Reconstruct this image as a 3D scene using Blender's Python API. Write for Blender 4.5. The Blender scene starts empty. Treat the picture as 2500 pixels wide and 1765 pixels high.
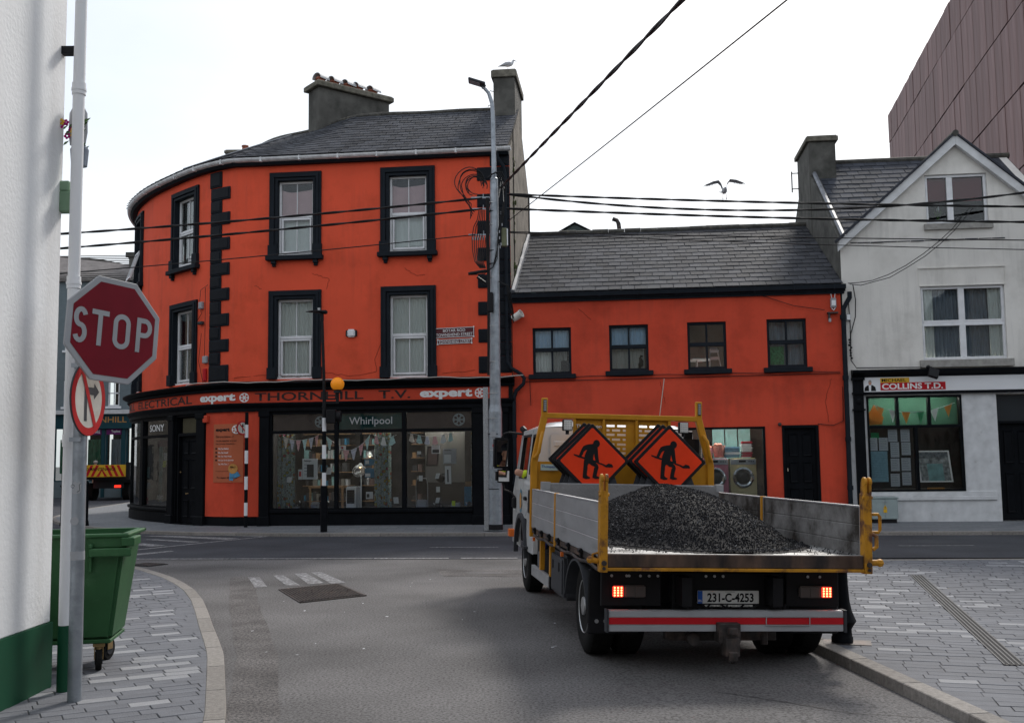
import bpy, bmesh, math, random
from math import sin, cos, pi, radians, sqrt, atan2
from mathutils import Vector, Matrix
random.seed(7)
R = random.Random(11)
S = bpy.context.scene
COL = S.collection

# ------------------------------------------------------------------ camera, sky, sun, exposure
cd = bpy.data.cameras.new('camera'); cam = bpy.data.objects.new('camera', cd); COL.objects.link(cam)
cam.matrix_world = Matrix.Translation((0, 0, 1.65)) @ Matrix.Rotation(pi/2 + radians(5.37), 4, 'X') @ Matrix.Rotation(-0.013, 4, 'Z')
cd.sensor_width = 36; cd.lens = 36*2526/2500; cd.clip_start = .05; cd.clip_end = 3000
S.camera = cam
SUN_EL, SUN_AZ = radians(41), radians(24)      # azimuth clockwise from +Y
w = bpy.data.worlds.new('World'); S.world = w; w.use_nodes = True
nt = w.node_tree; nt.nodes.clear(); N = nt.nodes.new; L = nt.links.new
out = N('ShaderNodeOutputWorld'); bg = N('ShaderNodeBackground'); bg.inputs['Strength'].default_value = .078
sky = N('ShaderNodeTexSky'); sky.sky_type = 'NISHITA'; sky.sun_disc = False
sky.sun_elevation = SUN_EL; sky.sun_rotation = SUN_AZ; sky.air_density = 1.2; sky.dust_density = 3
tc = N('ShaderNodeTexCoord'); mp = N('ShaderNodeMapping'); mp.inputs['Scale'].default_value = (1, 1, 2.6)
no = N('ShaderNodeTexNoise'); no.inputs['Scale'].default_value = 1.1; no.inputs['Detail'].default_value = 7; no.inputs['Roughness'].default_value = .55
cr = N('ShaderNodeValToRGB'); cr.color_ramp.elements[0].position = .20; cr.color_ramp.elements[1].position = .70
cr.color_ramp.elements[0].color = (.2, .2, .2, 1); cr.color_ramp.elements[1].color = (1, 1, 1, 1)
mx = N('ShaderNodeMixRGB'); mx.inputs['Color2'].default_value = (8.3, 8.65, 9.1, 1)
L(tc.outputs['Generated'], mp.inputs[0]); L(mp.outputs[0], no.inputs['Vector']); L(no.outputs['Fac'], cr.inputs[0])
L(cr.outputs[0], mx.inputs['Fac']); L(sky.outputs[0], mx.inputs['Color1']); L(mx.outputs[0], bg.inputs['Color']); L(bg.outputs[0], out.inputs[0])
sd = bpy.data.lights.new('sun', 'SUN'); sd.energy = 1.5; sd.angle = radians(10); sd.color = (1, .95, .88)
so = bpy.data.objects.new('sun', sd); COL.objects.link(so)
d = Vector((sin(SUN_AZ)*cos(SUN_EL), cos(SUN_AZ)*cos(SUN_EL), sin(SUN_EL)))
so.rotation_euler = d.to_track_quat('Z', 'Y').to_euler()
S.view_settings.view_transform = 'Standard'; S.view_settings.look = 'None'; S.view_settings.gamma = 1
S.view_settings.use_curve_mapping = False; S.view_settings.exposure = .86
S.cycles.max_bounces = 8; S.cycles.transparent_max_bounces = 12

# ------------------------------------------------------------------ materials
def mat(name, col, rough=.6, metal=0., var=.12, scale=4., bump=0., bscale=60., col2=None, c2scale=2., c2lo=.55, c2hi=.7,
        stretch=(1, 1, 1), spec=.2, streak=0, emit=None, estr=0, coat=0., rnd=0.):
    m = bpy.data.materials.new(name); m.use_nodes = True; t = m.node_tree; n = t.nodes.new; l = t.links.new
    b = t.nodes['Principled BSDF']; b.inputs['Roughness'].default_value = rough; b.inputs['Metallic'].default_value = metal
    b.inputs['Specular IOR Level'].default_value = spec
    if coat: b.inputs['Coat Weight'].default_value = coat
    co = n('ShaderNodeTexCoord'); ma = n('ShaderNodeMapping'); ma.inputs['Scale'].default_value = stretch
    l(co.outputs['Object'], ma.inputs[0])
    cur = None
    base = (*col, 1)
    if col2:
        nz = n('ShaderNodeTexNoise'); nz.inputs['Scale'].default_value = c2scale; nz.inputs['Detail'].default_value = 8; nz.inputs['Roughness'].default_value = .65
        l(ma.outputs[0], nz.inputs['Vector'])
        rr = n('ShaderNodeMapRange'); rr.inputs['From Min'].default_value = c2lo; rr.inputs['From Max'].default_value = c2hi
        l(nz.outputs['Fac'], rr.inputs['Value'])
        mi = n('ShaderNodeMixRGB'); mi.inputs['Color1'].default_value = base; mi.inputs['Color2'].default_value = (*col2, 1)
        l(rr.outputs[0], mi.inputs['Fac']); cur = mi.outputs[0]
    if var or rnd:
        hs = n('ShaderNodeHueSaturation')
        if cur: l(cur, hs.inputs['Color'])
        else: hs.inputs['Color'].default_value = base
        nz = n('ShaderNodeTexNoise'); nz.inputs['Scale'].default_value = scale; nz.inputs['Detail'].default_value = 6
        l(ma.outputs[0], nz.inputs['Vector'])
        rr = n('ShaderNodeMapRange'); rr.inputs['From Min'].default_value = .3; rr.inputs['From Max'].default_value = .7
        rr.inputs['To Min'].default_value = 1-var; rr.inputs['To Max'].default_value = 1+var; rr.clamp = False
        l(nz.outputs['Fac'], rr.inputs['Value'])
        v = rr.outputs[0]
        if rnd:
            oi = n('ShaderNodeObjectInfo'); r2 = n('ShaderNodeMapRange'); r2.inputs['To Min'].default_value = 1-rnd; r2.inputs['To Max'].default_value = 1+rnd
            l(oi.outputs['Random'], r2.inputs['Value'])
            mm = n('ShaderNodeMath'); mm.operation = 'MULTIPLY'; l(v, mm.inputs[0]); l(r2.outputs[0], mm.inputs[1]); v = mm.outputs[0]
        l(v, hs.inputs['Value']); cur = hs.outputs[0]
    if streak and cur:     # rain-washed vertical streaks and grime
        ms = n('ShaderNodeMapping'); ms.inputs['Scale'].default_value = (3.2, 3.2, .22); l(co.outputs['Object'], ms.inputs[0])
        nz = n('ShaderNodeTexNoise'); nz.inputs['Scale'].default_value = 2.2; nz.inputs['Detail'].default_value = 9; nz.inputs['Roughness'].default_value = .7; l(ms.outputs[0], nz.inputs['Vector'])
        n2 = n('ShaderNodeTexNoise'); n2.inputs['Scale'].default_value = .9; n2.inputs['Detail'].default_value = 3; l(co.outputs['Object'], n2.inputs['Vector'])
        mu = n('ShaderNodeMath'); mu.operation = 'MULTIPLY'; l(nz.outputs['Fac'], mu.inputs[0]); l(n2.outputs['Fac'], mu.inputs[1])
        r3 = n('ShaderNodeMapRange'); r3.inputs['From Min'].default_value = .25; r3.inputs['From Max'].default_value = .42; r3.inputs['To Max'].default_value = streak; l(mu.outputs[0], r3.inputs['Value'])
        mi = n('ShaderNodeMixRGB'); mi.inputs['Color2'].default_value = tuple(c*.42+.02 for c in col)+(1,); l(r3.outputs[0], mi.inputs['Fac']); l(cur, mi.inputs['Color1']); cur = mi.outputs[0]
    if cur: l(cur, b.inputs['Base Color'])
    else: b.inputs['Base Color'].default_value = base
    if bump:
        nz = n('ShaderNodeTexNoise'); nz.inputs['Scale'].default_value = bscale; nz.inputs['Detail'].default_value = 5
        l(ma.outputs[0], nz.inputs['Vector'])
        bp = n('ShaderNodeBump'); bp.inputs['Strength'].default_value = bump; bp.inputs['Distance'].default_value = .01
        l(nz.outputs['Fac'], bp.inputs['Height']); l(bp.outputs[0], b.inputs['Normal'])
    if emit: b.inputs['Emission Color'].default_value = (*emit, 1); b.inputs['Emission Strength'].default_value = estr
    return m
def glass(name, tint=(.9, .93, .93), ior=1.5, rough=.01, dirt=.0):
    m = bpy.data.materials.new(name); m.use_nodes = True; t = m.node_tree; t.nodes.clear(); n = t.nodes.new; l = t.links.new
    o = n('ShaderNodeOutputMaterial'); f = n('ShaderNodeFresnel'); f.inputs['IOR'].default_value = ior
    ad = n('ShaderNodeMath'); ad.operation = 'MULTIPLY_ADD'; ad.inputs[1].default_value = .85; ad.inputs[2].default_value = dirt; ad.use_clamp = True
    a = n('ShaderNodeBsdfTransparent'); a.inputs[0].default_value = (*tint, 1); g = n('ShaderNodeBsdfGlossy'); g.inputs['Roughness'].default_value = rough
    # old float glass is never quite flat
    nz = n('ShaderNodeTexNoise'); nz.inputs['Scale'].default_value = 2.2; bp = n('ShaderNodeBump'); bp.inputs['Strength'].default_value = .12; bp.inputs['Distance'].default_value = .02
    co = n('ShaderNodeTexCoord'); l(co.outputs['Object'], nz.inputs['Vector']); l(nz.outputs['Fac'], bp.inputs['Height']); l(bp.outputs[0], g.inputs['Normal'])
    x = n('ShaderNodeMixShader'); l(f.outputs[0], ad.inputs[0]); l(ad.outputs[0], x.inputs[0]); l(a.outputs[0], x.inputs[1]); l(g.outputs[0], x.inputs[2]); l(x.outputs[0], o.inputs[0])
    return m
MT = {}
def m(k): return MT[k]
MT.update(
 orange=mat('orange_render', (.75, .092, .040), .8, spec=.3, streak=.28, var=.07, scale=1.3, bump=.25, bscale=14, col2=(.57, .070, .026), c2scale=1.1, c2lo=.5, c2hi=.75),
 orange2=mat('orange_render_shaded', (.62, .070, .032), .8, spec=.3, streak=.28, var=.09, scale=1.0, bump=.2, bscale=14, col2=(.41, .043, .018), c2scale=.8, c2lo=.48, c2hi=.72),  # same orange paint as above, darkened in colour for the low building's shade
 fascia=mat('orange_fascia_paint', (.55, .062, .03), .5, var=.06, spec=.15),
 charcoal=mat('charcoal_paint', (.014, .018, .024), .6, spec=.08, var=.15, scale=6, bump=.15, bscale=30),
 vermic=mat('carved_quoin_paint', (.009, .011, .015), .55, spec=.12, var=.1, bump=1.0, bscale=34),
 black=mat('black_paint', (.006, .007, .009), .5, spec=.06, var=.2, scale=5, bump=.1, bscale=25),
 slate=mat('slate', (.052, .055, .064), .8, spec=.12, var=.28, scale=9, bump=.5, bscale=25, col2=(.12, .12, .12), c2scale=7, c2lo=.6, c2hi=.75, rnd=.3),
 slate_w=mat('weathered_slate', (.05, .053, .062), .8, spec=.12, var=.35, scale=8, bump=.6, bscale=25, col2=(.30, .30, .30), c2scale=5, c2lo=.62, c2hi=.72, rnd=.35),
 slate_d=mat('dark_roof_slate', (.05, .055, .068), .8, spec=.12, var=.25, scale=7, bump=.4, bscale=25, col2=(.12, .13, .14), c2scale=8, c2lo=.62, c2hi=.8, rnd=.22),
 ridge=mat('ridge_tile', (.07, .068, .062), .8, var=.3, scale=6, bump=.8, bscale=18, col2=(.15, .14, .11), c2scale=5),
 lead=mat('lead', (.17, .18, .2), .45, .3, var=.25, scale=5),
 cement=mat('chimney_render', (.10, .098, .09), .9, var=.28, scale=2.2, bump=.5, bscale=40, col2=(.055, .055, .05), c2scale=1.6, c2lo=.45, c2hi=.65),
 cement_l=mat('mossy_coping', (.15, .14, .115), .95, var=.35, scale=7, bump=1, bscale=22, col2=(.07, .075, .05), c2scale=4),
 dash=mat('pebble_dash', (.23, .205, .175), .95, var=.2, scale=2, bump=1, bscale=70, col2=(.13, .12, .10), c2scale=1.6, c2lo=.5, c2hi=.7),
 pot=mat('terracotta', (.28, .10, .065), .8, var=.25, scale=9, bump=.3),
 cowl=mat('cowl_metal', (.5, .51, .52), .6, .1, var=.2),
 gutterw=mat('white_gutter', (.62, .63, .64), .4, var=.18, scale=7, col2=(.3, .31, .32), c2scale=9, c2lo=.6, c2hi=.75),
 upvc=mat('white_frame', (.72, .73, .75), .35, var=.07, scale=6, col2=(.45, .44, .42), c2scale=7, c2lo=.66, c2hi=.8),
 glass=glass('window_glass', dirt=.004), shopglass=glass('shop_glass', (.86, .89, .9), dirt=.004), cabglass=glass('cab_glass', (.5, .55, .55)),
 room=mat('dark_room', (.028, .028, .03), .9, var=.2), roomg=mat('room_wall', (.07, .066, .062), .9, var=.2, scale=2),
 blindp=mat('pink_blind', (.70, .46, .48), .8, var=.06), blindr=mat('red_blind', (.15, .014, .022), .8, var=.08), net=mat('net_curtain', (.80, .81, .79), .85, var=.06, scale=14, stretch=(6, 6, .4)),
 netb=mat('blue_curtain', (.42, .60, .80), .85, var=.12, scale=12, stretch=(8, 8, .3)), netg=mat('grey_curtain', (.42, .42, .40), .85, var=.25, scale=12, stretch=(8, 8, .3)),
 netd=mat('striped_curtain', (.22, .25, .30), .85, var=.45, scale=16, stretch=(9, 9, .15)),
 cream=mat('cream_render', (.72, .70, .66), .85, streak=.35, var=.06, scale=1.2, bump=.3, bscale=12, col2=(.54, .52, .48), c2scale=1.0, c2lo=.5, c2hi=.8),
 white=mat('white_paint', (.75, .76, .78), .45, var=.015, scale=3), whited=mat('weathered_white_paint', (.6, .61, .62), .55, var=.12, scale=5, col2=(.4, .4, .4), c2scale=6, c2lo=.62, c2hi=.8),
 concrete=mat('concrete', (.32, .31, .29), .9, var=.2, scale=9, bump=.5),
 asphalt=mat('asphalt_new', (.046, .049, .058), .85, spec=.15, var=.2, scale=.8, bump=.8, bscale=70, col2=(.075, .076, .082), c2scale=30, c2lo=.5, c2hi=.65),
 asphalt_o=mat('asphalt_worn', (.152, .147, .148), .9, spec=.15, var=.3, scale=.5, bump=.5, bscale=150, col2=(.06, .058, .058), c2scale=48, c2lo=.45, c2hi=.62),
 paint_road=mat('road_marking_paint', (.40, .40, .41), .7, var=.15, scale=20, col2=(.13, .13, .135), c2scale=16, c2lo=.36, c2hi=.52),
 pave=mat('paving_grey', (.14, .146, .163), .8, spec=.2, var=.12, scale=5, bump=.4, bscale=80, rnd=.10),
 pavel=mat('paving_light', (.255, .26, .275), .8, spec=.2, var=.1, scale=5, bump=.4, bscale=80, rnd=.10),
 mortar=mat('paving_joint', (.095, .094, .096), .95, var=.2), kerb=mat('granite_kerb', (.225, .21, .195), .85, spec=.2, var=.2, scale=30, bump=.5, bscale=90, rnd=.12),
 steel=mat('galvanised_steel', (.32, .35, .385), .42, .55, var=.16, scale=7, col2=(.20, .225, .25), c2scale=5, c2lo=.5, c2hi=.7, bump=.1),
 steelb=mat('brushed_box_steel', (.36, .37, .38), .5, .4, var=.35, scale=60),
 iron=mat('cast_iron', (.06, .054, .053), .6, .5, var=.35, scale=14, col2=(.12, .09, .08), c2scale=9, c2lo=.5, c2hi=.7),
 cable=mat('black_cable', (.012, .012, .013), .5, var=0), plastic=mat('black_plastic', (.010, .010, .012), .55, var=.1, spec=.2), rubber=mat('rubber', (.012, .012, .012), .85, spec=.15, var=.15, scale=20, bump=.3),
 grey=mat('grey_plastic', (.045, .048, .055), .6, spec=.2, var=.1), amber=mat('amber_globe', (.85, .28, .015), .3, var=.03, emit=(1, .33, .02), estr=.10),
 signred=mat('dull_sign_red', (.17, .004, .014), .5, var=.1, scale=5), signred2=mat('sign_red', (.42, .018, .02), .5, var=.12, scale=6), signwhite=mat('sign_grey_white', (.34, .35, .37), .5, var=.08), signwhite2=mat('sign_white', (.5, .48, .44), .55, var=.15, scale=6, col2=(.3, .25, .19), c2scale=4, c2lo=.55, c2hi=.8),
 ochre=mat('truck_yellow', (.52, .235, .018), .42, var=.12, scale=7, col2=(.20, .09, .04), c2scale=9, c2lo=.66, c2hi=.74, bump=.08),
 ochre_r=mat('rusty_truck_yellow', (.47, .22, .02), .55, var=.2, scale=9, col2=(.12, .055, .035), c2scale=8, c2lo=.5, c2hi=.64, bump=.2),
 alu=mat('aluminium_panel', (.42, .43, .45), .42, .55, var=.12, scale=2.5, col2=(.32, .33, .345), c2scale=2, stretch=(1, 1, 3)),
 alu_d=mat('dirty_aluminium', (.33, .325, .32), .7, .15, var=.2, scale=3, col2=(.035, .03, .026), c2scale=1.5, c2lo=.36, c2hi=.58),
 rustbeam=mat('rusty_beam', (.10, .065, .05), .6, .2, var=.4, scale=7, stretch=(1, 1, .3), col2=(.035, .03, .03), c2scale=5, c2lo=.42, c2hi=.62),
 cabwhite=mat('cab_white', (.66, .67, .68), .22, var=.05, scale=3, coat=.5, col2=(.5, .49, .47), c2scale=2, c2lo=.55, c2hi=.8),
 sgnorange=mat('reflective_orange', (.78, .046, .008), .5, var=.1, scale=5), tarmac=mat('hot_tarmac', (.010, .010, .012), .75, var=.3, scale=60, spec=.08),
 tar2=mat('tarmac_grain', (.012, .012, .014), .7, var=0, spec=.10), lampred=mat('lit_tail_lamp', (.6, .02, .01), .3, var=0, emit=(1, .02, .01), estr=1.6), lamphot=mat('lit_led', (1, .3, .15), .3, var=0, emit=(1, .16, .06), estr=6),
 lampoff=mat('smoked_lens', (.10, .085, .08), .2, var=.1), orangelens=mat('orange_lens', (.7, .16, .03), .3, var=0), chrome=mat('mirror', (.75, .75, .75), .03, 1, var=0),
 rim=mat('steel_wheel', (.42, .43, .44), .38, .7, var=.15), plate=mat('plate_white', (.62, .62, .60), .4, var=.04), blue=mat('plate_blue', (.02, .10, .42), .4, var=0), ink=mat('black_print', (.008, .008, .009), .6, var=0),
 red=mat('red_print', (.48, .012, .02), .45, var=.04), yellow=mat('yellow_print', (.72, .42, .03), .45, var=.04), hiviz=mat('hi_vis_yellow', (.62, .78, .04), .7, var=.05), skin=mat('skin', (.50, .27, .19), .6, var=.05), hair=mat('grey_hair', (.35, .32, .28), .8), cloth=mat('dark_cloth', (.04, .045, .06), .9),
 bin=mat('bin_green', (.032, .105, .042), .5, var=.12, scale=5, col2=(.05, .13, .06), c2scale=6, streak=.3, bump=.1, bscale=200), bin_in=mat('bin_inside', (.03, .11, .045), .6), gold=mat('zinc_castor', (.36, .25, .12), .45, .6, var=.2),
 brown=mat('corten_panel', (.19, .115, .11), .65, .1, streak=.55, var=.16, scale=2.6, stretch=(2.5, 2.5, .22), col2=(.24, .17, .175), c2scale=1.2, c2lo=.45, c2hi=.65, rnd=.14),
 seam=mat('dark_seam', (.03, .02, .02), .8), bluegrey=mat('blue_grey_render', (.15, .185, .20), .8, var=.08), teal=mat('teal_paint', (.012, .055, .07), .5, var=.08), purple=mat('purple_panel', (.14, .02, .13), .5, var=.05),
 gilt=mat('gilt_letters', (.50, .25, .07), .5, var=0), letw=mat('white_letters', (.80, .80, .80), .5, var=0), letb=mat('black_letters', (.03, .022, .022), .4, var=0), letg=mat('frosted_letters', (.38, .42, .43), .7, var=0),
 posterbg=mat('poster_orange', (.46, .12, .055), .5, var=.06), greenglass=mat('green_panel', (.018, .085, .080), .5, var=.15), sonyp=mat('dark_panel', (.02, .023, .032), .3, var=.3, scale=2), brownp=mat('brown_panel', (.10, .07, .068), .4, var=.08), greyboard=mat('grey_board', (.17, .165, .155), .8, var=.05),
 paper=mat('paper', (.62, .64, .66), .8, var=.04), paperb=mat('blue_paper', (.30, .48, .55), .8, var=.15, scale=18), bluebox=mat('blue_box', (.03, .16, .28), .5, var=.2, scale=15), greenp=mat('green_display', (.06, .19, .11), .6, var=.2), wood=mat('wood', (.22, .13, .07), .6, var=.2, scale=6, stretch=(1, 1, 6)), card=mat('cardboard', (.25, .15, .08), .8, var=.1),
 pink=mat('pink_enamel', (.48, .17, .23), .35, var=.05), butter=mat('cream_enamel', (.55, .46, .26), .35, var=.05), dkglass=mat('dark_glass', (.03, .035, .04), .08, var=0), towelb=mat('blue_towel', (.20, .34, .46), .95, var=.4, scale=9, stretch=(1, 1, 6)), towelr=mat('red_towel', (.45, .07, .10), .95, var=.2), basket=mat('pink_basket', (.55, .24, .19), .9, var=.25, scale=22),
 bunta=mat('bunting_orange', (.62, .24, .04), .8), buntg=mat('bunting_green', (.03, .26, .11), .8), buntw=mat('bunting_white', (.62, .64, .64), .8),
 bp=mat('pink_wave_flag', (.75, .42, .45), .8, var=.35, scale=9, stretch=(1, 1, 5)), bb=mat('aqua_wave_flag', (.5, .74, .76), .8, var=.3, scale=9, stretch=(1, 1, 5)), bg=mat('lilac_wave_flag', (.64, .64, .76), .8, var=.3, scale=9, stretch=(1, 1, 5)), bc=mat('cream_wave_flag', (.76, .68, .62), .8, var=.3, scale=9, stretch=(1, 1, 5)),
 tube=mat('display_fill_light', (1, .97, .9), var=0, emit=(1, .93, .82), estr=30),  # glow of unseen tubes added to brighten the shop displays
 spark=mat('tarmac_sparkle', (.05, .05, .055), .3, var=0, spec=.6),
 wallw=mat('white_masonry', (.75, .76, .77), .7, var=.03, scale=2, streak=.16, bump=.35, bscale=30),
 steelg=mat('green_gable_sheet', (.07, .095, .095), .6, var=.15), gull=mat('gull_white', (.62, .63, .66), .8, var=.12, scale=20), gullg=mat('gull_grey', (.40, .40, .42), .8, var=.25, scale=30), gulld=mat('gull_dark', (.07, .065, .06), .7), jar=mat('milky_jerrycan', (.10, .11, .13), .5), bluecap=mat('blue_cap', (.02, .08, .4), .4),
 moss=mat('moss', (.05, .07, .02), .95, var=.4, scale=20), flowerp=mat('magenta_petal', (.45, .01, .20), .7), flowery=mat('yellow_petal', (.65, .42, .04), .7), leaf=mat('leaf', (.05, .11, .03), .7), wgreen=mat('wall_base_green', (.01, .07, .035), .45, var=.06), maroon=mat('maroon_plate', (.10, .025, .03), .5, var=.08), blueflag=mat('blue_fabric', (.06, .10, .26), .8, var=.3), tealp=mat('teal_poster', (.18, .33, .34), .7, var=.3, scale=6), rope=mat('white_cable', (.45, .43, .40), .6))
# floral curtain fabric
def floral():
    mm = bpy.data.materials.new('floral_fabric'); mm.use_nodes = True; t = mm.node_tree; n = t.nodes.new; l = t.links.new; b = t.nodes['Principled BSDF']; b.inputs['Roughness'].default_value = .85
    co = n('ShaderNodeTexCoord'); v = n('ShaderNodeTexVoronoi'); v.inputs['Scale'].default_value = 9; l(co.outputs['Object'], v.inputs['Vector'])
    ramp = n('ShaderNodeValToRGB'); e = ramp.color_ramp.elements; e[0].position = 0; e[0].color = (.28, .04, .06, 1); e[1].position = .28; e[1].color = (.36, .28, .05, 1)
    for p, c in ((.36, (.05, .08, .08, 1)), (.46, (.30, .40, .40, 1)), (.6, (.34, .42, .42, 1)), (.66, (.06, .12, .11, 1)), (.75, (.33, .40, .40, 1))): q = e.new(p); q.color = c
    l(v.outputs['Distance'], ramp.inputs[0]); hs = n('ShaderNodeHueSaturation'); l(ramp.outputs[0], hs.inputs['Color'])
    r = n('ShaderNodeMapRange'); r.inputs['To Min'].default_value = .35; r.inputs['To Max'].default_value = .62; l(v.outputs['Color'], r.inputs['Value']); l(r.outputs[0], hs.inputs['Hue']); hs.inputs['Value'].default_value = .8; l(hs.outputs[0], b.inputs['Base Color']); return mm
MT['floral'] = floral()
def pavers_far():
    mm = bpy.data.materials.new('far_paving'); mm.use_nodes = True; t = mm.node_tree; n = t.nodes.new; l = t.links.new; b = t.nodes['Principled BSDF']; b.inputs['Roughness'].default_value = .7
    co = n('ShaderNodeTexCoord'); v = n('ShaderNodeTexBrick'); v.inputs['Scale'].default_value = 1; v.inputs['Brick Width'].default_value = .45; v.inputs['Row Height'].default_value = .2; v.inputs['Mortar Size'].default_value = .008
    v.inputs['Color1'].default_value = (.13, .14, .155, 1); v.inputs['Color2'].default_value = (.24, .245, .25, 1); v.inputs['Mortar'].default_value = (.07, .07, .07, 1); v.inputs['Bias'].default_value = -.55
    l(co.outputs['Object'], v.inputs['Vector']); l(v.outputs['Color'], b.inputs['Base Color']); return mm
MT['pavefar'] = pavers_far()
def checker():
    mm = mat('checker_plate', (.36, .36, .37), .38, .6, var=.12, scale=3, col2=(.2, .19, .18), c2scale=2); t = mm.node_tree; n = t.nodes.new; l = t.links.new; b = t.nodes['Principled BSDF']
    co = n('ShaderNodeTexCoord'); ma = n('ShaderNodeMapping'); ma.inputs['Rotation'].default_value = (0, radians(45), 0); ma.inputs['Scale'].default_value = (17, 17, 17); v = n('ShaderNodeTexChecker'); v.inputs['Scale'].default_value = 1
    l(co.outputs['Object'], ma.inputs[0]); l(ma.outputs[0], v.inputs['Vector']); bp = n('ShaderNodeBump'); bp.inputs['Strength'].default_value = 1; bp.inputs['Distance'].default_value = .02; l(v.outputs['Fac'], bp.inputs['Height']); l(bp.outputs[0], b.inputs['Normal']); return mm
MT['checker'] = checker()

# ------------------------------------------------------------------ mesh helpers
class B:
    def __init__(s): s.v = []; s.f = []
    def add(s, vs, fs):
        o = len(s.v); s.v += [tuple(p) for p in vs]; s.f += [tuple(i+o for i in f) for f in fs]; return s
    def box(s, x0, x1, y0, y1, z0, z1, M=None):
        vs = [Vector((x, y, z)) for x in (x0, x1) for y in (y0, y1) for z in (z0, z1)]
        if M: vs = [M @ p for p in vs]
        return s.add(vs, [(0, 1, 3, 2), (4, 6, 7, 5), (0, 4, 5, 1), (2, 3, 7, 6), (0, 2, 6, 4), (1, 5, 7, 3)])
    def pbox(s, P, s0, s1, o0, o1, z0, z1, n=1):
        for k in range(n):
            a = s0+(s1-s0)*k/n; b = s0+(s1-s0)*(k+1)/n
            vs = [P(x, o, z) for x in (a, b) for o in (o0, o1) for z in (z0, z1)]
            fs = [(0, 2, 6, 4), (1, 5, 7, 3), (0, 4, 5, 1), (2, 3, 7, 6)]
            if k == 0: fs.append((0, 1, 3, 2))
            if k == n-1: fs.append((4, 6, 7, 5))
            s.add(vs, fs)
        return s
    def sweep(s, P, ss, prof, cap=True):
        n = len(prof); vs = []
        for q in ss: vs += [P(q, o, z) for o, z in prof]
        fs = [(i*n+j, i*n+(j+1) % n, (i+1)*n+(j+1) % n, (i+1)*n+j) for i in range(len(ss)-1) for j in range(n)]
        if cap: fs += [tuple(range(n)), tuple(range((len(ss)-1)*n, len(ss)*n))]
        return s.add(vs, fs)
    def cyl(s, p0, p1, r0, r1=None, n=12, cap=True):
        r1 = r0 if r1 is None else r1; p0 = Vector(p0); p1 = Vector(p1); d = (p1-p0).normalized()
        a = d.orthogonal().normalized(); b = d.cross(a); vs = []
        for p, r in ((p0, r0), (p1, r1)): vs += [p+(a*cos(2*pi*i/n)+b*sin(2*pi*i/n))*r for i in range(n)]
        fs = [(i, (i+1) % n, n+(i+1) % n, n+i) for i in range(n)]
        if cap: fs += [tuple(range(n)), tuple(range(n, 2*n))]
        return s.add(vs, fs)
    def tube(s, pts, r, n=6, cap=True):
        pts = [Vector(p) for p in pts]; rs = r if isinstance(r, (list, tuple)) else [r]*len(pts); vs = []; a = None
        for i, p in enumerate(pts):
            d = (pts[min(i+1, len(pts)-1)]-pts[max(i-1, 0)]).normalized()
            if d.length < .5: d = Vector((0, 0, 1))
            if a is None: a = d.orthogonal().normalized()
            a = (a-d*a.dot(d)).normalized() if (a-d*a.dot(d)).length > 1e-5 else d.orthogonal().normalized(); b = d.cross(a)
            vs += [p+(a*cos(2*pi*k/n)+b*sin(2*pi*k/n))*rs[i] for k in range(n)]
        fs = [(i*n+k, i*n+(k+1) % n, (i+1)*n+(k+1) % n, (i+1)*n+k) for i in range(len(pts)-1) for k in range(n)]
        if cap: fs += [tuple(range(n)), tuple(range((len(pts)-1)*n, len(pts)*n))]
        return s.add(vs, fs)
    def lathe(s, prof, n=20, M=None):       # prof: (r, h) along local z
        vs = []
        for r, h in prof: vs += [Vector((r*cos(2*pi*i/n), r*sin(2*pi*i/n), h)) for i in range(n)]
        if M: vs = [M @ p for p in vs]
        k = len(prof); fs = [(i*n+j, i*n+(j+1) % n, (i+1)*n+(j+1) % n, (i+1)*n+j) for i in range(k-1) for j in range(n)]
        fs += [tuple(range(n)), tuple(range((k-1)*n, k*n))]
        return s.add(vs, fs)
    def ball(s, c, r, n=12, sc=(1, 1, 1)):
        k = n//2; prof = [(r*sin(pi*(i+.02)/(k+.04)), -r*cos(pi*(i+.02)/(k+.04))) for i in range(k+1)]
        return s.lathe(prof, n, Matrix.Translation(c) @ Matrix.Diagonal((*sc, 1)))
    def prism(s, poly, d, M):                # poly in local xy, thickness d along +z, matrix M
        n = len(poly); vs = [M @ Vector((x, y, 0)) for x, y in poly]+[M @ Vector((x, y, d)) for x, y in poly]
        return s.add(vs, [tuple(range(n)), tuple(range(n, 2*n))]+[(i, (i+1) % n, n+(i+1) % n, n+i) for i in range(n)])
    def loft(s, secs, n=12):                 # secs: (center, rx, rz, ) rings in the plane across the spine
        pts = [Vector(c) for c, a, b in secs]; vs = []
        for i, (c, ra, rb) in enumerate(secs):
            d = (pts[min(i+1, len(pts)-1)]-pts[max(i-1, 0)]).normalized(); up = Vector((0, 0, 1))
            if abs(d.z) > .95: up = Vector((0, 1, 0))
            a = d.cross(up).normalized(); b = a.cross(d)
            vs += [pts[i]+a*cos(2*pi*k/n)*ra+b*sin(2*pi*k/n)*rb for k in range(n)]
        fs = [(i*n+k, i*n+(k+1) % n, (i+1)*n+(k+1) % n, (i+1)*n+k) for i in range(len(secs)-1) for k in range(n)]
        return s.add(vs, fs+[tuple(range(n)), tuple(range((len(secs)-1)*n, len(secs)*n))])
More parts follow.
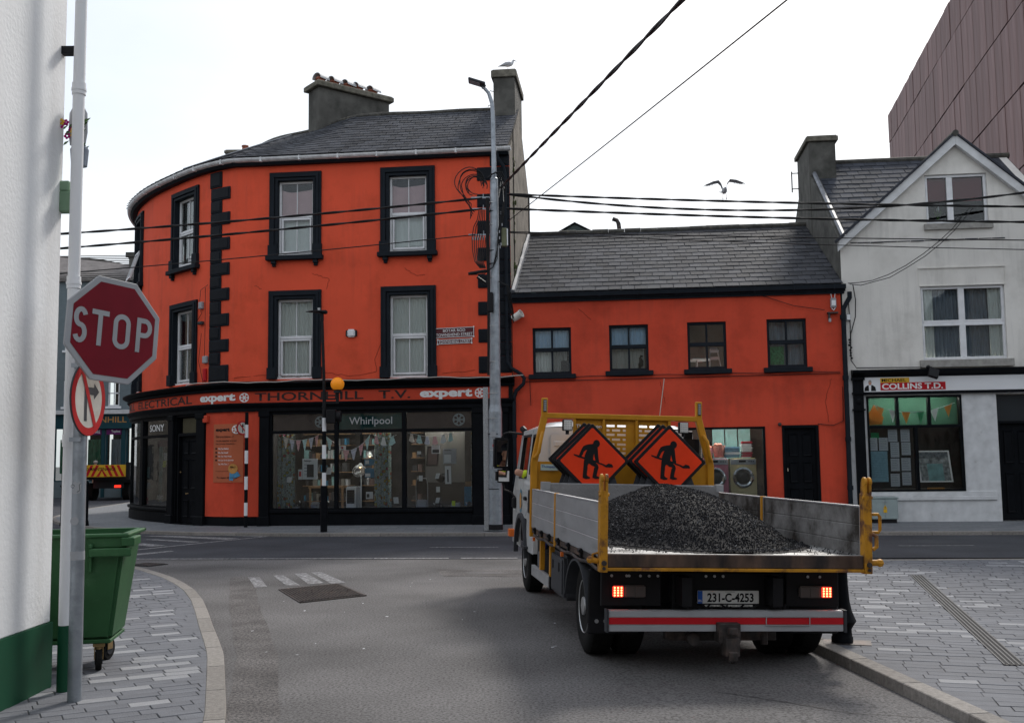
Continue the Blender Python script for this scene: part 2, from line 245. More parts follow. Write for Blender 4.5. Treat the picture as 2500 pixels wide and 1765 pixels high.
    def mesh(s, name, mt, smooth=False, bevel=0, seg=1):
        me = bpy.data.meshes.new(name); me.from_pydata(s.v, [], s.f); me.validate()
        bm = bmesh.new(); bm.from_mesh(me); bmesh.ops.recalc_face_normals(bm, faces=bm.faces)
        if bevel:
            es = [e for e in bm.edges if len(e.link_faces) == 2 and e.calc_face_angle(0) > .5]
            bmesh.ops.bevel(bm, geom=es, offset=bevel, segments=seg, affect='EDGES', clamp_overlap=True)
        bm.to_mesh(me); bm.free(); me.materials.append(MT[mt] if isinstance(mt, str) else mt)
        if smooth:
            me.polygons.foreach_set('use_smooth', [True]*len(me.polygons))
            try: me.set_sharp_from_angle(angle=radians(38))
            except Exception: pass
        return me
    def obj(s, name, mt, parent=None, smooth=False, bevel=0, seg=1, label=None, kind=None):
        return inst(name, s.mesh(name, mt, smooth, bevel, seg), parent, None, label, kind)
def inst(name, me, parent=None, M=None, label=None, kind=None):
    o = bpy.data.objects.new(name, me); COL.objects.link(o)
    if parent: o.parent = parent
    if M is not None: o.matrix_local = M
    if label: o['label'] = label
    if kind: o['kind'] = kind
    return o
def thing(name, label, cat, loc=(0, 0, 0), rz=0, group=None, M=None):
    o = bpy.data.objects.new(name, None); COL.objects.link(o); o.empty_display_size = .2
    if M is not None: o.matrix_world = M
    else: o.location = loc; o.rotation_euler = (0, 0, rz)
    return tag(o, label, cat, group)
def tag(o, label, cat, group=None):
    o['label'] = label; o['category'] = cat
    if group: o['group'] = group
    return o
def copytree(o, parent=None):
    c = o.copy(); COL.objects.link(c)
    if parent: c.parent = parent
    for ch in list(o.children): copytree(ch, c)
    return c
def textmesh(txt, bold=0, name='lettering', res=3):
    c = bpy.data.curves.new(name, 'FONT'); c.body = txt; c.offset = bold; c.resolution_u = res
    o = bpy.data.objects.new(name, c); COL.objects.link(o); bpy.context.view_layer.update()
    me = bpy.data.meshes.new_from_object(o); bpy.data.objects.remove(o); bpy.data.curves.remove(c)
    return me
def lettering(txt, P, s0, s1, z0, z1, out, mt, parent, bold=0, name='lettering', th=.006, shear=0, label=None):
    """flat letters fitted into the box s0..s1, z0..z1 on the surface P at distance out"""
    me = textmesh(txt, bold); xs = [v.co.x for v in me.vertices]; ys = [v.co.y for v in me.vertices]
    if not xs: return None
    a, b, c, d = min(xs), max(xs), min(ys), max(ys)
    for v in me.vertices:
        fx = (v.co.x-a)/(b-a); fy = (v.co.y-c)/max(d-c, 1e-6)
        v.co = P(s0+(s1-s0)*fx, out, z0+(z1-z0)*fy+shear*fx)
    me.materials.clear(); me.materials.append(MT[mt]); return inst(name, me, parent, None, label)
def wall(b, P, ss, zz, holes, out=0, depth=.25):
    ss = sorted(set([round(x, 4) for x in ss]+[round(h[i], 4) for h in holes for i in (0, 1)])); zz = sorted(set([round(x, 4) for x in zz]+[round(h[i], 4) for h in holes for i in (2, 3)]))
    for a, c in zip(ss, ss[1:]):
        for e, g in zip(zz, zz[1:]):
            x = (a+c)/2; y = (e+g)/2
            if any(h[0] < x < h[1] and h[2] < y < h[3] for h in holes): continue
            b.add([P(a, out, e), P(c, out, e), P(c, out, g), P(a, out, g)], [(0, 1, 2, 3)])
    for h in holes:
        a, c, e, g = h
        q = [(a, e), (c, e), (c, g), (a, g)]
        for i in range(4):
            (x0, y0), (x1, y1) = q[i], q[(i+1) % 4]
            b.add([P(x0, out, y0), P(x1, out, y1), P(x1, out-depth, y1), P(x0, out-depth, y0)], [(0, 1, 2, 3)])
TH = radians(6.3)
FRAME = Matrix.Translation((0, 24.6, 0)) @ Matrix.Rotation(-TH, 4, 'Z')
def fthing(name, label, cat, s0, group=None, out=0, z=0):
    o = thing(name, label, cat, M=FRAME @ Matrix.Translation((s0, -out, z)), group=group)
    return o, (lambda s, q, zz: Vector((s-s0, -q+out, zz-z)))
def FW(s, q, z): return FRAME @ Vector((s, -q, z))
# wall line of the corner building: straight front, then a sweeping curved corner
def catmull(pts, n=8):
    out_ = []; p = [2*pts[0]-pts[1]]+pts+[2*pts[-1]-pts[-2]]
    for i in range(1, len(p)-2):
        for k in range(n):
            t = k/n; a, b, c, d = p[i-1:i+3]
            out_.append(.5*((2*b)+(c-a)*t+(2*a-5*b+4*c-d)*t*t+(3*b-a-3*c+d)*t**3))
    return out_+[pts[-1]]
CV = [Vector((0, 0))]+catmull([Vector(q) for q in [(-5.9, 0), (-6.4, 0), (-6.952, 0), (-7.899, .466), (-9.054, 1.365), (-10.346, 2.58), (-11.465, 4.066), (-12.199, 5.696), (-12.656, 7.557), (-13.189, 11.019)]])
CS = [0]
for a_, b_ in zip(CV, CV[1:]): CS.append(CS[-1]-(b_-a_).length)
CN = []
for i in range(len(CV)):
    t_ = (CV[min(i+1, len(CV)-1)]-CV[max(i-1, 0)]).normalized(); CN.append(Vector((-t_.y, t_.x)) if (-t_.y*0+t_.x*-1) < 0 else Vector((-t_.y, t_.x)))
CN = [Vector((-(CV[min(i+1, len(CV)-1)]-CV[max(i-1, 0)]).normalized().y, (CV[min(i+1, len(CV)-1)]-CV[max(i-1, 0)]).normalized().x)) for i in range(len(CV))]
def PA(s, q, z):
    if s >= 0: return Vector((s, -q, z))
    for i in range(len(CS)-1):
        if CS[i+1] <= s or i == len(CS)-2:
            k = (s-CS[i])/(CS[i+1]-CS[i]); p = CV[i].lerp(CV[i+1], k); nn = CN[i].lerp(CN[i+1], k).normalized()
            return Vector((p.x+nn.x*q, p.y+nn.y*q, z))
def srange(a, b, st=.35):
    n = max(1, int(abs(b-a)/st+.5)); return [a+(b-a)*i/n for i in range(n+1)]
# ------------------------------------------------------------------ the ground
def G0(x, y):
    lat = (x-.667)*cos(radians(7))+(y-7.94)*sin(radians(7))
    f = min(1, max(0, (17.2-y)/3.2)); return -.032*min(2.6, max(0, lat))*f
def poly_in(p, poly):
    x, y = p; c = False; n = len(poly)
    for i in range(n):
        x0, y0 = poly[i]; x1, y1 = poly[(i+1) % n]
        if (y0 > y) != (y1 > y) and x < (x1-x0)*(y-y0)/(y1-y0)+x0: c = not c
    return c
def sheet(name, poly, z, mt, th=.0, parent=None, kind='structure', step=None):
    bm = bmesh.new(); vs = [bm.verts.new((x, y, z)) for x, y in poly]; f = bm.faces.new(vs)
    if th:
        r = bmesh.ops.extrude_face_region(bm, geom=[f]); 
        for v in [g for g in r['geom'] if isinstance(g, bmesh.types.BMVert)]: v.co.z -= th
    bmesh.ops.recalc_face_normals(bm, faces=bm.faces); bmesh.ops.triangulate(bm, faces=bm.faces)
    me = bpy.data.meshes.new(name); bm.to_mesh(me); bm.free(); me.materials.append(MT[mt])
    if not th and me.polygons[0].normal.z < 0: me.flip_normals()
    return inst(name, me, parent, None, None, kind)
KL = [(-40, 33), (-20, 24.5), (-14, 20.6), (-10, 18.9), (-7.4, 17.75), (-6.1, 16.75), (-5.63, 16.15), (-5.23, 15.55), (-4.89, 15.03), (-4.47, 14.26), (-4.1, 13.5), (-3.71, 12.54), (-3.35, 11.53), (-3.0, 10.51), (-2.71, 9.69), (-2.48, 9.02), (-2.3, 8.4), (-1.9, 7.0), (-1.5, 5.4), (-1.1, 3.5), (-.6, .5), (-.2, -4), (.2, -14), (.4, -30)]
KR = [(4.0, -30), (3.6, -14), (3.3, -2), (3.0, 4), (2.84, 6.6), (2.68, 8.4), (2.60, 9.3), (2.46, 10.6), (2.33, 12.2), (2.28, 13.6), (2.42, 14.8), (2.9, 15.7), (3.8, 16.2), (5.6, 16.34), (7, 16.27), (12, 15.8), (25, 14.3), (50, 11.5)]
g = sheet('ground', [(-600, -400), (600, -400), (600, 800), (-600, 800)], -.16, 'asphalt_o')
BY = lambda x: 17.35-.11*x
b = B(); nx, ny = 46, 60
xs = [-14+28*i/nx for i in range(nx+1)]; vs = []
for j in range(ny+1):
    for x in xs: y = -14+(BY(x)+.25+14)*j/ny; vs.append((x, y, G0(x, y)))
b.add(vs, [(j*(nx+1)+i, j*(nx+1)+i+1, (j+1)*(nx+1)+i+1, (j+1)*(nx+1)+i) for j in range(ny) for i in range(nx)])
road = b.obj('side_road', 'asphalt_o', smooth=True, kind='structure')
main = sheet('main_road', [(-70, BY(-70)), (-70, 90), (70, 90), (70, BY(70))], .004, 'asphalt')
def strip(pts, w, z0, z1, name, parent, off=0, seg=.9, mt='kerb', side=1):
    """kerb stones, each its own object, along a polyline; side +1: body lies to the left of travel"""
    P_ = [Vector(p) for p in pts]; d = [0]
    for a, c in zip(P_, P_[1:]): d.append(d[-1]+(c-a).length)
    def at(s):
        s = max(0, min(d[-1]-1e-4, s))
        for i in range(len(d)-1):
            if d[i+1] > s:
                t = (P_[i+1]-P_[i]).normalized(); return P_[i].lerp(P_[i+1], (s-d[i])/(d[i+1]-d[i])), Vector((-t.y, t.x))*side
    k = 0
    while k < d[-1]:
        e = min(k+seg-.008, d[-1]); q = B(); n = 4; rows = []
        for i in range(n+1):
            p, nn = at(k+(e-k)*i/n); p2, n2 = at(k+(e-k)*i/n+.12); p1, n1 = at(k+(e-k)*i/n-.12); nn = (nn+n1+n2).normalized()
            a = p+nn*off; c = p+nn*(off+w); gz = G0(a.x, a.y)
            rows.append([(a.x, a.y, -.15), (a.x+nn.x*.012, a.y+nn.y*.012, z1(a) if callable(z1) else z1), (c.x, c.y, z1(a) if callable(z1) else z1), (c.x, c.y, -.15)])
        q.add([v for r in rows for v in r], [(i*4+j, i*4+j+1, (i+1)*4+j+1, (i+1)*4+j) for i in range(n) for j in range(3)]+[(0, 1, 2, 3), (n*4, n*4+1, n*4+2, n*4+3)])
        q.obj(name, mt, parent, bevel=.006); k += seg
def pavers(poly, ang, z, parent, region, near, nmax=300, light=.17, wide=()):
    L_, W_ = .272, .133
    me_d = B().box(-L_/2+.003, L_/2-.003, -W_/2+.0025, W_/2-.0025, -.05, 0).mesh('paving_block', 'pave', bevel=.004); me_l = me_d.copy(); me_l.materials.clear(); me_l.materials.append(MT['pavel'])
    ca, sa = cos(ang), sin(ang); c = []
    x0, x1, y0, y1 = region; R_ = max(x1-x0, y1-y0)
    cx, cy = (x0+x1)/2, (y0+y1)/2; n = int(R_/W_)+2; mcol = int(R_/L_)+2
    offs = [R.choice((0, .33, .5, .66))*L_+R.uniform(-.02, .02) for _ in range(2*n)]
    for j in range(-n, n):
        off = offs[j+n]
        for i in range(-mcol, mcol):
            u = i*L_+off; v = j*W_; x = cx+u*ca-v*sa; y = cy+u*sa+v*ca
            if not (x0 < x < x1 and y0 < y < y1) or not poly_in((x, y), poly): continue
            c.append(((x-near[0])**2+(y-near[1])**2, x, y, R.random() < light))
    c.sort()
    for q, x, y, li in c[:nmax]:
        inst('paving_block', me_l if li else me_d, parent, Matrix.Translation((x, y, z+R.uniform(-.0025, .0025))) @ Matrix.Rotation(ang, 4, 'Z') @ Matrix.Rotation(R.uniform(-.006, .006), 4, 'X'))
    edge = B(); segs = [(Vector(wide[i]), Vector(wide[i+1])) for i in range(len(wide)-3)]
    for j in range(-n, n):
        off = offs[j+n]
        for i in range(-mcol, mcol):
            u = i*L_+off; v = j*W_; x = cx+u*ca-v*sa; y = cy+u*sa+v*ca
            if not (x0 < x < x1 and y0 < y < y1) or poly_in((x, y), poly): continue
            q4 = [Vector((x+(du*ca-dv*sa), y+(du*sa+dv*ca))) for du, dv in ((-.133, -.064), (.133, -.064), (.133, .064), (-.133, .064))]
            if not any(poly_in(p, wide) for p in q4): continue
            def near_pt(sg): a, c_ = sg; t = max(0, min(1, (Vector((x, y))-a).dot(c_-a)/(c_-a).length_squared)); return (a.lerp(c_, t)-Vector((x, y))).length
            a, c_ = min(segs, key=near_pt); d_ = (c_-a).normalized(); nn = Vector((-d_.y, d_.x))
            if not poly_in(a.lerp(c_, .5)+nn*.02, wide): nn = -nn
            o_ = []
            for k in range(4):
                p, p2 = q4[k], q4[(k+1) % 4]; h1 = (p-a).dot(nn); h2 = (p2-a).dot(nn)
                if h1 >= 0: o_.append(p)
                if (h1 >= 0) != (h2 >= 0): o_.append(p.lerp(p2, h1/(h1-h2)))
            if len(o_) > 2: edge.add([(p.x, p.y, z-.001) for p in o_], [tuple(range(len(o_)))])
    if edge.v: edge.obj('edge_blocks', 'pave', parent, kind='stuff')
    for li in (False, True):
        b = B()
        for q, x, y, l2 in c[nmax:]:
            if l2 != li: continue
            M_ = Matrix.Translation((x, y, z+R.uniform(-.002, .002))) @ Matrix.Rotation(ang, 4, 'Z'); h, w_ = L_/2-.003, W_/2-.003
            b.add([M_ @ Vector(p) for p in ((-h, -w_, -.02), (h, -w_, -.02), (h, w_, -.02), (-h, w_, -.02), (-h+.004, -w_+.004, 0), (h-.004, -w_+.004, 0), (h-.004, w_-.004, 0), (-h+.004, w_-.004, 0))], [(4, 5, 6, 7), (0, 1, 5, 4), (1, 2, 6, 5), (2, 3, 7, 6), (3, 0, 4, 7)])
        if b.v: b.obj('far_paving_blocks', 'pavel' if li else 'pave', parent, kind='stuff')
# left pavement, where the sign post and bin stand
PL = KL+[(-60, -30), (-60, 40)]
ins = [(x-.13, y-.1) for x, y in KL]
pl = sheet('pavement', ins+[(-60, -30), (-60, 33)], .026, 'mortar', th=.16)
pavers([(x-.27, y-.16) for x, y in KL]+[(-60, -30), (-60, 33)], radians(28), .032, pl, (-9.5, 0, 4.5, 19), (-3.1, 9.0), wide=[(x-.135, y-.07) for x, y in KL]+[(-60, -30), (-60, 33)])
strip(KL[2:21], .15, 0, .036, 'kerb_stone', pl, off=0, side=-1)
# right pavement beside the truck
insr = [(x+.13, y-(.12 if x > 2.4 and y > 15 else 0)) for x, y in KR]
pr_ = sheet('pavement', insr+[(50, -30)], .010, 'mortar', th=.14)
pavers([(x+.30, y-(.25 if x > 2.4 and y > 15 else 0)) for x, y in KR]+[(50, -30)], radians(-15), .016, pr_, (2.3, 10.5, 5.2, 16.6), (3.9, 9.0), light=.12, wide=insr+[(50, -30)])
strip(KR[3:17], .16, 0, .020, 'kerb_stone', pr_, side=-1)
# drainage channel with its slotted cover
ch = B(); a = Vector((5.41, 14.16)); c = Vector((4.35, 10.1)); t = (c-a).normalized(); nn = Vector((-t.y, t.x)); ln = 6.2
ch.obj('drain_channel', 'iron', None) if False else None
dr = thing('drainage_channel', 'long slotted drainage channel running through the grey paving right of the truck', 'drain', (a.x, a.y, .017), atan2(t.y, t.x))
B().box(0, ln, -.078, .078, -.02, .003).obj('channel_bed', 'plastic', dr)
q = B()
for k in range(5): q.box(0, ln, -.078+k*.036, -.066+k*.036, .0, .008)
k = 0
while k < ln: q.box(k, k+.012, -.078, .078, .001, .007); k += .04
q.obj('slotted_cover', 'grey', dr)
# far pavement in front of the shops
KF = [(-16, 44), (-15.2, 36), (-14.0, 31.5), (-12.9, 29.3), (-11.3, 27.0), (-8.9, 24.75), (-7.5, 23.95), (-4.96, 23.1), (-3, 22.85), (0, 22.42), (9, 21.1), (20, 19.7), (40, 17.2)]
wallpts = [FRAME @ PA(s, -.3, 0) for s in srange(-20, 0, .5)]+[FW(s, -.3, 0) for s in (8, 20, 42)]
fp = B(); n = 60
kf = [Vector((x, y, 0)) for x, y in KF]
def resample(P_, n):
    d = [0]
    for a, c in zip(P_, P_[1:]): d.append(d[-1]+(c-a).length)
    o = []
    for i in range(n+1):
        s = d[-1]*i/n
        for j in range(len(d)-1):
            if d[j+1] >= s-1e-9: o.append(P_[j].lerp(P_[j+1], (s-d[j])/(d[j+1]-d[j]))); break
    return o
kf = resample(kf, n); wp_ = []
for k in kf: wp_.append(min(resample(wallpts, 400), key=lambda p: (p-k).xy.length))
vs = []
for k, q in zip(kf, wp_): dd = (q-k); dd.z = 0; dd.normalize(); k2 = k+dd*.12; vs += [(k2.x, k2.y, .068), (q.x, q.y, .13)]
fp.add(vs, [(2*i, 2*i+1, 2*i+3, 2*i+2) for i in range(n)])
farp = fp.obj('pavement', 'pavefar', kind='structure')
strip(KF, .15, 0, .074, 'kerb_stone', farp, side=1, seg=1.15)
# road markings: flat worn paint, a few millimetres above the asphalt
def marking(name, polys, z=.009, parent=None, mt='paint_road'):
    b = B()
    for p in polys: b.add([(x, y, z+(G0(x, y) if z < .008 else 0)) for x, y in p], [tuple(range(len(p)))])
    return b.obj(name, mt, parent)
for p in ([(-7.8, 24.2), (-7.4, 24.2), (-5.45, 23.55), (-5.65, 23.18)], [(-8.47, 23.86), (-7.94, 23.91), (-5.99, 22.79), (-6.15, 22.38)], [(-8.09, 22.79), (-7.78, 22.82), (-6.55, 21.9), (-6.69, 21.72)], [(-8.2, 21.7), (-7.65, 21.67), (-6.99, 21.06), (-7.23, 20.84)], [(-7.9, 17.9), (-6.5, 19.79), (-6.38, 19.63), (-7.5, 17.75)]): marking('hatch_stripe', [p], parent=main)
marking('hatch_edge_line', [[(-7.6, 19.6), (-5.33, 23.69), (-5.25, 23.6), (-7.5, 19.5)]], parent=main)
marking('give_way_line', [[(x0, BY(x0)+.02), (x1, BY(x1)+.02), (x1, BY(x1)+.17), (x0, BY(x0)+.17)] for x0, x1 in ((-7.0, -4.9), (-4.88, -2.4), (-2.38, -1.1), (-.9, .05), (.5, 1.6))], parent=main)
marking('lane_line', [[(x0, 19.55-.11*x0), (x0+1.3, 19.55-.11*(x0+1.3)), (x0+1.3, 19.64-.11*(x0+1.3)), (x0, 19.64-.11*x0)] for x0 in (-1.6, .6, 2.4, 4.6, 6.9)], parent=main)
for p in ([(-3.84, 15.12), (-3.67, 15.1), (-3.29, 13.96), (-3.44, 13.9)], [(-3.54, 15.35), (-3.38, 15.33), (-2.88, 14.08), (-3.07, 14.1)], [(-3.26, 15.53), (-3.10, 15.58), (-2.60, 14.32), (-2.78, 14.17)], [(-3.05, 15.7), (-2.90, 15.71), (-2.30, 14.3), (-2.48, 14.2)]): marking('crossing_stripe', [p], z=.004, parent=road)
# worn slotted manhole grate in the side road
A_, B__, C_, D_ = Vector((-3.06, 13.61)), Vector((-2.38, 14.18)), Vector((-1.82, 12.90)), Vector((-2.52, 12.33))
mg = thing('manhole_grate', 'worn rusty ribbed iron grate in the grey side road beside the faded crossing stripes', 'manhole cover', (-2.45, 13.25, .0))
def mq(b, u0, u1, v0, v1, z0, z1):
    f = lambda u, v: (A_.lerp(B__, u)).lerp(D_.lerp(C_, u), v)-Vector((-2.45, 13.25))
    p = [f(u, v) for u, v in ((u0, v0), (u1, v0), (u1, v1), (u0, v1))]
    b.add([(q.x, q.y, z) for z in (z0, z1) for q in p], [(0, 1, 2, 3), (4, 5, 6, 7), (0, 1, 5, 4), (1, 2, 6, 5), (2, 3, 7, 6), (3, 0, 4, 7)])
b = B(); mq(b, 0, 1, 0, 1, -.02, .001); b.obj('grate_bed', 'plastic', mg)
b = B()
for r in ((0, 1, 0, .025), (0, 1, .975, 1), (0, .025, 0, 1), (.975, 1, 0, 1)): mq(b, *r, .001, .012)
b.obj('grate_frame', 'iron', mg)
for k in range(20):
    b = B(); sp = R.uniform(.3, .7); mq(b, .035+k*.047, .035+k*.047+.021, .03, sp-.01, .001, .02); mq(b, .035+k*.047, .035+k*.047+.021, sp+.01, .97, .001, .02); b.obj('rib', 'iron', mg)
gg = thing('gully_grate', 'small dark gully grate against the kerb behind the green bin', 'drain', (-6.0, 17.15, .006), radians(-30))
b = B().box(-.25, .25, -.2, .2, -.02, .004)
b.obj('gully_frame', 'plastic', gg)
for k in range(7): B().box(-.22+k*.065, -.19+k*.065, -.18, .18, .002, .012).obj('rib', 'iron', gg)

# ------------------------------------------------------------------ building helpers
def slates(roof, F, u0, u1, rows, w, mt, nmax, seen, name='slate', th=.012, thick_mesh=None):
    """F(u, t) -> point on the roof, t 0 at eaves .. 1 at ridge. 'seen(u,t)' orders the slates (small = shown largest)."""
    me = B().box(-w/2+.0065, w/2-.0065, -.02, 1, 0, th).mesh(name, mt)
    c = []
    for r in range(rows):
        off = (r % 2)*w/2+R.uniform(-.02, .02); k = 0; u = u0+off-w/2
        while u < u1:
            a = max(u0, u); e = min(u1, u+w)
            if e-a > .06: c.append((seen((a+e)/2, r/rows), (a+e)/2, r, e-a))
            u += w
    c.sort(); rest = B()
    for i, (q, u, r, ww) in enumerate(c):
        t0 = r/rows; t1 = (r+1.12)/rows; p0 = F(u, t0); p1 = F(u, min(t1, 1.0)); pu = F(u+.02, t0)-F(u-.02, t0)
        v = p1-p0; ln = v.length; v.normalize(); uu = (pu-v*pu.dot(v)).normalized(); nn = uu.cross(v)
        if nn.z < 0: nn = -nn; uu = -uu
        j = R.uniform(-.35, .35)*.03
        M_ = Matrix(((uu.x, v.x, nn.x, p0.x), (uu.y, v.y, nn.y, p0.y), (uu.z, v.z, nn.z, p0.z), (0, 0, 0, 1))) @ Matrix.Translation((R.uniform(-.004, .004), R.uniform(-.012, .008), .014+R.uniform(0, .004))) @ Matrix.Rotation(-.045+R.uniform(-.008, .008), 4, 'X') @ Matrix.Rotation(R.uniform(-.01, .01), 4, 'Z') @ Matrix.Diagonal((ww/w, ln, 1, 1))
        if i < nmax: inst(name, me, roof, M_)
        else:
            x = w/2-.0065
            rest.add([M_ @ Vector(p) for p in ((-x, 0, 0), (x, 0, 0), (x, 0, th), (-x, 0, th), (x, 1, th), (-x, 1, th), (x, 1, 0), (-x, 1, 0))], [(0, 1, 2, 3), (3, 2, 4, 5), (1, 6, 4, 2), (0, 3, 5, 7)])
    if rest.v: rest.obj('upper_slates', mt, roof, kind='stuff')
def framebox(b, P, s0, s1, z0, z1, w, o0, o1, n=1):
    b.pbox(P, s0, s1, o0, o1, z1-w, z1, n); b.pbox(P, s0, s1, o0, o1, z0, z0+w, n); b.pbox(P, s0, s0+w, o0, o1, z0+w, z1-w); b.pbox(P, s1-w, s1, o0, o1, z0+w, z1-w)
def pane(P, s0, s1, z0, z1, o, parent, mt='glass', n=1, name='pane'):
    b = B().pbox(P, s0, s1, o-.006, o, z0, z1, n); return b.obj(name, mt, parent)
def drape(P, s0, s1, z0, z1, o, parent, mt, name='curtain', amp=.02, f=9, sag=0, n=40):
    b = B(); vs = []
    for i in range(n+1):
        k = i/n; s = s0+(s1-s0)*k; q = o+amp*sin(k*f*2*pi+R.random()*.6); top = z1-sag*sin(k*pi)-abs(sag)*.25*sin(k*2*pi+1)
        vs += [P(s, q, z0), P(s, q*1.0+amp*.3, (z0+top)/2), P(s, q, top)]
    b.add(vs, [(3*i+j, 3*(i+1)+j, 3*(i+1)+j+1, 3*i+j+1) for i in range(n) for j in range(2)])
    return b.obj(name, mt, parent, smooth=True)
def sash_window(bld, P, s0, s1, z0, z1, mid, fill, n=1):
    """white sash window: frame with transom, lower opening sash, glazing bars, panes, what hangs behind them"""
    b = B(); framebox(b, P, s0, s1, z0, z1, .055, -.17, -.10, n); b.pbox(P, s0+.055, s1-.055, -.165, -.09, mid-.035, mid+.035, n)
    w_ = b.obj('window', 'upvc', bld, bevel=.006)
    b = B(); framebox(b, P, s0+.07, s1-.07, z0+.09, mid-.045, .045, -.15, -.085, n); b.obj('opening_sash', 'upvc', w_, bevel=.005)
    B().pbox(P, s0-.01, s1+.01, -.16, -.05, z0-.01, z0+.05, n).obj('cill', 'upvc', w_)
    c = (s0+s1)/2
    B().pbox(P, c-.009, c+.009, -.15, -.125, mid+.03, z1-.05).obj('glazing_bar', 'upvc', w_); B().pbox(P, c-.009, c+.009, -.15, -.12, z0+.13, mid-.09).obj('glazing_bar', 'upvc', w_)
    pane(P, s0+.05, s1-.05, mid+.03, z1-.05, -.135, w_, n=n); pane(P, s0+.11, s1-.11, z0+.13, mid-.09, -.13, w_, n=n)
    B().pbox(P, s0-.1, s1+.1, -.9, -.88, z0-.1, z1+.1, n).obj('room_backing', 'roomg', w_)
    fill(w_); return w_
def surround(w_, P, s0, s1, z0, z1, mt='charcoal', cill=True, n=1):
    b = B()
    for a, o in ((.21, .05), (.15, .075), (.06, .045)):
        b.pbox(P, s0-a, s0-.0 if a < .1 else s0-a+.07, -.02, o, z0, z1+a); b.pbox(P, s1+.0 if a < .1 else s1+a-.07, s1+a, -.02, o, z0, z1+a)
        b.pbox(P, s0-a, s1+a, -.02, o+.003, z1+(0 if a < .1 else a-.07), z1+a, n)
    b.pbox(P, s0-.20, s0+.002, -.02, .03, z0, z1+.15); b.pbox(P, s1-.002, s1+.20, -.02, .03, z0, z1+.15); b.pbox(P, s0, s1, -.02, .028, z1-.002, z1+.19, n)
    b.pbox(P, s0-.003, s0+.003, -.17, .02, z0, z1); b.pbox(P, s1-.003, s1+.003, -.17, .02, z0, z1); b.pbox(P, s0, s1, -.17, .02, z1-.003, z1+.003, n)
    b.pbox(P, s0-.23, s0-.005, -.02, .09, z0, z0+.28); b.pbox(P, s1+.005, s1+.23, -.02, .09, z0, z0+.28)
    b.obj('window_surround', mt, w_, bevel=.008)
    if cill:
        B().pbox(P, s0-.27, s1+.27, -.17, .15, z0-.11, z0+.002, n).obj('sill', mt, w_, bevel=.01)
        for s in (s0-.08, s1+.08):
            B().pbox(P, s-.06, s+.06, 0, .11, z0-.2, z0-.112).pbox(P, s-.045, s+.045, 0, .07, z0-.26, z0-.2).obj('bracket', mt, w_, bevel=.01)
def panel_door(bld, P, s0, s1, z0, z1, o, cols, rows, mt='black', name='door', frame=.06):
    b = B().pbox(P, s0-frame, s0, o-.1, o+.06, z0, z1+frame).pbox(P, s1, s1+frame, o-.1, o+.06, z0, z1+frame).pbox(P, s0, s1, o-.1, o+.06, z1, z1+frame)
    b.obj('door_frame', mt, bld, bevel=.006)
    d_ = B().pbox(P, s0, s1, o-.06, o-.03, z0, z1).obj(name, mt, bld)
    W_ = (s1-s0); st = W_*.13
    for (za, zb) in rows:
        for k in range(cols):
            a = s0+st+(W_-st)*k/cols; e = a+(W_-st)/cols-st
            q = B(); i = .045
            for (x0, x1, y0, y1, oo) in ((a, e, za, zb, o-.028),): 
                vs = [P(x, o-.03, y) for x, y in ((x0, y0), (x1, y0), (x1, y1), (x0, y1))]+[P(x, o-.006, y) for x, y in ((x0+.015, y0+.015), (x1-.015, y0+.015), (x1-.015, y1-.015), (x0+.015, y1-.015))]+[P(x, o-.024, y) for x, y in ((x0+i, y0+i), (x1-i, y0+i), (x1-i, y1-i), (x0+i, y1-i))]
                q.add(vs, [(j, (j+1) % 4, 4+(j+1) % 4, 4+j) for j in range(4)]+[(4+j, 4+(j+1) % 4, 8+(j+1) % 4, 8+j) for j in range(4)]+[(8, 9, 10, 11)])
            q.obj('door_panel', mt, d_)
    return d_
def chimney(bld, c, ax, length, width, z0, z1, cap=.2, over=.09, mt='cement', pots=(), name='chimney', potr=.12, poth=.28, cowls=False):
    """stack standing in the building's own frame; ax = angle of its long side"""
    M_ = Matrix.Translation((*c, 0)) @ Matrix.Rotation(ax, 4, 'Z')
    ch = B().box(0, length, 0, width, z0, z1-cap, M_).obj(name, mt, bld, bevel=.02)
    B().box(-over, length+over, -over, width+over, z1-cap+.001, z1-.03, M_).box(-over+.03, length+over-.03, -over+.03, width+over-.03, z1-.029, z1, M_).obj('chimney_cap', 'cement_l', ch, bevel=.025)
    for i, t in enumerate(pots):
        p = M_ @ Vector((t*length, width/2, z1))
        B().lathe([(potr*1.05, 0), (potr, .05), (potr*.92, poth-.05), (potr*1.1, poth-.04), (potr*1.1, poth), (potr*.8, poth), (potr*.78, .05)], 16, Matrix.Translation(p)).obj('chimney_pot', 'pot', ch, smooth=True)
        if cowls:
            b = B(); n = 10; MM = Matrix.Translation(p+Vector((0, 0, poth+.0))) @ Matrix.Rotation(ax+.3, 4, 'Z')
            vs = []
            for k in range(n+1):
                a = pi*k/n
                for x in (-.15, .15): vs += [MM @ Vector((x*1.15, -.17*cos(a), .17*sin(a)-.06)), MM @ Vector((x*1.15, -.155*cos(a), .155*sin(a)-.06))]
            b.add(vs, [(4*k, 4*k+2, 4*k+6, 4*k+4) for k in range(n)]+[(4*k+1, 4*k+3, 4*k+7, 4*k+5) for k in range(n)]+[(4*k, 4*k+1, 4*k+5, 4*k+4) for k in range(n)]+[(4*k+2, 4*k+3, 4*k+7, 4*k+6) for k in range(n)])
            b.obj('cowl', 'cowl', ch)
    return ch
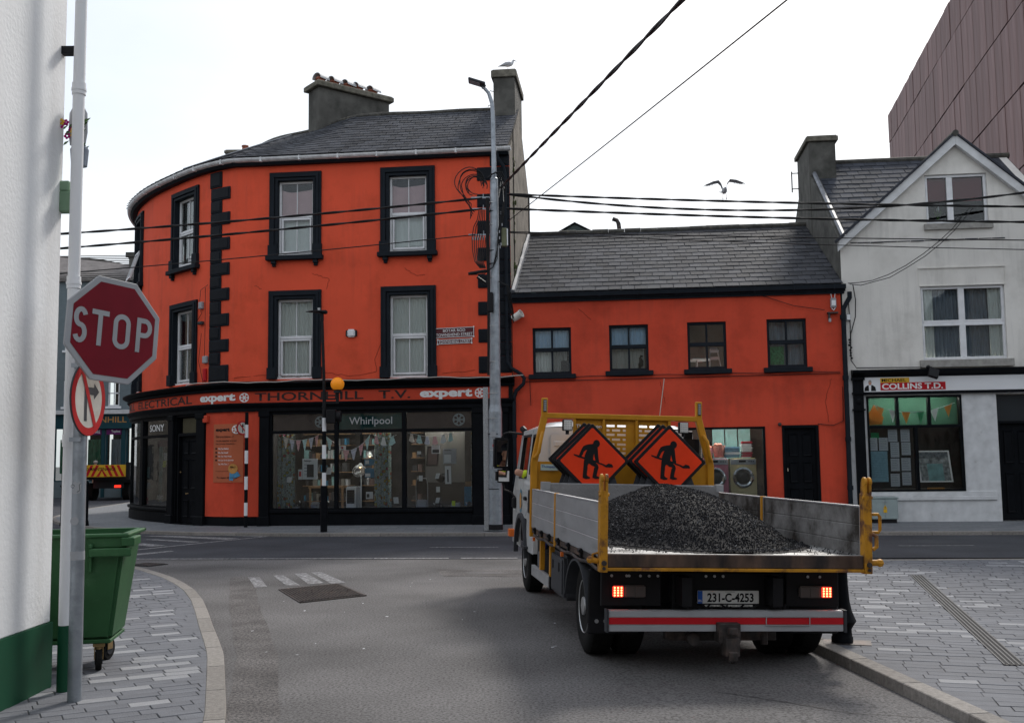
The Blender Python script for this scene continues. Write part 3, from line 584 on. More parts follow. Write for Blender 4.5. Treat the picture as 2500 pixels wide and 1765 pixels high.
# ------------------------------------------------------------------ the orange corner building
bA, _ = fthing('corner_building', 'tall orange three-storey corner building with dark quoins, curved left corner and black shopfront', 'building', 0)
S_ = srange(-19.8, 0, .3)
H_up = [(-5.80, -4.90, 6.70, 8.60), (-2.99, -2.05, 6.70, 8.61), (-5.80, -4.89, 3.66, 5.63), (-2.98, -2.04, 3.63, 5.65), (-9.5, -8.46, 6.70, 8.56), (-9.5, -8.46, 3.66, 5.58), (-13.1, -12.2, 6.75, 8.6), (-13.0, -12.08, 3.66, 5.6)]
b = B(); wall(b, PA, S_, [3.3, 5, 7, 9.08], H_up, 0, .2); wA = b.obj('wall', 'orange', bA)
H_lo = [(-5.92, -.96, .5, 2.83), (-9.19, -8.12, .12, 2.82), (-13.3, -9.57, .5, 2.82)]
b = B(); wall(b, PA, S_, [-.05, 1, 3.2], H_lo, .04, .2); shopf = b.obj('shopfront', 'black', bA)
b = B(); b.sweep(PA, srange(-19.8, -.01, .5), [(-4.95, -.1), (-4.95, 9.2), (-5.05, 9.2), (-5.05, -.1)]); b.obj('rear_wall', 'dash', bA)
# gable end wall
GM = Matrix(((0, 0, 1, -.25), (1, 0, 0, 0), (0, 1, 0, 0), (0, 0, 0, 1)))
b = B().prism([(.012, -.1), (5.0, -.1), (5.0, 9.15), (2.5, 11.0), (.012, 9.12)], .25, GM); ga = b.obj('gable_wall', 'dash', bA)
for k in range(34):      # moss tufts in the crack of the gable render
    z = R.uniform(5.8, 9.2); B().ball((.02, .75+R.gauss(0, .05)+(.35 if R.random() < .25 else 0), z), R.uniform(.02, .055), 6, (.5, 1, 1.6)).obj('moss_tuft', 'moss', ga)
b = B().tube([(.015, .78+.02*sin(z*3), z) for z in [5.7+.2*i for i in range(22)]], .012, 5); b.obj('render_crack', 'plastic', ga)
B().box(-.02, .03, 4.82, 4.98, 6, 9.2).obj('rear_downpipe', 'plastic', ga)
# roof: slate courses from the gutter up to the ridge, following the curve
def ZR(u): return 11.0-.28*min(1, max(0, (-u-4.6)/1.6))
RU = [0, -2.2, -4.5, -7.0, -9.0, -11.0, -13.5, -16.5, -20.5]; RP = [Vector(q) for q in ((0, 2.5), (-2.2, 2.5), (-4.5, 2.5), (-6.4, 2.95), (-7.8, 3.95), (-9.0, 5.4), (-9.9, 7.3), (-10.4, 9.5), (-10.8, 12.5))]
def RG(u):
    for i in range(len(RU)-1):
        if u >= RU[i+1] or i == len(RU)-2:
            t = (u-RU[i])/(RU[i+1]-RU[i]); p = [RP[max(i-1, 0)] if i else 2*RP[0]-RP[1], RP[i], RP[i+1], RP[min(i+2, len(RP)-1)]]; a, b, c, d = p
            q = .5*((2*b)+(c-a)*t+(2*a-5*b+4*c-d)*t*t+(3*b-a-3*c+d)*t**3); return Vector((q.x, q.y, ZR(u)))
def FA(u, t): e = PA(u, .26, 9.17); return e.lerp(RG(u), t)
b = B(); us = srange(-19.5, 0, .35)
b.add([FA(u, t) for u in us for t in (0, 1)], [(2*i, 2*i+2, 2*i+3, 2*i+1) for i in range(len(us)-1)])
b.add([p for u in us for p in (RG(u), PA(u, -5.15, 9.1) if u > -5 else RG(u)+(RG(u)-PA(u, 0, ZR(u))).normalized()*2.4-Vector((0, 0, 1.6)))], [(2*i, 2*i+2, 2*i+3, 2*i+1) for i in range(len(us)-1)])
rA = b.obj('roof', 'slate_w', bA)
slates(rA, FA, -13.6, -.01, 15, .30, 'slate_w', 300, lambda u, t: abs(u+4.2)*.55+t*3.2)
rc = [RG(u)+Vector((0, 0, .02+.008*sin(u*3))) for u in srange(-19, -.6, .35)]
for i in range(len(rc)-1): B().cyl(rc[i], rc[i+1].lerp(rc[i], .03), .075, n=8).obj('ridge_tile', 'ridge', rA)
hp = [FA(-7.0+(-8.6+7.0)*k/14, 1-k/14)+Vector((0, 0, .02)) for k in range(15)]
b = B().tube(hp, .035, 6); b.obj('hip_flashing', 'lead', rA)
B().sweep(PA, srange(-19.4, -.0, .4), [(.0, 8.99), (.14, 8.99), (.24, 9.1), (.0, 9.1)]).obj('eaves_board', 'charcoal', bA)
prof = [(.13+.0, 9.10), (.15, 9.075), (.20, 9.055), (.25, 9.075), (.28, 9.11), (.285, 9.15), (.27, 9.15), (.265, 9.115), (.2, 9.075), (.145, 9.115), (.13, 9.15)]
gt = B().sweep(PA, srange(-19.2, .06, .35), prof).obj('gutter', 'gutterw', bA)
for u in srange(-13, -.3, .95): B().pbox(PA, u-.025, u+.025, .0, .29, 9.045, 9.07).pbox(PA, u-.02, u+.02, .285, .292, 9.05, 9.16).obj('gutter_bracket', 'gutterw', gt)
# quoins
def quoin(s0, s1, z0, z1):
    b = B().pbox(PA, s0, s1, -.02, .035, z0, z1, 2); q = b.obj('quoin_stone', 'charcoal', bA, bevel=.012)
    B().pbox(PA, s0+.04, s1-.04, .03, .05, z0+.04, z1-.04, 2).obj('carved_face', 'vermic', q, bevel=.006)
z = 8.54
quoin(-7.76, -7.33, 8.56, 8.96)
for k in range(8):
    t = 8.54-.641*k; quoin(-7.72, -7.05, t-(.42 if k == 7 else .315), t)
    if k < 7: quoin(-7.72, -7.32, t-.636, t-.322)
quoin(-.48, -.003, 8.74, 9.0)
for k in range(8):
    t = 8.72-.66*k; quoin(-.80, -.004, t-(.40 if k == 7 else .325), t)
    if k < 7: quoin(-.48, -.003, t-.655, t-.33)
# windows
def fill_pink(s0, s1, z0, z1, mid, P=PA, col='blindp'):
    def f(w_):
        drape(P, s0+.04, s1-.04, mid+.02, z1-.16, -.2, w_, col, 'blind', .006, 2, sag=.10); drape(P, s0+.04, s1-.04, z0, mid, -.24, w_, 'net', 'net_curtain', .004, 3)
    return f
def fill_net(s0, s1, z0, z1, mid, P=PA, col='net'):
    return lambda w_: drape(P, s0+.03, s1-.03, z0, z1, -.22, w_, col, 'net_curtain', R.uniform(.006, .016), R.choice((4, 6, 9)))
for i, (h, mid, kind) in enumerate(zip(H_up, (7.71, 7.67, 4.69, 4.68, 7.69, 4.67, 7.7, 4.7), 'ppnngrdd')):
    s0, s1, z0, z1 = h; n = 1 if s0 > -7 else 3
    fill = {'p': fill_pink(s0, s1, z0, z1, mid), 'n': fill_net(s0, s1, z0, z1, mid), 'g': fill_net(s0, s1, z0, z1, mid, col='netg'), 'r': fill_pink(s0, s1, z0, z1, mid, col='blindr'), 'd': (lambda w_: None)}[kind]
    w_ = sash_window(bA, PA, s0, s1, z0, z1, mid, fill, n); surround(w_, PA, s0, s1, z0, z1, cill=i not in (2, 3, 5, 7), n=n)
    if i == 4: B().ball(PA(-8.9, -.16, 6.98), .05, 8).ball(PA(-8.9, -.16, 6.9), .06, 8, (1, 1, .6)).obj('cat_figurine', 'white', w_)
# open top-hung sash in the left-hand upper window
def PT(s, q, z): return PA(s, -.08+(8.0-z)*.32+q, z)
b = B(); framebox(b, PT, -13.0, -12.28, 6.9, 7.7, .05, 0, .05); b.obj('open_sash', 'upvc', bA, label='white top-hung sash hanging open')
# shopfront mouldings following the wall
SS = srange(-19.5, .06, .35)
B().sweep(PA, SS, [(.0, 3.44), (.12, 3.44), (.16, 3.47), (.2, 3.50), (.24, 3.53), (.3, 3.535), (.3, 3.565), (.0, 3.62)]).obj('cornice', 'black', bA)
B().sweep(PA, SS, [(.0, 3.37), (.15, 3.37), (.17, 3.40), (.15, 3.44), (.0, 3.44)]).obj('cornice_moulding', 'black', bA)
fa = B().sweep(PA, srange(-19.5, -.07, .3), [(.0, 3.085), (.10, 3.085), (.10, 3.37), (.0, 3.37)]).obj('fascia', 'fascia', bA)
B().sweep(PA, SS, [(.0, 2.88), (.10, 2.88), (.10, 2.96), (.14, 3.0), (.17, 3.05), (.17, 3.085), (.0, 3.085)]).obj('architrave', 'black', bA)
fb = B().pbox(PA, -.075, .0, .0, .14, 3.085, 3.37); fb.obj('fascia_end', 'black', bA)
lettering('ELECTRICAL', PA, -11.75, -8.28, 3.13, 3.335, .106, 'letb', fa, .012)
lettering('THORNHILL', PA, -16.0, -12.15, 3.13, 3.335, .106, 'letb', fa, .012)
lettering('expert', PA, -7.93, -6.78, 3.09, 3.33, .106, 'letw', fa, .045)
lettering('THORNHILL', PA, -6.31, -3.6, 3.13, 3.33, .106, 'letb', fa, .014)
lettering('T.V.', PA, -3.23, -2.45, 3.13, 3.33, .106, 'letb', fa, .014)
lettering('expert', PA, -2.22, -.95, 3.08, 3.335, .106, 'letw', fa, .045)
def roundel(P, s, z, r, o, parent, m1='letw', m2='fascia'):
    b = B(); b.add([P(s+r*cos(2*pi*k/24), o, z+r*sin(2*pi*k/24)) for k in range(24)], [tuple(range(24))]); e = b.obj('round_emblem', m1, parent)
    b = B()
    for k in range(6):
        a = 2*pi*k/6+pi/6; f = lambda rr, aa: P(s+r*rr*cos(aa), o+.004, z+r*rr*sin(aa)); b.add([f(.28, a), f(.62, a-.38), f(.9, a), f(.62, a+.38)], [(0, 1, 2, 3)])
    b.obj('star', m2, e)
roundel(PA, -6.58, 3.22, .115, .108, fa); roundel(PA, -.77, 3.225, .12, .108, fa)
# pilasters, stallriser
for (a, c, o) in ((-.95, -.68, .10), (-.66, -.10, .07), (-6.19, -5.95, .11), (-8.09, -7.76, .11), (-9.54, -9.24, .11)):
    b = B().pbox(PA, a, c, 0, o, -.05, 2.88).pbox(PA, a-.03, c+.03, 0, o+.04, -.05, .34).pbox(PA, a-.02, c+.02, 0, o+.03, 2.74, 2.87)
    b.obj('pilaster', 'black', bA, bevel=.012)
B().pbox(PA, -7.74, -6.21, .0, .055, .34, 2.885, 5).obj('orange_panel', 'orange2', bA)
B().pbox(PA, -5.93, -.97, .0, .085, .42, .495).pbox(PA, -5.93, -.97, .0, .06, -.05, .38).obj('stallriser', 'black', bA, bevel=.01)
B().sweep(PA, srange(-13.4, -9.56, .3), [(0, .42), (.1, .42), (.12, .46), (.1, .5), (0, .5)]).sweep(PA, srange(-13.4, -9.56, .3), [(0, -.05), (.07, -.05), (.07, .38), (0, .38)]).obj('stallriser', 'black', bA)
def shopwin(a, c, n=1):
    b = B(); framebox(b, PA, a-.03, c+.03, .5, 2.83, .035, -.06, .05, n); b.pbox(PA, a, c, -.06, .05, 2.33, 2.40, n); w_ = b.obj('window', 'black', bA)
    pane(PA, a, c, .53, 2.34, -.01, w_, 'shopglass', n); pane(PA, a, c, 2.39, 2.80, -.01, w_, 'shopglass', n); return w_
for sa_, sb_, q_ in ((-5.7, -4.5, -.55), (-4.1, -2.8, -.55), (-2.4, -1.1, -.55), (-11.2, -9.8, -.5), (-12.9, -11.9, -.5)): B().pbox(PA, sa_, sb_, q_-.04, q_+.04, 2.80, 2.84, 3).obj('hidden_fill_light', 'tube', bA)  # added tubes, hidden above the glass, that brighten the corner shop's stock
ws = [shopwin(a, c, n) for a, c, n in ((-5.90, -4.33, 1), (-4.25, -2.67, 1), (-2.58, -.98, 1), (-11.4, -9.60, 5), (-13.2, -11.65, 4))]
for a, c in ((-4.33, -4.25), (-2.67, -2.58), (-11.65, -11.4)): B().pbox(PA, a, c, -.07, .06, .5, 2.83).obj('mullion', 'black', bA)
# light boxes / transom panels with their lettering
for w_, a, c, mt in ((ws[0], -5.89, -4.34, 'brownp'), (ws[1], -4.24, -2.68, 'greenglass'), (ws[2], -2.57, -.99, 'brownp'), (ws[3], -11.38, -9.62, 'sonyp'), (ws[4], -13.1, -11.68, 'tealp')):
    B().pbox(PA, a, c, -.05, -.03, 2.41, 2.85, 4).obj('transom_panel', mt, w_)
lettering('Whirlpool', PA, -3.98, -2.92, 2.47, 2.70, -.0, 'letg', ws[1], .004); lettering('SONY', PA, -10.95, -9.98, 2.50, 2.68, .01, 'letw', ws[3], .006)
lettering('expert', PA, -5.75, -4.85, 2.50, 2.68, -.025, 'brownp', ws[0], .03); lettering('expert', PA, -2.4, -1.55, 2.50, 2.68, -.025, 'brownp', ws[2], .03); lettering('WHIRL', PA, -12.6, -11.8, 2.5, 2.7, 0, 'sonyp', ws[4], 0)
roundel(PA, -4.70, 2.6, .14, -.02, ws[0], 'letg', 'brownp'); roundel(PA, -1.3, 2.6, .15, -.02, ws[2], 'letg', 'brownp')
# entrance door of the corner building
panel_door(bA, PA, -9.03, -8.17, .14, 2.33, -.02, 2, [(1.62+.25, 2.22), (1.0, 1.75), (.28, .72)])
B().pbox(PA, -9.03, -8.17, -.12, .03, 2.33, 2.41).obj('door_transom', 'black', bA)
B().pbox(PA, -9.0, -8.2, -.06, -.05, 2.41, 2.79).obj('fanlight', mat('frosted_fanlight', (.07, .065, .04), .3), bA)
B().ball(PA(-8.62, .03, .88), .022, 8).ball(PA(-8.54, .03, .89), .018, 8).ball(PA(-8.93, .03, 1.42), .02, 8).obj('door_knob', 'gold', bA)
B().pbox(PA, -9.19, -8.02, -.1, .16, -.05, .13).obj('doorstep', 'black', bA)
# small fittings on the front
al, P = fthing('alarm_box', 'white alarm box on the orange wall between the two first-floor windows', 'alarm box', -3.92, out=0, z=4.64)
B().pbox(P, -4.02, -3.82, 0, .09, 4.645, 4.835).obj('cover', 'white', al, bevel=.03, seg=2); B().pbox(P, -4.06, -3.78, 0, .06, 4.66, 4.82).obj('base', 'charcoal', al, bevel=.02)
al, P = fthing('alarm_box', 'small orange painted box at the top left of the orange shopfront panel', 'alarm box', -7.7, out=-.06)
B().add([], []) ; q = B().pbox(PA, -7.80, -7.62, .05, .13, 2.64, 2.82)
q.v = [tuple(Vector(v)-Vector((-7.7, .06, 0))) for v in q.v]; q.obj('cover', 'orange2', al, bevel=.015)
def plate(z0, z1, s0, s1, lines, label, sh):
    t_, P = fthing('street_sign', label, 'street sign', (s0+s1)/2, out=0, z=z0)
    PP = lambda s, q, z: P(s, q, z+sh*(s-s0)/(s1-s0))
    bb = B().pbox(PP, s0, s1, 0, .02, z0, z1); bb.obj('plate', 'maroon', t_, bevel=.004)
    b = B(); framebox(b, PP, s0+.008, s1-.008, z0+.008, z1-.008, .012, .02, .026)
    for s in (s0, s1-.03):
        for z in (z0-.008, z1-.022): b.pbox(PP, s, s+.03, .0, .027, z, z+.03)
    b.obj('raised_border', 'letw', t_)
    for tx, a, c, e, g_ in lines: lettering(tx, PP, a, c, e, g_, .026, 'letw', t_, .004)
plate(4.56, 4.81, -1.87, -.90, [('BÓTAR RÓD', -1.66, -1.12, 4.70, 4.785), ('TOWNSHEND STREET', -1.83, -.94, 4.60, 4.67)], 'upper maroon bilingual street name plate beside the first-floor window', .02)
plate(4.405, 4.53, -1.81, -.95, [('TOWNSHEND STREET', -1.77, -.99, 4.435, 4.495)], 'lower maroon English-only street name plate beside the first-floor window', .02)
# meter boxes and wires beside the curved corner's quoins
def boxon(s0, s1, z0, z1, d_, mt, label, cat='junction box', name='junction_box'):
    c = PA((s0+s1)/2, 0, z0); t_ = thing(name, label, cat, M=FRAME @ Matrix.Translation(c)); q = B().pbox(PA, s0, s1, .0, d_, z0, z1); q.v = [tuple(Vector(v)-c) for v in q.v]; q.obj('housing', mt, t_, bevel=.01)
    q = B().pbox(PA, s0+.02, s1-.02, d_, d_+.008, z0+.02, z1-.02); q.v = [tuple(Vector(v)-c) for v in q.v]; q.obj('lid', mt, t_, bevel=.004)
boxon(-8.13, -7.97, 5.52, 5.70, .07, 'signwhite', 'upper small grey junction box on the orange wall by the curved corner')
boxon(-7.93, -7.76, 4.13, 4.31, .07, 'signwhite', 'lower small grey junction box just left of the dark quoins'); boxon(-7.93, -7.80, 3.68, 4.0, .05, 'red', 'narrow red box under the lower junction box by the quoins')
boxon(-8.12, -7.95, 5.12, 5.2, .09, 'grey', 'small dark camera bracket between the two wall boxes', 'bracket', 'wall_bracket')
def wires(lst, parent, mt='cable', name='cable', r=.007):
    b = B()
    for pts in lst: b.tube(pts, r, 5)
    return b.obj(name, mt, parent, smooth=True)
wires([[PA(-7.86, .05, 6.05), PA(-7.85, .05, 5.2), PA(-7.84, .06, 4.3)], [PA(-8.05, .05, 5.5), PA(-8.0, .05, 5.4), PA(-8.25, .04, 5.2)], [PA(-8.05, .08, 5.7), PA(-8.04, .06, 6.0), PA(-7.75, .06, 6.1)], [PA(-8.0, .05, 4.9), PA(-8.1, .05, 4.2), PA(-7.9, .05, 3.64)]], bA)
wires([[PA(s, .33, 3.585+.02*sin(s*2.3)+.01*sin(s*7)) for s in srange(-8.2, .3, .25)]], bA, 'rope', r=.012)
# downpipe with a swan neck round the shop cornice
b = B().tube([PA(-.28, .2, 9.05), PA(-.27, .2, 8.9), PA(-.14, .09, 8.7), PA(-.10, .08, 8.5), PA(-.10, .08, 3.95), PA(-.02, .1, 3.8), Vector((.22, -.1, 3.65)), Vector((.3, -.1, 3.55)), Vector((.28, -.1, 3.42)), Vector((.1, -.1, 3.25)), Vector((.05, -.1, 3.1)), Vector((.05, -.1, .12))], .045, 10)
for z in (8.3, 7.0, 5.6, 4.3, 2.2, 1.1): b.cyl((-.10 if z > 4 else .05, -.09, z-.05), (-.10 if z > 4 else .05, -.09, z+.05), .06, n=10)
b.obj('downpipe', 'charcoal', bA, smooth=True)
# chimneys
FI = FRAME.inverted(); c = FI @ Vector((-5.18, 27.45, 0))
chimney(bA, (c.x, c.y), atan2(.62, .78)+TH, 2.25, .62, 9.7, 12.02, cap=.17, over=.10, pots=(.10, .29, .48, .63, .84), cowls=True, poth=.2, potr=.13)
chimney(bA, (-.62, 1.95), 0, .57, 1.85, 9.9, 11.92, cap=.22, over=.055)
for z in (11.45, 11.05): B().tube([(-.62, 2.3, z), (-.78, 2.2, z), (-.8, 2.2, z-.05)], .012, 5).obj('hook', 'iron', bA)
c = FI @ Vector((-8.95, 32.0, 0)); chimney(bA, (c.x, c.y), TH, 1.05, .6, 9, 11.5, cap=.12, over=.07, pots=(.48,), poth=.22, potr=.1)
for c, zz in ((PA(-11.2, -5.0, 0), 0),): pass
# ------------------------------------------------------------------ what stands inside the corner shop
b = B(); RI = lambda s, q, z: PA(s, q, z)
b.pbox(RI, -6.0, -.9, -2.6, -.05, .36, .46); b.pbox(RI, -6.0, -.9, -2.65, -2.6, .4, 3.1); b.pbox(RI, -6.05, -6.0, -2.6, -.05, .4, 3.1); b.pbox(RI, -.9, -.85, -2.6, -.05, .4, 3.1); b.pbox(RI, -6.0, -.9, -2.6, -.05, 2.85, 2.9)
b.pbox(PA, -13.6, -9.3, -1.6, -.05, .36, .46, 6); b.pbox(PA, -13.6, -9.3, -1.65, -1.6, .4, 3.0, 6); b.pbox(PA, -9.32, -9.27, -1.6, -.05, .4, 2.9); b.pbox(PA, -13.6, -9.3, -1.6, -.05, 2.85, 2.9, 6)
b.obj('shop_interior', 'room', bA)
def item(name, label, cat, s, q, z, group=None):
    c = PA(s, q, z); t_ = thing(name, label, cat, M=FRAME @ Matrix.Translation(c), group=group); return t_, (lambda a, o, zz: PA(a, o, zz)-c)
# shelves with stock, deep inside
for j, (sa, sb) in enumerate(((-5.8, -4.5), (-4.2, -3.5), (-2.9, -2.62))):
    t_, P = item('shelf_unit', ['dark shelves of small stock behind the left shop window', 'dark shelves behind the fan in the middle shop window', 'narrow dark shelves at the right side of the middle shop window'][j], 'shelves', (sa+sb)/2, -2.3, .46)
    for z in (.6, 1.0, 1.35, 1.7, 2.05, 2.35): B().pbox(P, sa, sb, -2.5, -2.1, z, z+.02).obj('shelf', 'wood', t_)
    for z in (.62, 1.02, 1.37, 1.72, 2.07):
        s = sa+.03
        while s < sb-.1:
            w1 = R.uniform(.06, .16); B().pbox(P, s, min(s+w1-.02, sb), -2.35, -2.12, z, z+R.uniform(.1, .24)).obj('packet', R.choice(['card', 'bluebox', 'grey', 'signwhite', 'brownp', 'plastic', 'greyboard', 'tealp', 'grey']), t_); s += w1
for a, c, lb, q in ((-5.88, -5.42, 'floral curtain panel at the far left of the left shop window', -.35), (-3.45, -3.04, 'floral curtain panel in the middle shop window beside the fan', -.4), (-1.03, -.98, 'narrow strip of floral fabric at the right edge of the right shop window', -.2)):
    t_, P = item('floral_curtain', lb, 'curtain', (a+c)/2, q, .5); drape(P, a, c, .5, 2.32, q, t_, 'floral', 'fabric', .03, max(2, (c-a)*9), n=24)
def bunting(label, pts, mats, shape='flag', sz=.17, q=-.12, grp=None):
    t_, P = item('bunting', label, 'bunting', pts[0][0], q, pts[0][1], grp)
    B().tube([P(s, q, z) for s, z in pts], .005, 4).obj('string', 'white', t_)
    for k in range(len(pts)-1):
        (s0, z0), (s1, z1) = pts[k], pts[k+1]; a = s0+(s1-s0)*.12; c = s1-(s1-s0)*.12; za = z0+(z1-z0)*.12; zc = z1-(z1-z0)*.12; mid = (a+c)/2; zb = (za+zc)/2
        mt = mats[k % len(mats)]
        if shape == 'flag':
            n = 5; L_ = [(a+(mid-a)*i/n+.012*sin(i*pi), za-(sz)*i/n*(1.0)) for i in range(n+1)]
            poly = [(a, za), (a+.012, za-sz*.3), (a+(mid-a)*.45, za-sz*.5), (a+(mid-a)*.6, za-sz*.82), (mid, zb-sz*1.1), (c-(c-mid)*.6, zc-sz*.82), (c-(c-mid)*.45, zc-sz*.5), (c-.012, zc-sz*.3), (c, zc)]
        elif shape == 'tri': poly = [(a, za), (mid, zb-sz), (c, zc)]
        else: w_ = (c-a); poly = [(a+w_*.28, za), (a+w_*.2, za-sz*.35), (a, za-sz*.85), (mid, zb-sz), (c, zc-sz*.85), (c-w_*.2, zc-sz*.35), (c-w_*.28, zc)]
        b = B(); nn = len(poly); b.add([P(x, q, y) for x, y in poly]+[P(x, q-.004, y) for x, y in poly], [tuple(range(nn)), tuple(range(nn, 2*nn))]+[(i, (i+1) % nn, nn+(i+1) % nn, nn+i) for i in range(nn)])
        b.obj('pennant' if shape != 'shade' else 'paper_lampshade', mt, t_)
bunting('wavy pastel pennants hanging across the left shop window', [(-5.68, 2.28), (-5.52, 2.2), (-5.36, 2.17), (-5.2, 2.17), (-5.04, 2.2), (-4.88, 2.24), (-4.76, 2.3)], ['bc', 'bg', 'bp', 'bb', 'bg', 'bp'], sz=.25)
bunting('wavy pennants rising from the fan to the lampshade garland', [(-4.62, 2.28), (-4.42, 2.12), (-4.2, 1.93), (-4.0, 1.9), (-3.8, 1.98), (-3.64, 2.1), (-3.48, 2.3)], ['bb', 'bc', 'bp', 'bg', 'bp', 'bb'], sz=.25, q=-.14)
bunting('paper lampshade garland in the right half of the middle shop window', [(-3.42, 2.28), (-3.26, 2.22), (-3.06, 2.19), (-2.84, 2.26)], ['bp', 'white', 'bb', 'bp'], 'shade', .21)
bunting('paper lampshade garland across the top of the right shop window', [(-2.56, 2.30), (-2.38, 2.27), (-2.18, 2.22), (-2.0, 2.21), (-1.8, 2.22), (-1.6, 2.27), (-1.44, 2.3)], ['bc', 'bb', 'bg', 'bp', 'white', 'bb'], 'shade', .21)
def board(label, s0, s1, z0, z1, mt, q=-.1, cat='poster', name='poster', stripes=0, pic=None, tilt=0, title=None, smt='ink', grp=None):
    t_, P = item(name, label, cat, (s0+s1)/2, q, z0, grp); f = (lambda a, o, zz: P(a+tilt*(zz-z0), o, zz))
    B().pbox(f, s0, s1, q-.012, q, z0, z1).obj('sheet', mt, t_)
    W_, H2 = s1-s0, z1-z0
    for k in range(stripes):
        z = z1-H2*(.12+.8*k/max(1, stripes)); B().pbox(f, s0+W_*.12, s0+W_*R.uniform(.5, .88), q+.001, q+.003, z-H2*.018, z).obj('printed_line', smt, t_)
    if pic: B().pbox(f, s0+W_*pic[0], s0+W_*pic[1], q+.001, q+.004, z0+H2*pic[2], z0+H2*pic[3]).obj('picture', pic[4], t_)
    if title: lettering(title, f, s0+W_*.1, s0+W_*.6, z1-H2*.16, z1-H2*.05, q+.004, smt, t_, .01, th=.002)
    return t_, f
board('grey kitchen appliance advert with black machine in the left shop window', -5.17, -4.79, 1.22, 1.72, 'paper', pic=(.3, .75, .1, .72, 'grey'), stripes=5, title='Ninja')
board('small square info card left of the kitchen appliance advert', -5.27, -5.18, 1.22, 1.46, 'paper', pic=(.2, .8, .3, .8, 'red'), stripes=2)
board('white price tag low in the left shop window', -5.58, -5.47, 1.15, 1.28, 'paper', q=-.16, cat='price tag', name='price_tag', tilt=.15, stripes=3)
board('white price tag hanging just right of the striped pole', -4.60, -4.48, 1.33, 1.5, 'paper', q=-.16, cat='price tag', name='price_tag', tilt=.2, stripes=3)
board('white notice with a red mark at the left of the middle shop window', -4.25, -4.08, 1.93, 2.02, 'paper', q=-.06, pic=(.35, .65, .2, .7, 'red'))
board('upper blue product box beside the floral curtain', -3.68, -3.45, 1.54, 1.69, 'bluebox', q=-.3, cat='box', name='product_box', pic=(.1, .5, .2, .8, 'paper'))
board('lower blue product box beside the floral curtain', -3.67, -3.44, 1.24, 1.47, 'bluebox', q=-.3, cat='box', name='product_box', pic=(.05, .6, .1, .45, 'paper'))
board('small white product card low beside the floral curtain', -3.64, -3.47, .73, .9, 'paper', q=-.3, pic=(.1, .5, .2, .7, 'grey'))
board('white price tag at the right foot of the middle shop window', -2.92, -2.80, .62, .77, 'paper', q=-.16, cat='price tag', name='price_tag', tilt=-.1, stripes=3)
board('small white leaflet pair at upper centre of the right shop window', -2.02, -1.81, 1.80, 2.0, 'paper', q=-.3, pic=(.1, .9, .1, .5, 'grey'), stripes=2)
board('large grey vacuum cleaner advert in the right shop window', -1.74, -1.41, 1.55, 1.92, 'signwhite', q=-.28, pic=(.1, .6, .08, .6, 'paper'), stripes=4, title='Shark')
board('tall white box with a slim appliance printed on it', -1.69, -1.54, 1.07, 1.5, 'paper', q=-.3, cat='box', name='product_box', pic=(.35, .6, .1, .8, 'grey'), tilt=-.02)
for i, (s, z, lb) in enumerate(((-2.30, 1.79, 'small white price tag high on the dark display box'), (-2.26, 1.15, 'white price tag on the black kettle display'), (-1.87, 1.20, 'tilted white tag on the round black appliance'), (-1.84, .88, 'white price tag below the round black appliance'), (-1.87, .62, 'tilted white price tag at the foot of the right shop window'))):
    board(lb, s-.045, s+.045, z, z+(.07 if i in (0,) else .13), 'paper', q=-.16, cat='price tag', name='price_tag', tilt=(0, 0, .25, 0, .25)[i], stripes=2)
board('yellow-green offer card on the boxed toaster', -1.50, -1.42, .55, .67, 'hiviz', q=-.12, cat='card', name='offer_card')
t_, P = item('display_board', 'tall grey display board standing behind the right shop window', 'display board', -1.8, -.75, .46)
B().pbox(P, -2.26, -1.28, -.8, -.75, 1.1, 2.33).obj('board', 'greyboard', t_)
t_, P = item('picture_frame', 'tilted black picture frame leaning on the grey display board', 'picture frame', -2.05, -.6, 1.5)
f = lambda a, o, zz: P(a+.05*(zz-1.5), o-.1*(zz-1.5), zz); b = B(); framebox(b, f, -2.21, -1.92, 1.5, 1.98, .03, -.62, -.58); b.obj('frame', 'plastic', t_); B().pbox(f, -2.19, -1.94, -.61, -.6, 1.52, 1.96).obj('print', 'brownp', t_)
# appliances on the window bed
t_, P = item('pedestal_fan', 'white pedestal fan standing in the middle shop window', 'fan', -3.84, -.45, .46)
B().lathe([(.16, 0), (.16, .02), (.02, .05), (.012, .06)], 20, Matrix.Translation(P(-3.8, -.45, .46))).obj('base', 'grey', t_, smooth=True)
B().cyl(P(-3.8, -.45, .5), P(-3.8, -.45, 1.3), .014).obj('pole', 'white', t_)
b = B(); fc = P(-3.84, -.38, 1.42); RX = Matrix.Translation(fc) @ Matrix.Rotation(radians(62), 4, 'X') @ Matrix.Rotation(0, 4, 'Z')
for r in (.16, .12, .08, .04): b.tube([RX @ Vector((r*cos(a*pi/12), r*sin(a*pi/12), -.05*(1-r/.17)-.02)) for a in range(25)], .004, 4)
for a in range(24): b.tube([RX @ Vector((r*cos(a*pi/12), r*sin(a*pi/12), -.05*(1-r/.17)-.02)) for r in (.02, .09, .16)], .0025, 3)
b.obj('guard', 'white', t_)
b = B()
for k in range(3):
    a0 = k*2*pi/3; b.add([RX @ Vector((r*cos(a0+d_), r*sin(a0+d_), z)) for r, d_, z in ((.02, 0, .0), (.14, -.35, -.01), (.15, .3, .02), (.02, .6, .01))], [(0, 1, 2, 3)])
b.lathe([(.03, -.04), (.035, .0), (.05, .06), (.04, .14), (.01, .15)], 14, RX); b.obj('fan_blades', 'signwhite', t_)
t_, P = item('air_cooler', 'white tower air cooler with a dark louvred front in the middle shop window', 'air cooler', -3.98, -.35, .46)
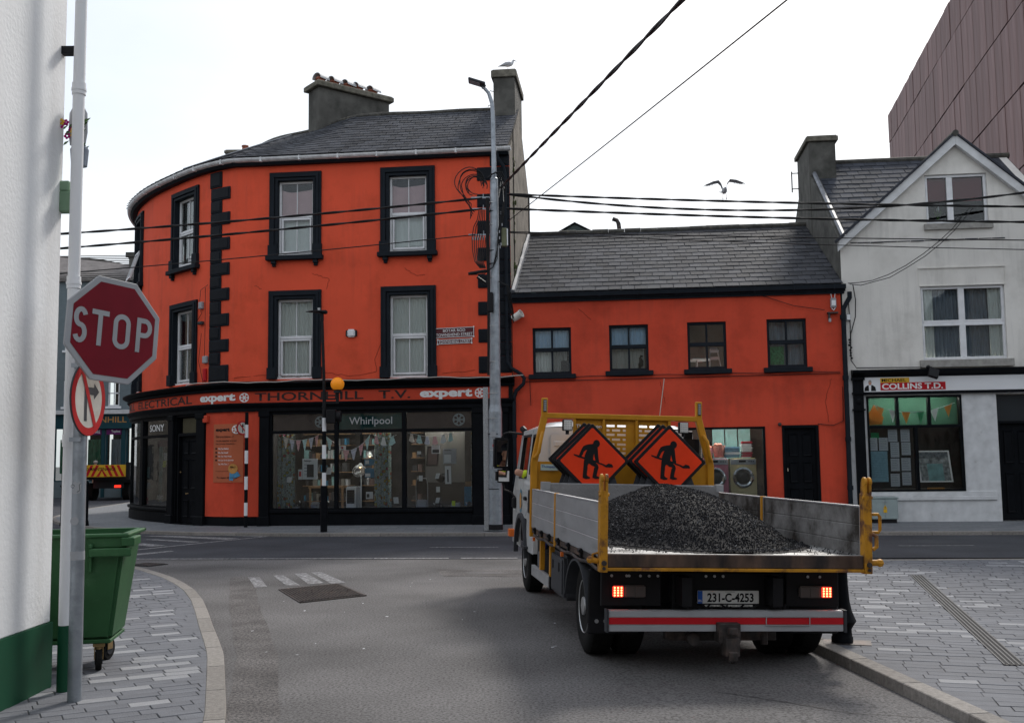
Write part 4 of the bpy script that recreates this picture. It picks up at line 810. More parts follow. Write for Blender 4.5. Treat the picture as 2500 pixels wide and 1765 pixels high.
B().pbox(P, -4.14, -3.9, -.55, -.3, .5, 1.03).obj('body', 'white', t_, bevel=.02, seg=2); B().pbox(P, -3.895, -3.83, -.56, -.33, .5, 1.03).obj('side_panel', 'signwhite', t_, bevel=.01)
B().pbox(P, -4.115, -3.925, -.3, -.292, .62, .95).obj('louvre_panel', 'plastic', t_)
for k in range(7): B().pbox(P, -4.105, -3.935, -.292, -.284, .65+.04*k, .665+.04*k).obj('louvre', 'grey', t_)
t_, P = item('desk_lamp', 'upper warm lit lamp above the fan in the middle shop window', 'lamp', -3.6, -.6, 1.8)
B().lathe([(.02, .1), (.05, .06), (.07, 0)], 14, Matrix.Translation(P(-3.62, -.6, 1.76))).obj('shade', 'white', t_); B().ball(P(-3.62, -.6, 1.77), .028, 8).obj('bulb', mat('lit_bulb', (1, .8, .5), emit=(1, .62, .28), estr=6, var=0), t_)
t_, P = item('desk_lamp', 'lower warm lit lamp directly in front of the fan', 'lamp', -3.8, -.5, 1.5)
B().lathe([(.02, .1), (.05, .06), (.07, 0)], 14, Matrix.Translation(P(-3.78, -.3, 1.50))).obj('shade', 'white', t_); B().ball(P(-3.78, -.3, 1.51), .028, 8).obj('bulb', bpy.data.materials['lit_bulb'], t_)
def pot(label, s, r, h, kind, q=-.4, z=.46, cat='appliance', name='kitchen_appliance'):
    t_, P = item(name, label, cat, s, q, z); c = P(s, q, z)
    if kind == 'pan':
        B().lathe([(r*.9, 0), (r, .02), (r, h), (r*.94, h), (r*.9, .03)], 18, Matrix.Translation(c)).obj('pan', 'rim', t_, smooth=True); B().cyl(c+Vector((-r*1.7, 0, h*.8)), c+Vector((-r, 0, h*.75)), .012).obj('handle', 'plastic', t_)
        B().lathe([(r, h), (r*.8, h+.03), (.02, h+.05), (.015, h+.08), (.001, h+.08)], 18, Matrix.Translation(c)).obj('lid', 'cabglass', t_, smooth=True)
    elif kind == 'kettle':
        B().lathe([(r, 0), (r*1.05, h*.2), (r*.8, h*.75), (r*.6, h*.9), (.02, h), (.015, h*1.06), (.001, h*1.06)], 18, Matrix.Translation(c)).obj('body', 'plastic', t_, smooth=True)
        B().tube([c+Vector((r*.7, 0, h*.85)), c+Vector((r*1.5, 0, h*.8)), c+Vector((r*1.6, 0, h*.4)), c+Vector((r, 0, h*.15))], .012).obj('handle', 'plastic', t_, smooth=True); B().cyl(c+Vector((-r*.7, 0, h*.7)), c+Vector((-r*1.3, 0, h*.9)), .018, .01).obj('spout', 'rim', t_)
    elif kind == 'mixer':
        B().box(-.1, .1, -.08, .08, 0, .03, Matrix.Translation(c)).box(.04, .09, -.04, .04, .03, h*.8, Matrix.Translation(c)).box(-.1, .1, -.05, .05, h*.7, h, Matrix.Translation(c)).obj('body', 'rim', t_, bevel=.015, seg=2); B().lathe([(.04, .03), (.08, .08), (.085, .14), (.08, .14), (.035, .04)], 16, Matrix.Translation(c+Vector((-.03, 0, 0)))).obj('bowl', 'rim', t_, smooth=True)
    elif kind == 'toaster':
        B().box(-r, r, -.08, .08, 0, h, Matrix.Translation(c)).obj('body', 'signwhite', t_, bevel=.02, seg=2); B().box(-r*.8, r*.8, -.03, -.01, h, h+.004, Matrix.Translation(c)).box(-r*.8, r*.8, .01, .03, h, h+.004, Matrix.Translation(c)).obj('slot', 'plastic', t_)
    elif kind == 'chair':
        b = B().tube([c+Vector(v) for v in ((-r, 0, 0), (-r, 0, h*.8), (-r*.8, 0, h), (r*.8, 0, h), (r, 0, h*.8), (r, 0, 0))], .013); b.obj('back_frame', 'rim', t_, smooth=True); B().box(-r*.9, r*.9, -.01, .02, h*.5, h*.95, Matrix.Translation(c)).obj('backrest', 'plastic', t_, bevel=.01)
for a in ((('steel roasting pan with lid at left foot of the left shop window'), -5.62, .1, .07, 'pan'), ('steel saucepan beside the roasting pan in the left window', -5.42, .09, .10, 'pan'), ('food blender centre left of the left shop window', -5.25, .07, .26, 'kettle'), ('stand mixer in the left shop window behind a price tag', -4.93, .1, .2, 'mixer'), ('black coffee machine right of the striped pole', -4.5, .1, .26, 'kettle'), ('toaster at the foot of the right shop window', -1.45, .11, .16, 'toaster'), ('black kettle at the foot of the right shop window', -1.9, .08, .17, 'kettle'), ('dark chair back in the right shop window', -2.28, .14, .75, 'chair'), ('dark speaker box at lower left of the right shop window', -2.28, .12, .24, 'toaster'), ('silver kettle right of the blue display', -1.12, .07, .18, 'kettle')): pot(*a)
t_, P = item('round_appliance', 'round black appliance hanging mid-height in the right shop window', 'appliance', -1.85, -.45, 1.2)
B().lathe([(.02, 0), (.09, .02), (.11, .08), (.1, .16), (.03, .18)], 18, Matrix.Translation(P(-1.88, -.45, 1.12)) @ Matrix.Rotation(.5, 4, 'Y')).obj('drum', 'plastic', t_, smooth=True); B().tube([P(-1.8, -.45, 1.3), P(-1.66, -.45, 1.32), P(-1.62, -.45, 1.2), P(-1.7, -.45, 1.05)], .015).obj('hose', 'plastic', t_, smooth=True)
t_, P = item('blue_display', 'tall blue cardboard display at the right end of the right shop window', 'display', -1.13, -.45, .46)
B().pbox(P, -1.24, -1.03, -.55, -.4, .55, 1.0).obj('panel', 'bluebox', t_); B().pbox(P, -1.22, -1.05, -.56, -.42, 1.0, 1.12).obj('shelf_top', 'wood', t_)
t_, P = item('worktop', 'pale wooden worktop with legs behind the left shop window', 'table', -4.9, -1.1, .46)
B().pbox(P, -5.3, -4.4, -1.4, -1.0, .98, 1.03).obj('tabletop', 'wood', t_)
for s in (-5.28, -4.45): B().pbox(P, s, s+.05, -1.05, -1.0, .46, .98).obj('leg', 'wood', t_)
t_, P = item('bed_cloth', 'blue cloth laid along the floor of the shop windows', 'cloth', -3.4, -.3, .47)
b = B(); vs = []
for s in srange(-5.85, -1.0, .06): vs += [P(s, -.08, .475+R.uniform(0, .03)), P(s, -.8, .475+R.uniform(0, .02))]
b.add(vs, [(2*i, 2*i+2, 2*i+3, 2*i+1) for i in range(len(vs)//2-1)]); b.obj('cloth', 'blueflag', t_)
# the curved window's display
t_, P = item('toy_shelves', 'dark shelves of boxes in the curved corner window', 'shelves', -10.5, -.8, .46)
for z in (.5, .95, 1.35, 1.7): B().pbox(P, -11.3, -9.75, -1.0, -.6, z, z+.02, 3).obj('shelf', 'plastic', t_)
for k in range(17): s = R.uniform(-11.2, -9.9); z = R.choice((.52, .97, 1.37)); B().pbox(P, s, s+R.uniform(.1, .22), -.9, -.65, z, z+R.uniform(.12, .3)).obj('packet', R.choice(['card', 'red', 'grey', 'bluebox', 'signwhite', 'tealp', 'wood']), t_)
board('white sheet hanging high in the curved corner window', -10.73, -10.42, 1.62, 1.93, 'paper', q=-.3, cat='sheet'); board('neon yellow arrow card in the curved corner window', -10.68, -10.5, 1.55, 1.72, 'hiviz', q=-.25, cat='card', name='arrow_card', tilt=.3)
board('brown cardboard box in the curved corner window', -10.35, -9.72, 1.15, 1.5, 'card', q=-.5, cat='box', name='cardboard_box'); board('small white note at the foot of the curved corner window', -10.9, -10.5, .68, .8, 'paper', q=-.2, cat='note', name='note')
board('magenta fabric strip across the top of the curved corner window', -11.3, -9.7, 2.1, 2.28, 'purple', q=-.3, cat='fabric', name='fabric_strip'); board('tall translucent plastic wrap in the curved corner window', -11.25, -11.0, .6, 2.2, 'tealp', q=-.35, cat='wrapping', name='plastic_wrap')
board('teal framed print in the leftmost shop window', -12.9, -12.1, 1.25, 1.55, 'tealp', q=-.3, cat='picture', name='framed_print'); board('blue cushion pack in the leftmost shop window', -12.8, -12.0, .95, 1.12, 'bluebox', q=-.3, cat='box', name='product_box'); board('red sale banner at the foot of the leftmost shop window', -13.0, -11.8, .55, .72, 'red', q=-.2, cat='banner', name='banner')
# wall poster on the orange panel
t_, P = item('wall_poster', 'orange shop promise poster with gold rosette on the orange panel', 'poster', -7.0, .06, 1.17)
f = lambda a, o, z: P(a, o, z)
B().pbox(f, -7.44, -6.60, .055, .068, 1.17, 2.59, 3).obj('sheet', 'posterbg', t_)
for tx, a, c, z0, z1, mt, bo in (('expert', -7.37, -6.93, 2.39, 2.49, 'ink', .05), ('Did you know...?', -7.36, -6.83, 2.24, 2.31, 'ink', .012), ('You the customer are our', -7.36, -6.75, 2.16, 2.205, 'ink', .01), ('No.1 priority, therefore...', -7.36, -6.78, 2.08, 2.125, 'ink', .01), ('We Can Deliver', -7.28, -6.95, 1.965, 2.01, 'letw', .012), ('We Can Install', -7.28, -6.97, 1.87, 1.915, 'letw', .012), ('We Can Take Away', -7.28, -6.87, 1.775, 1.82, 'letw', .012), ('We Can Do It Quickly', -7.28, -6.82, 1.68, 1.725, 'letw', .012), ('Yes, We Can...!', -7.28, -6.96, 1.59, 1.635, 'letw', .012), ('Serving local communities', -7.36, -6.95, 1.425, 1.455, 'ink', 0), ('The expert difference', -7.32, -6.74, 1.25, 1.31, 'ink', .008)):
    lettering(tx, f, a, c, z0, z1, .071, mt, t_, bo, th=.002)
for k in range(4): B().pbox(f, -7.37, -7.32, .068, .073, 1.69+.094*k, 1.73+.094*k).obj('pictogram', 'ink', t_)
roundel(f, -6.77, 2.45, .105, .072, t_, 'letw', 'posterbg')
b = B(); b.add([f(-6.84+r_*cos(k*pi/16), .074, 1.5+r_*sin(k*pi/16)) for k, r_ in [(k, .125 if k % 2 else .115) for k in range(32)]], [tuple(range(32))]); ro = b.obj('gold_rosette', 'gilt', t_)
lettering('No.1', f, -6.9, -6.78, 1.52, 1.57, .078, 'ink', ro, .02)
b = B(); b.add([f(x, .0725, y) for x, y in ((-6.93, 1.22), (-6.83, 1.21), (-6.80, 1.4), (-6.92, 1.42))]+[f(x, .0727, y) for x, y in ((-6.83, 1.4), (-6.72, 1.43), (-6.66, 1.33), (-6.8, 1.26))], [(0, 1, 2, 3), (4, 5, 6, 7)]); b.obj('ribbon', mat('ribbon_blue', (.08, .25, .42)), ro)
# ------------------------------------------------------------------ low orange building
bB, PB = fthing('low_building', 'low two-storey orange building with four small black windows and slate roof', 'building', 3.8)
hb = [(.50, 1.42, 3.64, 4.75), (2.32, 3.24, 3.68, 4.77), (4.15, 5.05, 3.68, 4.79), (5.98, 6.88, 3.68, 4.81)]
hol = hb+[(6.24, 7.07, .1, 2.34), (3.9, 5.86, .6, 2.32)]
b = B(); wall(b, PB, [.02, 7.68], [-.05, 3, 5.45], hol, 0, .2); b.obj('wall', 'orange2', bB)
b = B().pbox(PB, .0, 7.7, -8.6, -8.4, -.1, 5.6); b.obj('rear_wall', 'dash', bB)
for i, (s0, s1, z0, z1) in enumerate(hb):
    mid = (z0+z1)/2+.03; b = B(); framebox(b, PB, s0, s1, z0, z1, .06, -.14, -.05); b.pbox(PB, s0+.06, s1-.06, -.14, -.045, mid-.045, mid+.045); c = (s0+s1)/2
    b.pbox(PB, c-.022, c+.022, -.135, -.055, z0+.05, mid-.04); b.pbox(PB, c-.022, c+.022, -.135, -.055, mid+.04, z1-.05)
    w_ = b.obj('window', 'charcoal', bB, bevel=.006)
    for a, e in ((s0+.055, c-.02), (c+.02, s1-.055)):
        pane(PB, a, e, z0+.055, mid-.04, -.10, w_); pane(PB, a, e, mid+.04, z1-.055, -.10, w_)
    B().pbox(PB, s0-.10, s1+.10, -.12, .09, z0-.115, z0-.005).obj('sill', 'charcoal', w_, bevel=.008)
    B().pbox(PB, s0-.1, s1+.1, -1.4, -1.38, z0-.2, z1+.2).obj('room_backing', 'roomg', w_)
    if i < 2:
        drape(PB, s0+.04, s1-.04, mid, z1-.03, -.2, w_, 'netb', amp=.015, f=9)
        drape(PB, s0+.04, c-.02 if i == 0 else s1-.1, z0+.03, mid, -.24, w_, 'net' if i == 0 else 'netg', amp=.015, f=6)
        if i == 0: drape(PB, c, s1-.12, z0+.03, mid, -.24, w_, 'netg', amp=.03, f=4)
    if i == 3:
        drape(PB, s0+.04, s1-.04, z0+.03, z1-.03, -.3, w_, 'netd', amp=.02, f=5); B().pbox(PB, s0+.09, c-.05, -.2, -.19, z0+.08, mid-.09).obj('green_bag', mat('green_film', (.05, .22, .09), .3, var=.6, scale=22), w_)
def Bitem(name, label, cat, s, q, z, group=None):
    t_, P = fthing(name, label, cat, s, group, out=q, z=z); return t_, P
t_, P = Bitem('bird_figurine', 'black bird figurine on the sill inside the second small window', 'figurine', 3.1, -.2, 3.75)
B().loft([((3.02-3.1, -.0, .0), .03, .03), ((-.05, 0, .08), .06, .06), ((-.03, 0, .16), .05, .05), ((-.06, 0, .24), .025, .025), ((-.04, 0, .29), .03, .03), ((.02, 0, .28), .006, .006)], 8).obj('bird', 'plastic', t_, smooth=True)
t_, P = Bitem('round_table', 'pale round table seen through the third small window', 'table', 4.4, -.7, 3.6)
B().lathe([(.32, .34), (.34, .36), (.32, .38)], 20).obj('tabletop', 'signwhite', t_); B().cyl((0, 0, 0), (0, 0, .34), .025).obj('pedestal', 'signwhite', t_)
t_, P = Bitem('folding_chair', 'pale folding chair leaning inside the third small window', 'chair', 4.82, -.6, 3.6)
b = B().tube([(-.13, 0, 0), (-.1, .05, .62)], .015).tube([(.17, 0, 0), (.06, .05, .62)], .015).tube([(-.1, .05, .62), (.06, .05, .62)], .015); b.obj('chair_frame', 'signwhite', t_)
for z in (.35, .52): B().box(-.12, .1, .02, .045, z, z+.07).obj('backrest_slat', 'signwhite', t_)
t_, P = Bitem('storage_box', 'dark box on the sill inside the first small window', 'box', 1.27, -.2, 3.7)
B().box(-.1, .1, -.08, .05, 0, .26).obj('body', 'plastic', t_, bevel=.01)
# shop window, door
b = B(); framebox(b, PB, 3.9, 5.86, .6, 2.32, .05, -.12, .02); w_ = b.obj('shop_window', 'black', bB); pane(PB, 3.94, 5.82, .64, 2.28, -.06, w_, 'shopglass')
b = B().pbox(PB, 3.8, 6.0, -1.6, -1.58, .4, 2.6); b.obj('room_backing', 'roomg', w_); B().pbox(PB, 3.9, 5.86, -1.5, -.12, .56, .6).obj('window_bed', 'white', w_); B().pbox(PB, 4.1, 5.7, -.34, -.26, 2.35, 2.38).obj('hidden_fill_light', 'tube', w_)  # last box: unseen glowing strip added to brighten the window display
d_ = panel_door(bB, PB, 6.30, 7.00, .14, 2.27, -.04, 2, [(1.62, 2.15), (1.02, 1.5), (.42, .9), (.2, .34)])
B().pbox(PB, 6.33, 6.36, -.05, .0, 1.28, 1.36).obj('door_handle', 'chrome', d_, bevel=.006)
B().pbox(PB, 6.2, 7.1, -.1, .1, -.05, .135).obj('doorstep', 'concrete', bB)
B().ball(PB(6.19, .05, 2.36), .045, 8).obj('door_bell', 'iron', bB)
def FB(u, t): return PB(u, .2-4.4*t, 5.57+(7.9-5.57)*t)
b = B(); b.add([FB(.03, 0), FB(7.72, 0), FB(7.72, 1), FB(.03, 1), PB(.03, -8.6, 5.6), PB(7.72, -8.6, 5.6)], [(0, 1, 2, 3), (3, 2, 5, 4)]); rB = b.obj('roof', 'slate', bB)
slates(rB, FB, .04, 7.70, 16, .305, 'slate', 300, lambda u, t: t+abs(u-4)*.003)
for k in range(17): p0 = PB(.05+.45*k, -4.2, 7.93+R.uniform(-.01, .01)); B().cyl(p0, p0+Vector((.445, 0, 0)), .085, n=8).obj('ridge_tile', 'ridge', rB)
b = B().tube([FB(.06, k/12)+Vector((0, 0, .04)) for k in range(13)], [.07+R.uniform(-.02, .02) for k in range(13)], 6); b.obj('verge_flashing', 'lead', rB)
b = B(); b.sweep(PB, [.02, 7.78], [(-.02, 5.41), (.1, 5.41), (.11, 5.45), (.19, 5.46), (.2, 5.56), (.17, 5.565), (.165, 5.5), (-.02, 5.5)]); b.sweep(PB, [.02, 7.76], [(-.02, 5.36), (.06, 5.36), (.06, 5.41), (-.02, 5.41)]); b.obj('gutter', 'charcoal', bB)
for s in [.3+.9*k for k in range(9)]: B().pbox(PB, s, s+.03, .1, .205, 5.44, 5.57).obj('gutter_bracket', 'charcoal', bB)
b = B().tube([PB(7.86, .13, 5.38), PB(7.86, .13, 5.25), PB(7.72, .09, 5.0), PB(7.71, .09, 4.8), PB(7.69, .09, 0.13)], .055, 10)
for z in (4.8, 3.4, 2.0, .9): b.cyl(PB(7.70, .09, z-.05), PB(7.70, .09, z+.05), .07, n=10)
b.obj('downpipe', 'charcoal', bB, smooth=True)
wires([[PB(s, .04, 3.56+.012*sin(s*4)-.0*(s)) for s in srange(.3, 7.6, .2)], [PB(s, .03, 3.47+.006*s) for s in srange(.3, 7.6, .4)], [PB(.42, .03, 3.5), PB(.44, .03, 2.9)], [PB(5.9, .05, 5.36), PB(6.6, .08, 5.1), PB(7.3, .08, 4.98)], [PB(7.05, .03, 2.36), PB(7.4, .03, 2.32), PB(7.62, .03, 2.42), PB(7.64, .03, 3.2)]], bB, r=.008)
t_, P = fthing('junction_box', 'grey electric meter box high on the orange wall under the right end of the gutter', 'junction box', 7.5, out=0, z=5.0)
B().pbox(P, 7.44, 7.57, 0, .09, 5.03, 5.26).obj('housing', 'signwhite', t_, bevel=.02); B().tube([P(7.47, .05, 5.26), P(7.46, .05, 5.36)], .008).tube([P(7.54, .05, 5.26), P(7.55, .05, 5.36)], .008).tube([P(7.46, .05, 5.03), P(7.5, .06, 4.97), P(7.55, .05, 5.03)], .012).obj('lead_in', 'white', t_); B().pbox(P, 7.46, 7.55, .09, .1, 5.08, 5.2).obj('lid', 'white', t_)
t_, P = fthing('wall_bracket', 'rusty cable bracket with small lamp on the orange wall below the meter box', 'bracket', 7.4, out=0, z=4.7)
B().pbox(P, 7.36, 7.6, .0, .1, 4.9, 4.93).pbox(P, 7.38, 7.42, .0, .08, 4.75, 4.93).obj('arm', 'iron', t_); B().pbox(P, 7.38, 7.43, .05, .11, 4.7, 4.78).obj('lamp', 'signwhite', t_)
t_, P = fthing('floodlight', 'cream cylindrical floodlight on the left end of the low orange wall', 'floodlight', .2, out=0, z=4.95)
M_ = Matrix.Translation(P(.16, .16, 5.03)) @ Matrix.Rotation(radians(62), 4, 'Y') @ Matrix.Rotation(radians(20), 4, 'X')
B().lathe([(.05, -.14), (.085, -.12), (.09, .1), (.1, .1), (.1, .13), (.085, .13), (.08, .02), (.001, .02)], 20, M_).obj('housing', 'cream', t_, smooth=True); B().tube([P(.2, 0, 5.14), P(.18, .12, 5.12)], .015).obj('arm', 'iron', t_)
# washing machines and laundry in its window
def washer(s, mt, label):
    t_, P = fthing('washing_machine', label, 'washing machine', s+.3, out=-.3, z=.8); d0 = -.18
    B().pbox(P, s, s+.6, d0-.5, d0, .72, 1.6).obj('body', mt, t_, bevel=.02, seg=2); B().pbox(P, s+.01, s+.59, d0, d0+.012, 1.45, 1.58).obj('control_panel', 'signwhite', t_, bevel=.004)
    B().pbox(P, s+.2, s+.36, d0+.012, d0+.016, 1.50, 1.55).obj('display', 'dkglass', t_); 
    for k in range(3): B().cyl(P(s+.43+.05*k, d0+.01, 1.52), P(s+.43+.05*k, d0+.03, 1.52), .014).obj('button', 'grey', t_)
    c = P(s+.29, d0, 1.15); MM = Matrix.Translation(c) @ Matrix.Rotation(pi/2, 4, 'X')
    dr_ = B().lathe([(.235, 0), (.24, .03), (.2, .05), (.165, .035), (.16, .02)], 28, MM).obj('door_ring', 'chrome', t_, smooth=True); B().lathe([(.16, .02), (.12, .045), (.05, .055), (.001, .056)], 24, MM).obj('door_glass', 'dkglass', dr_, smooth=True)
    B().pbox(P, s+.5, s+.54, d0, d0+.05, 1.1, 1.2).obj('door_handle', 'rim', dr_, bevel=.01); B().pbox(P, s+.01, s+.59, d0, d0+.006, .86, .865).pbox(P, s+.01, s+.59, d0, d0+.006, .72, .86).obj('kick_plate', mt, t_)
washer(4.42, 'pink', 'pink front-loading washing machine in the low building window, left of the cream one'); washer(5.06, 'butter', 'cream front-loading washing machine in the low building window')
def towels(s, z, label, mts, n, w_=.2):
    t_, P = fthing('towel_stack', label, 'towels', s, out=-.3, z=z)
    for k in range(n): B().pbox(P, s-w_+.01*(k % 2), s+w_-.015*((k+1) % 2), -.6, -.25, z+.062*k, z+.062*k+.058).obj('towel', mts[k % len(mts)], t_, bevel=.025, seg=2)
towels(5.13, 1.62, 'stack of folded blue and white striped towels between the two machines', ['towelb', 'white', 'towelb'], 4, .19); towels(5.47, 1.62, 'stack of red towels with a pale knitted blanket on the cream machine', ['towelr', 'towelr', 'net', 'net', 'net'], 6, .14)
def bask(s, z, r, h, label, mt):
    t_, P = fthing('laundry_basket', label, 'basket', s, out=-.4, z=z); c = Vector((0, 0, 0)); B().lathe([(r*.8, 0), (r, h*.5), (r*1.05, h), (r*.95, h), (r*.9, h*.5)], 16).obj('basket', mt, t_, smooth=True)
    for k in range(5): B().ball((R.uniform(-.07, .07), R.uniform(-.05, .05), h+.02), .055, 8, (1, 1, .7)).obj('laundry', 'basket', t_, smooth=True)
bask(4.83, 1.62, .14, .28, 'coral pink laundry basket on the pink washing machine', 'basket'); bask(4.58, 1.62, .11, .22, 'small pale pink tub at the left end of the pink machine', 'bp')
t_, P = fthing('shutter_board', 'turquoise panelled shutters standing behind the washing machines', 'shutter', 5.0, out=-1.0, z=.6)
for s in (4.75, 5.06, 5.37): B().pbox(P, s, s+.28, -1.2, -1.15, .7, 2.4).pbox(P, s+.06, s+.22, -1.15, -1.13, 1.7, 2.3).obj('shutter_leaf', mat('turquoise_paint', (.18, .36, .36)) if s < 4.8 else bpy.data.materials['turquoise_paint'], t_)

# ------------------------------------------------------------------ cream gabled building
bC, PC = fthing('cream_building', 'cream rendered building with white bargeboards, steep gable and black shopfront', 'building', 10.4)
b = B(); wall(b, PC, [7.72, 13.05], [3.45, 6.5], [(9.47, 11.32, 3.77, 5.47)], 0, .14)
b.add([PC(7.72, 0, 6.5), PC(9.69, 0, 6.5), PC(9.69, 0, 8.28), PC(7.72, 0, 6.56)], [(0, 1, 2, 3)]); b.add([PC(11.07, 0, 6.5), PC(13.05, 0, 6.5), PC(13.05, 0, 6.56), PC(11.07, 0, 8.28)], [(0, 1, 2, 3)])
b.add([PC(9.69, 0, 6.5), PC(11.07, 0, 6.5), PC(11.07, 0, 6.91), PC(9.69, 0, 6.91)], [(0, 1, 2, 3)]); b.add([PC(9.69, 0, 8.08), PC(11.07, 0, 8.08), PC(11.07, 0, 8.28), PC(10.38, 0, 8.89), PC(9.69, 0, 8.28)], [(0, 1, 2, 3, 4)])
for (a, c), (e, g_) in (((9.69, 6.91), (9.69, 8.08)), ((9.69, 8.08), (11.07, 8.08)), ((11.07, 8.08), (11.07, 6.91)), ((11.07, 6.91), (9.69, 6.91))): b.add([PC(a, 0, c), PC(e, 0, g_), PC(e, -.14, g_), PC(a, -.14, c)], [(0, 1, 2, 3)])
b.obj('wall', 'cream', bC)
B().pbox(PC, 9.45, 11.35, -.001, .02, 5.47, 5.49).pbox(PC, 9.44, 11.36, -.0, .03, 5.88, 5.91).pbox(PC, 9.44, 9.46, 0, .012, 5.49, 5.88).pbox(PC, 11.34, 11.36, 0, .012, 5.49, 5.88).obj('window_head', 'cream', bC)
GMl = lambda s, th: Matrix(((0, 0, 1, s-10.4), (1, 0, 0, 0), (0, 1, 0, 0), (0, 0, 0, 1)))
B().prism([(.01, 3), (8.6, 3), (8.6, 6.5), (4.2, 9.68), (.01, 6.62)], .22, GMl(7.71, .22)).obj('party_wall', 'cement', bC); B().prism([(.01, 0), (8.6, 0), (8.6, 6.5), (4.2, 9.6), (.01, 6.55)], .2, GMl(12.84, .2)).obj('party_wall', 'cream', bC)
B().pbox(PC, 7.72, 13.05, -8.8, -8.6, 0, 6.5).obj('rear_wall', 'cement', bC)
def FC(u, t): return PC(u, -4.2*t, 6.52+3.08*t)
b = B(); b.add([FC(7.93, 0), FC(13.05, 0), FC(13.05, 1), FC(7.93, 1), PC(13.05, -8.7, 6.4), PC(7.93, -8.7, 6.4)], [(0, 1, 2, 3), (3, 2, 4, 5)]); b.add([PC(7.62, .12, 6.44), PC(10.38, .12, 8.95), PC(10.38, -3.34, 8.97), PC(13.14, .12, 6.44)], [(0, 1, 2), (1, 3, 2)]); rC = b.obj('roof', 'slate_d', bC)
slates(rC, FC, 7.95, 11.4, 17, .30, 'slate_d', 170, lambda u, t: abs(u-8.9)+abs(t-.6)*.3)
for k in range(11): p0 = PC(7.95+.47*k, -4.2, 9.63); B().cyl(p0, p0+Vector((.465, 0, 0)), .08, n=8).obj('ridge_tile', 'ridge', rC)
for sg, a, e in ((0, 7.66, 10.38), (1, 13.10, 10.38)):
    b = B(); dx = e-a; b.add([PC(x, o, z) for o in (.02, .15) for x, z in ((a, 6.34), (e, 8.74), (e, 8.98), (a, 6.56))], [(0, 1, 2, 3), (4, 5, 6, 7), (0, 1, 5, 4), (1, 2, 6, 5), (2, 3, 7, 6), (3, 0, 4, 7)]); b.obj('bargeboard', 'whited', bC, bevel=.006)
    b = B(); b.add([PC(x, o, z) for o in (-.0, .19) for x, z in ((a-(.04 if not sg else -.04), 6.54), (e, 8.985), (e, 9.03), (a-(.06 if not sg else -.06), 6.6))], [(0, 1, 2, 3), (4, 5, 6, 7), (0, 1, 5, 4), (1, 2, 6, 5), (2, 3, 7, 6), (3, 0, 4, 7)]); b.obj('verge', 'slate_d', bC)
B().cyl(PC(10.38, .2, 9.0), PC(10.38, -3.3, 9.02), .07, n=8).obj('ridge_tile', 'ridge', rC)
B().tube([PC(7.82, -k*.42, 6.62+.308*k+.06) for k in range(11)], .06, 6).obj('verge_flashing', 'lead', rC)
cc = chimney(bC, (7.69-10.4, 3.3), 0, .70, 1.85, 6.2, 10.14, cap=.16, over=.07, pots=(.45,), poth=.12, potr=.14)
B().pbox(PC, 7.9, 8.5, -3.28, -3.22, 8.4, 8.9).obj('flashing', 'lead', cc)
B().tube([PC(7.69, -5.0, 9.6), PC(7.5, -5.0, 9.6)], .015).tube([PC(7.69, -5.0, 9.15), PC(7.5, -5.0, 9.15)], .015).tube([PC(7.5, -5.0, 9.05), PC(7.5, -5.0, 9.65)], .018).obj('aerial_bracket', 'iron', cc)
# gable window and middle window
def casement(P, s0, s1, z0, z1, mulls, trans, bld, o=-.1, w=.06):
    b = B(); framebox(b, P, s0, s1, z0, z1, w, o-.03, o+.04); xs = [s0]+list(mulls)+[s1]
    for x in mulls: b.pbox(P, x-w*.6, x+w*.6, o-.03, o+.045, z0+w, z1-w)
    if trans: b.pbox(P, s0+w, s1-w, o-.028, o+.048, trans-w*.6, trans+w*.6)
    w_ = b.obj('window', 'upvc', bld, bevel=.006)
    for a, e in zip(xs, xs[1:]):
        for c, d_ in (((z0, trans), (trans, z1)) if trans else ((z0, z1),)): 
            q = B(); framebox(q, P, a+w*.5, e-w*.5, c+w*.5, d_-w*.5, .035, o-.02, o+.052); q.obj('sash', 'upvc', w_, bevel=.004); pane(P, a+w, e-w, c+w, d_-w, o, w_)
    B().pbox(P, s0-.2, s1+.2, -1.4, -1.38, z0-.2, z1+.2).obj('room_backing', 'roomg', w_)
    return w_
w_ = casement(PC, 9.69, 11.07, 6.91, 8.08, (10.25,), 0, bC); B().pbox(PC, 9.62, 11.14, -.05, .07, 6.78, 6.91).obj('sill', 'concrete', w_)
for a, e in ((9.75, 10.2), (10.32, 11.0)): B().pbox(PC, a, e, -.16, -.15, 7.46, 8.02).obj('blind', 'blindr', w_)
t_, P = fthing('lily_pot', 'white flower in a pot behind the lower pane of the gable window', 'plant', 10.05, out=-.35, z=6.95)
for k in range(7):
    a = k*.9; B().loft([((0, 0, .1), .004, .003), ((cos(a)*.06, sin(a)*.05, .25), .02, .004), ((cos(a)*.13, sin(a)*.1, .33+.02*k), .003, .002)], 6).obj('leaf', 'leaf', t_)
B().loft([((0, 0, .3), .01, .01), ((.0, -.02, .38), .04, .03), ((.02, -.03, .46), .004, .004)], 8).obj('flower', 'white', t_); B().lathe([(.05, 0), (.07, .1), (.06, .1)], 12).obj('pot', 'pot', t_)
w_ = casement(PC, 9.47, 11.32, 3.77, 5.47, (10.38,), 4.62, bC); B().pbox(PC, 9.38, 11.42, -.05, .09, 3.60, 3.765).obj('sill', 'concrete', w_)
drape(PC, 9.5, 9.78, 3.85, 5.4, -.2, w_, 'net', amp=.03, f=3); drape(PC, 9.72, 11.05, 3.85, 5.4, -.26, w_, 'netd', amp=.02, f=16, n=80); drape(PC, 11.0, 11.28, 3.85, 5.4, -.2, w_, 'net', amp=.03, f=3)
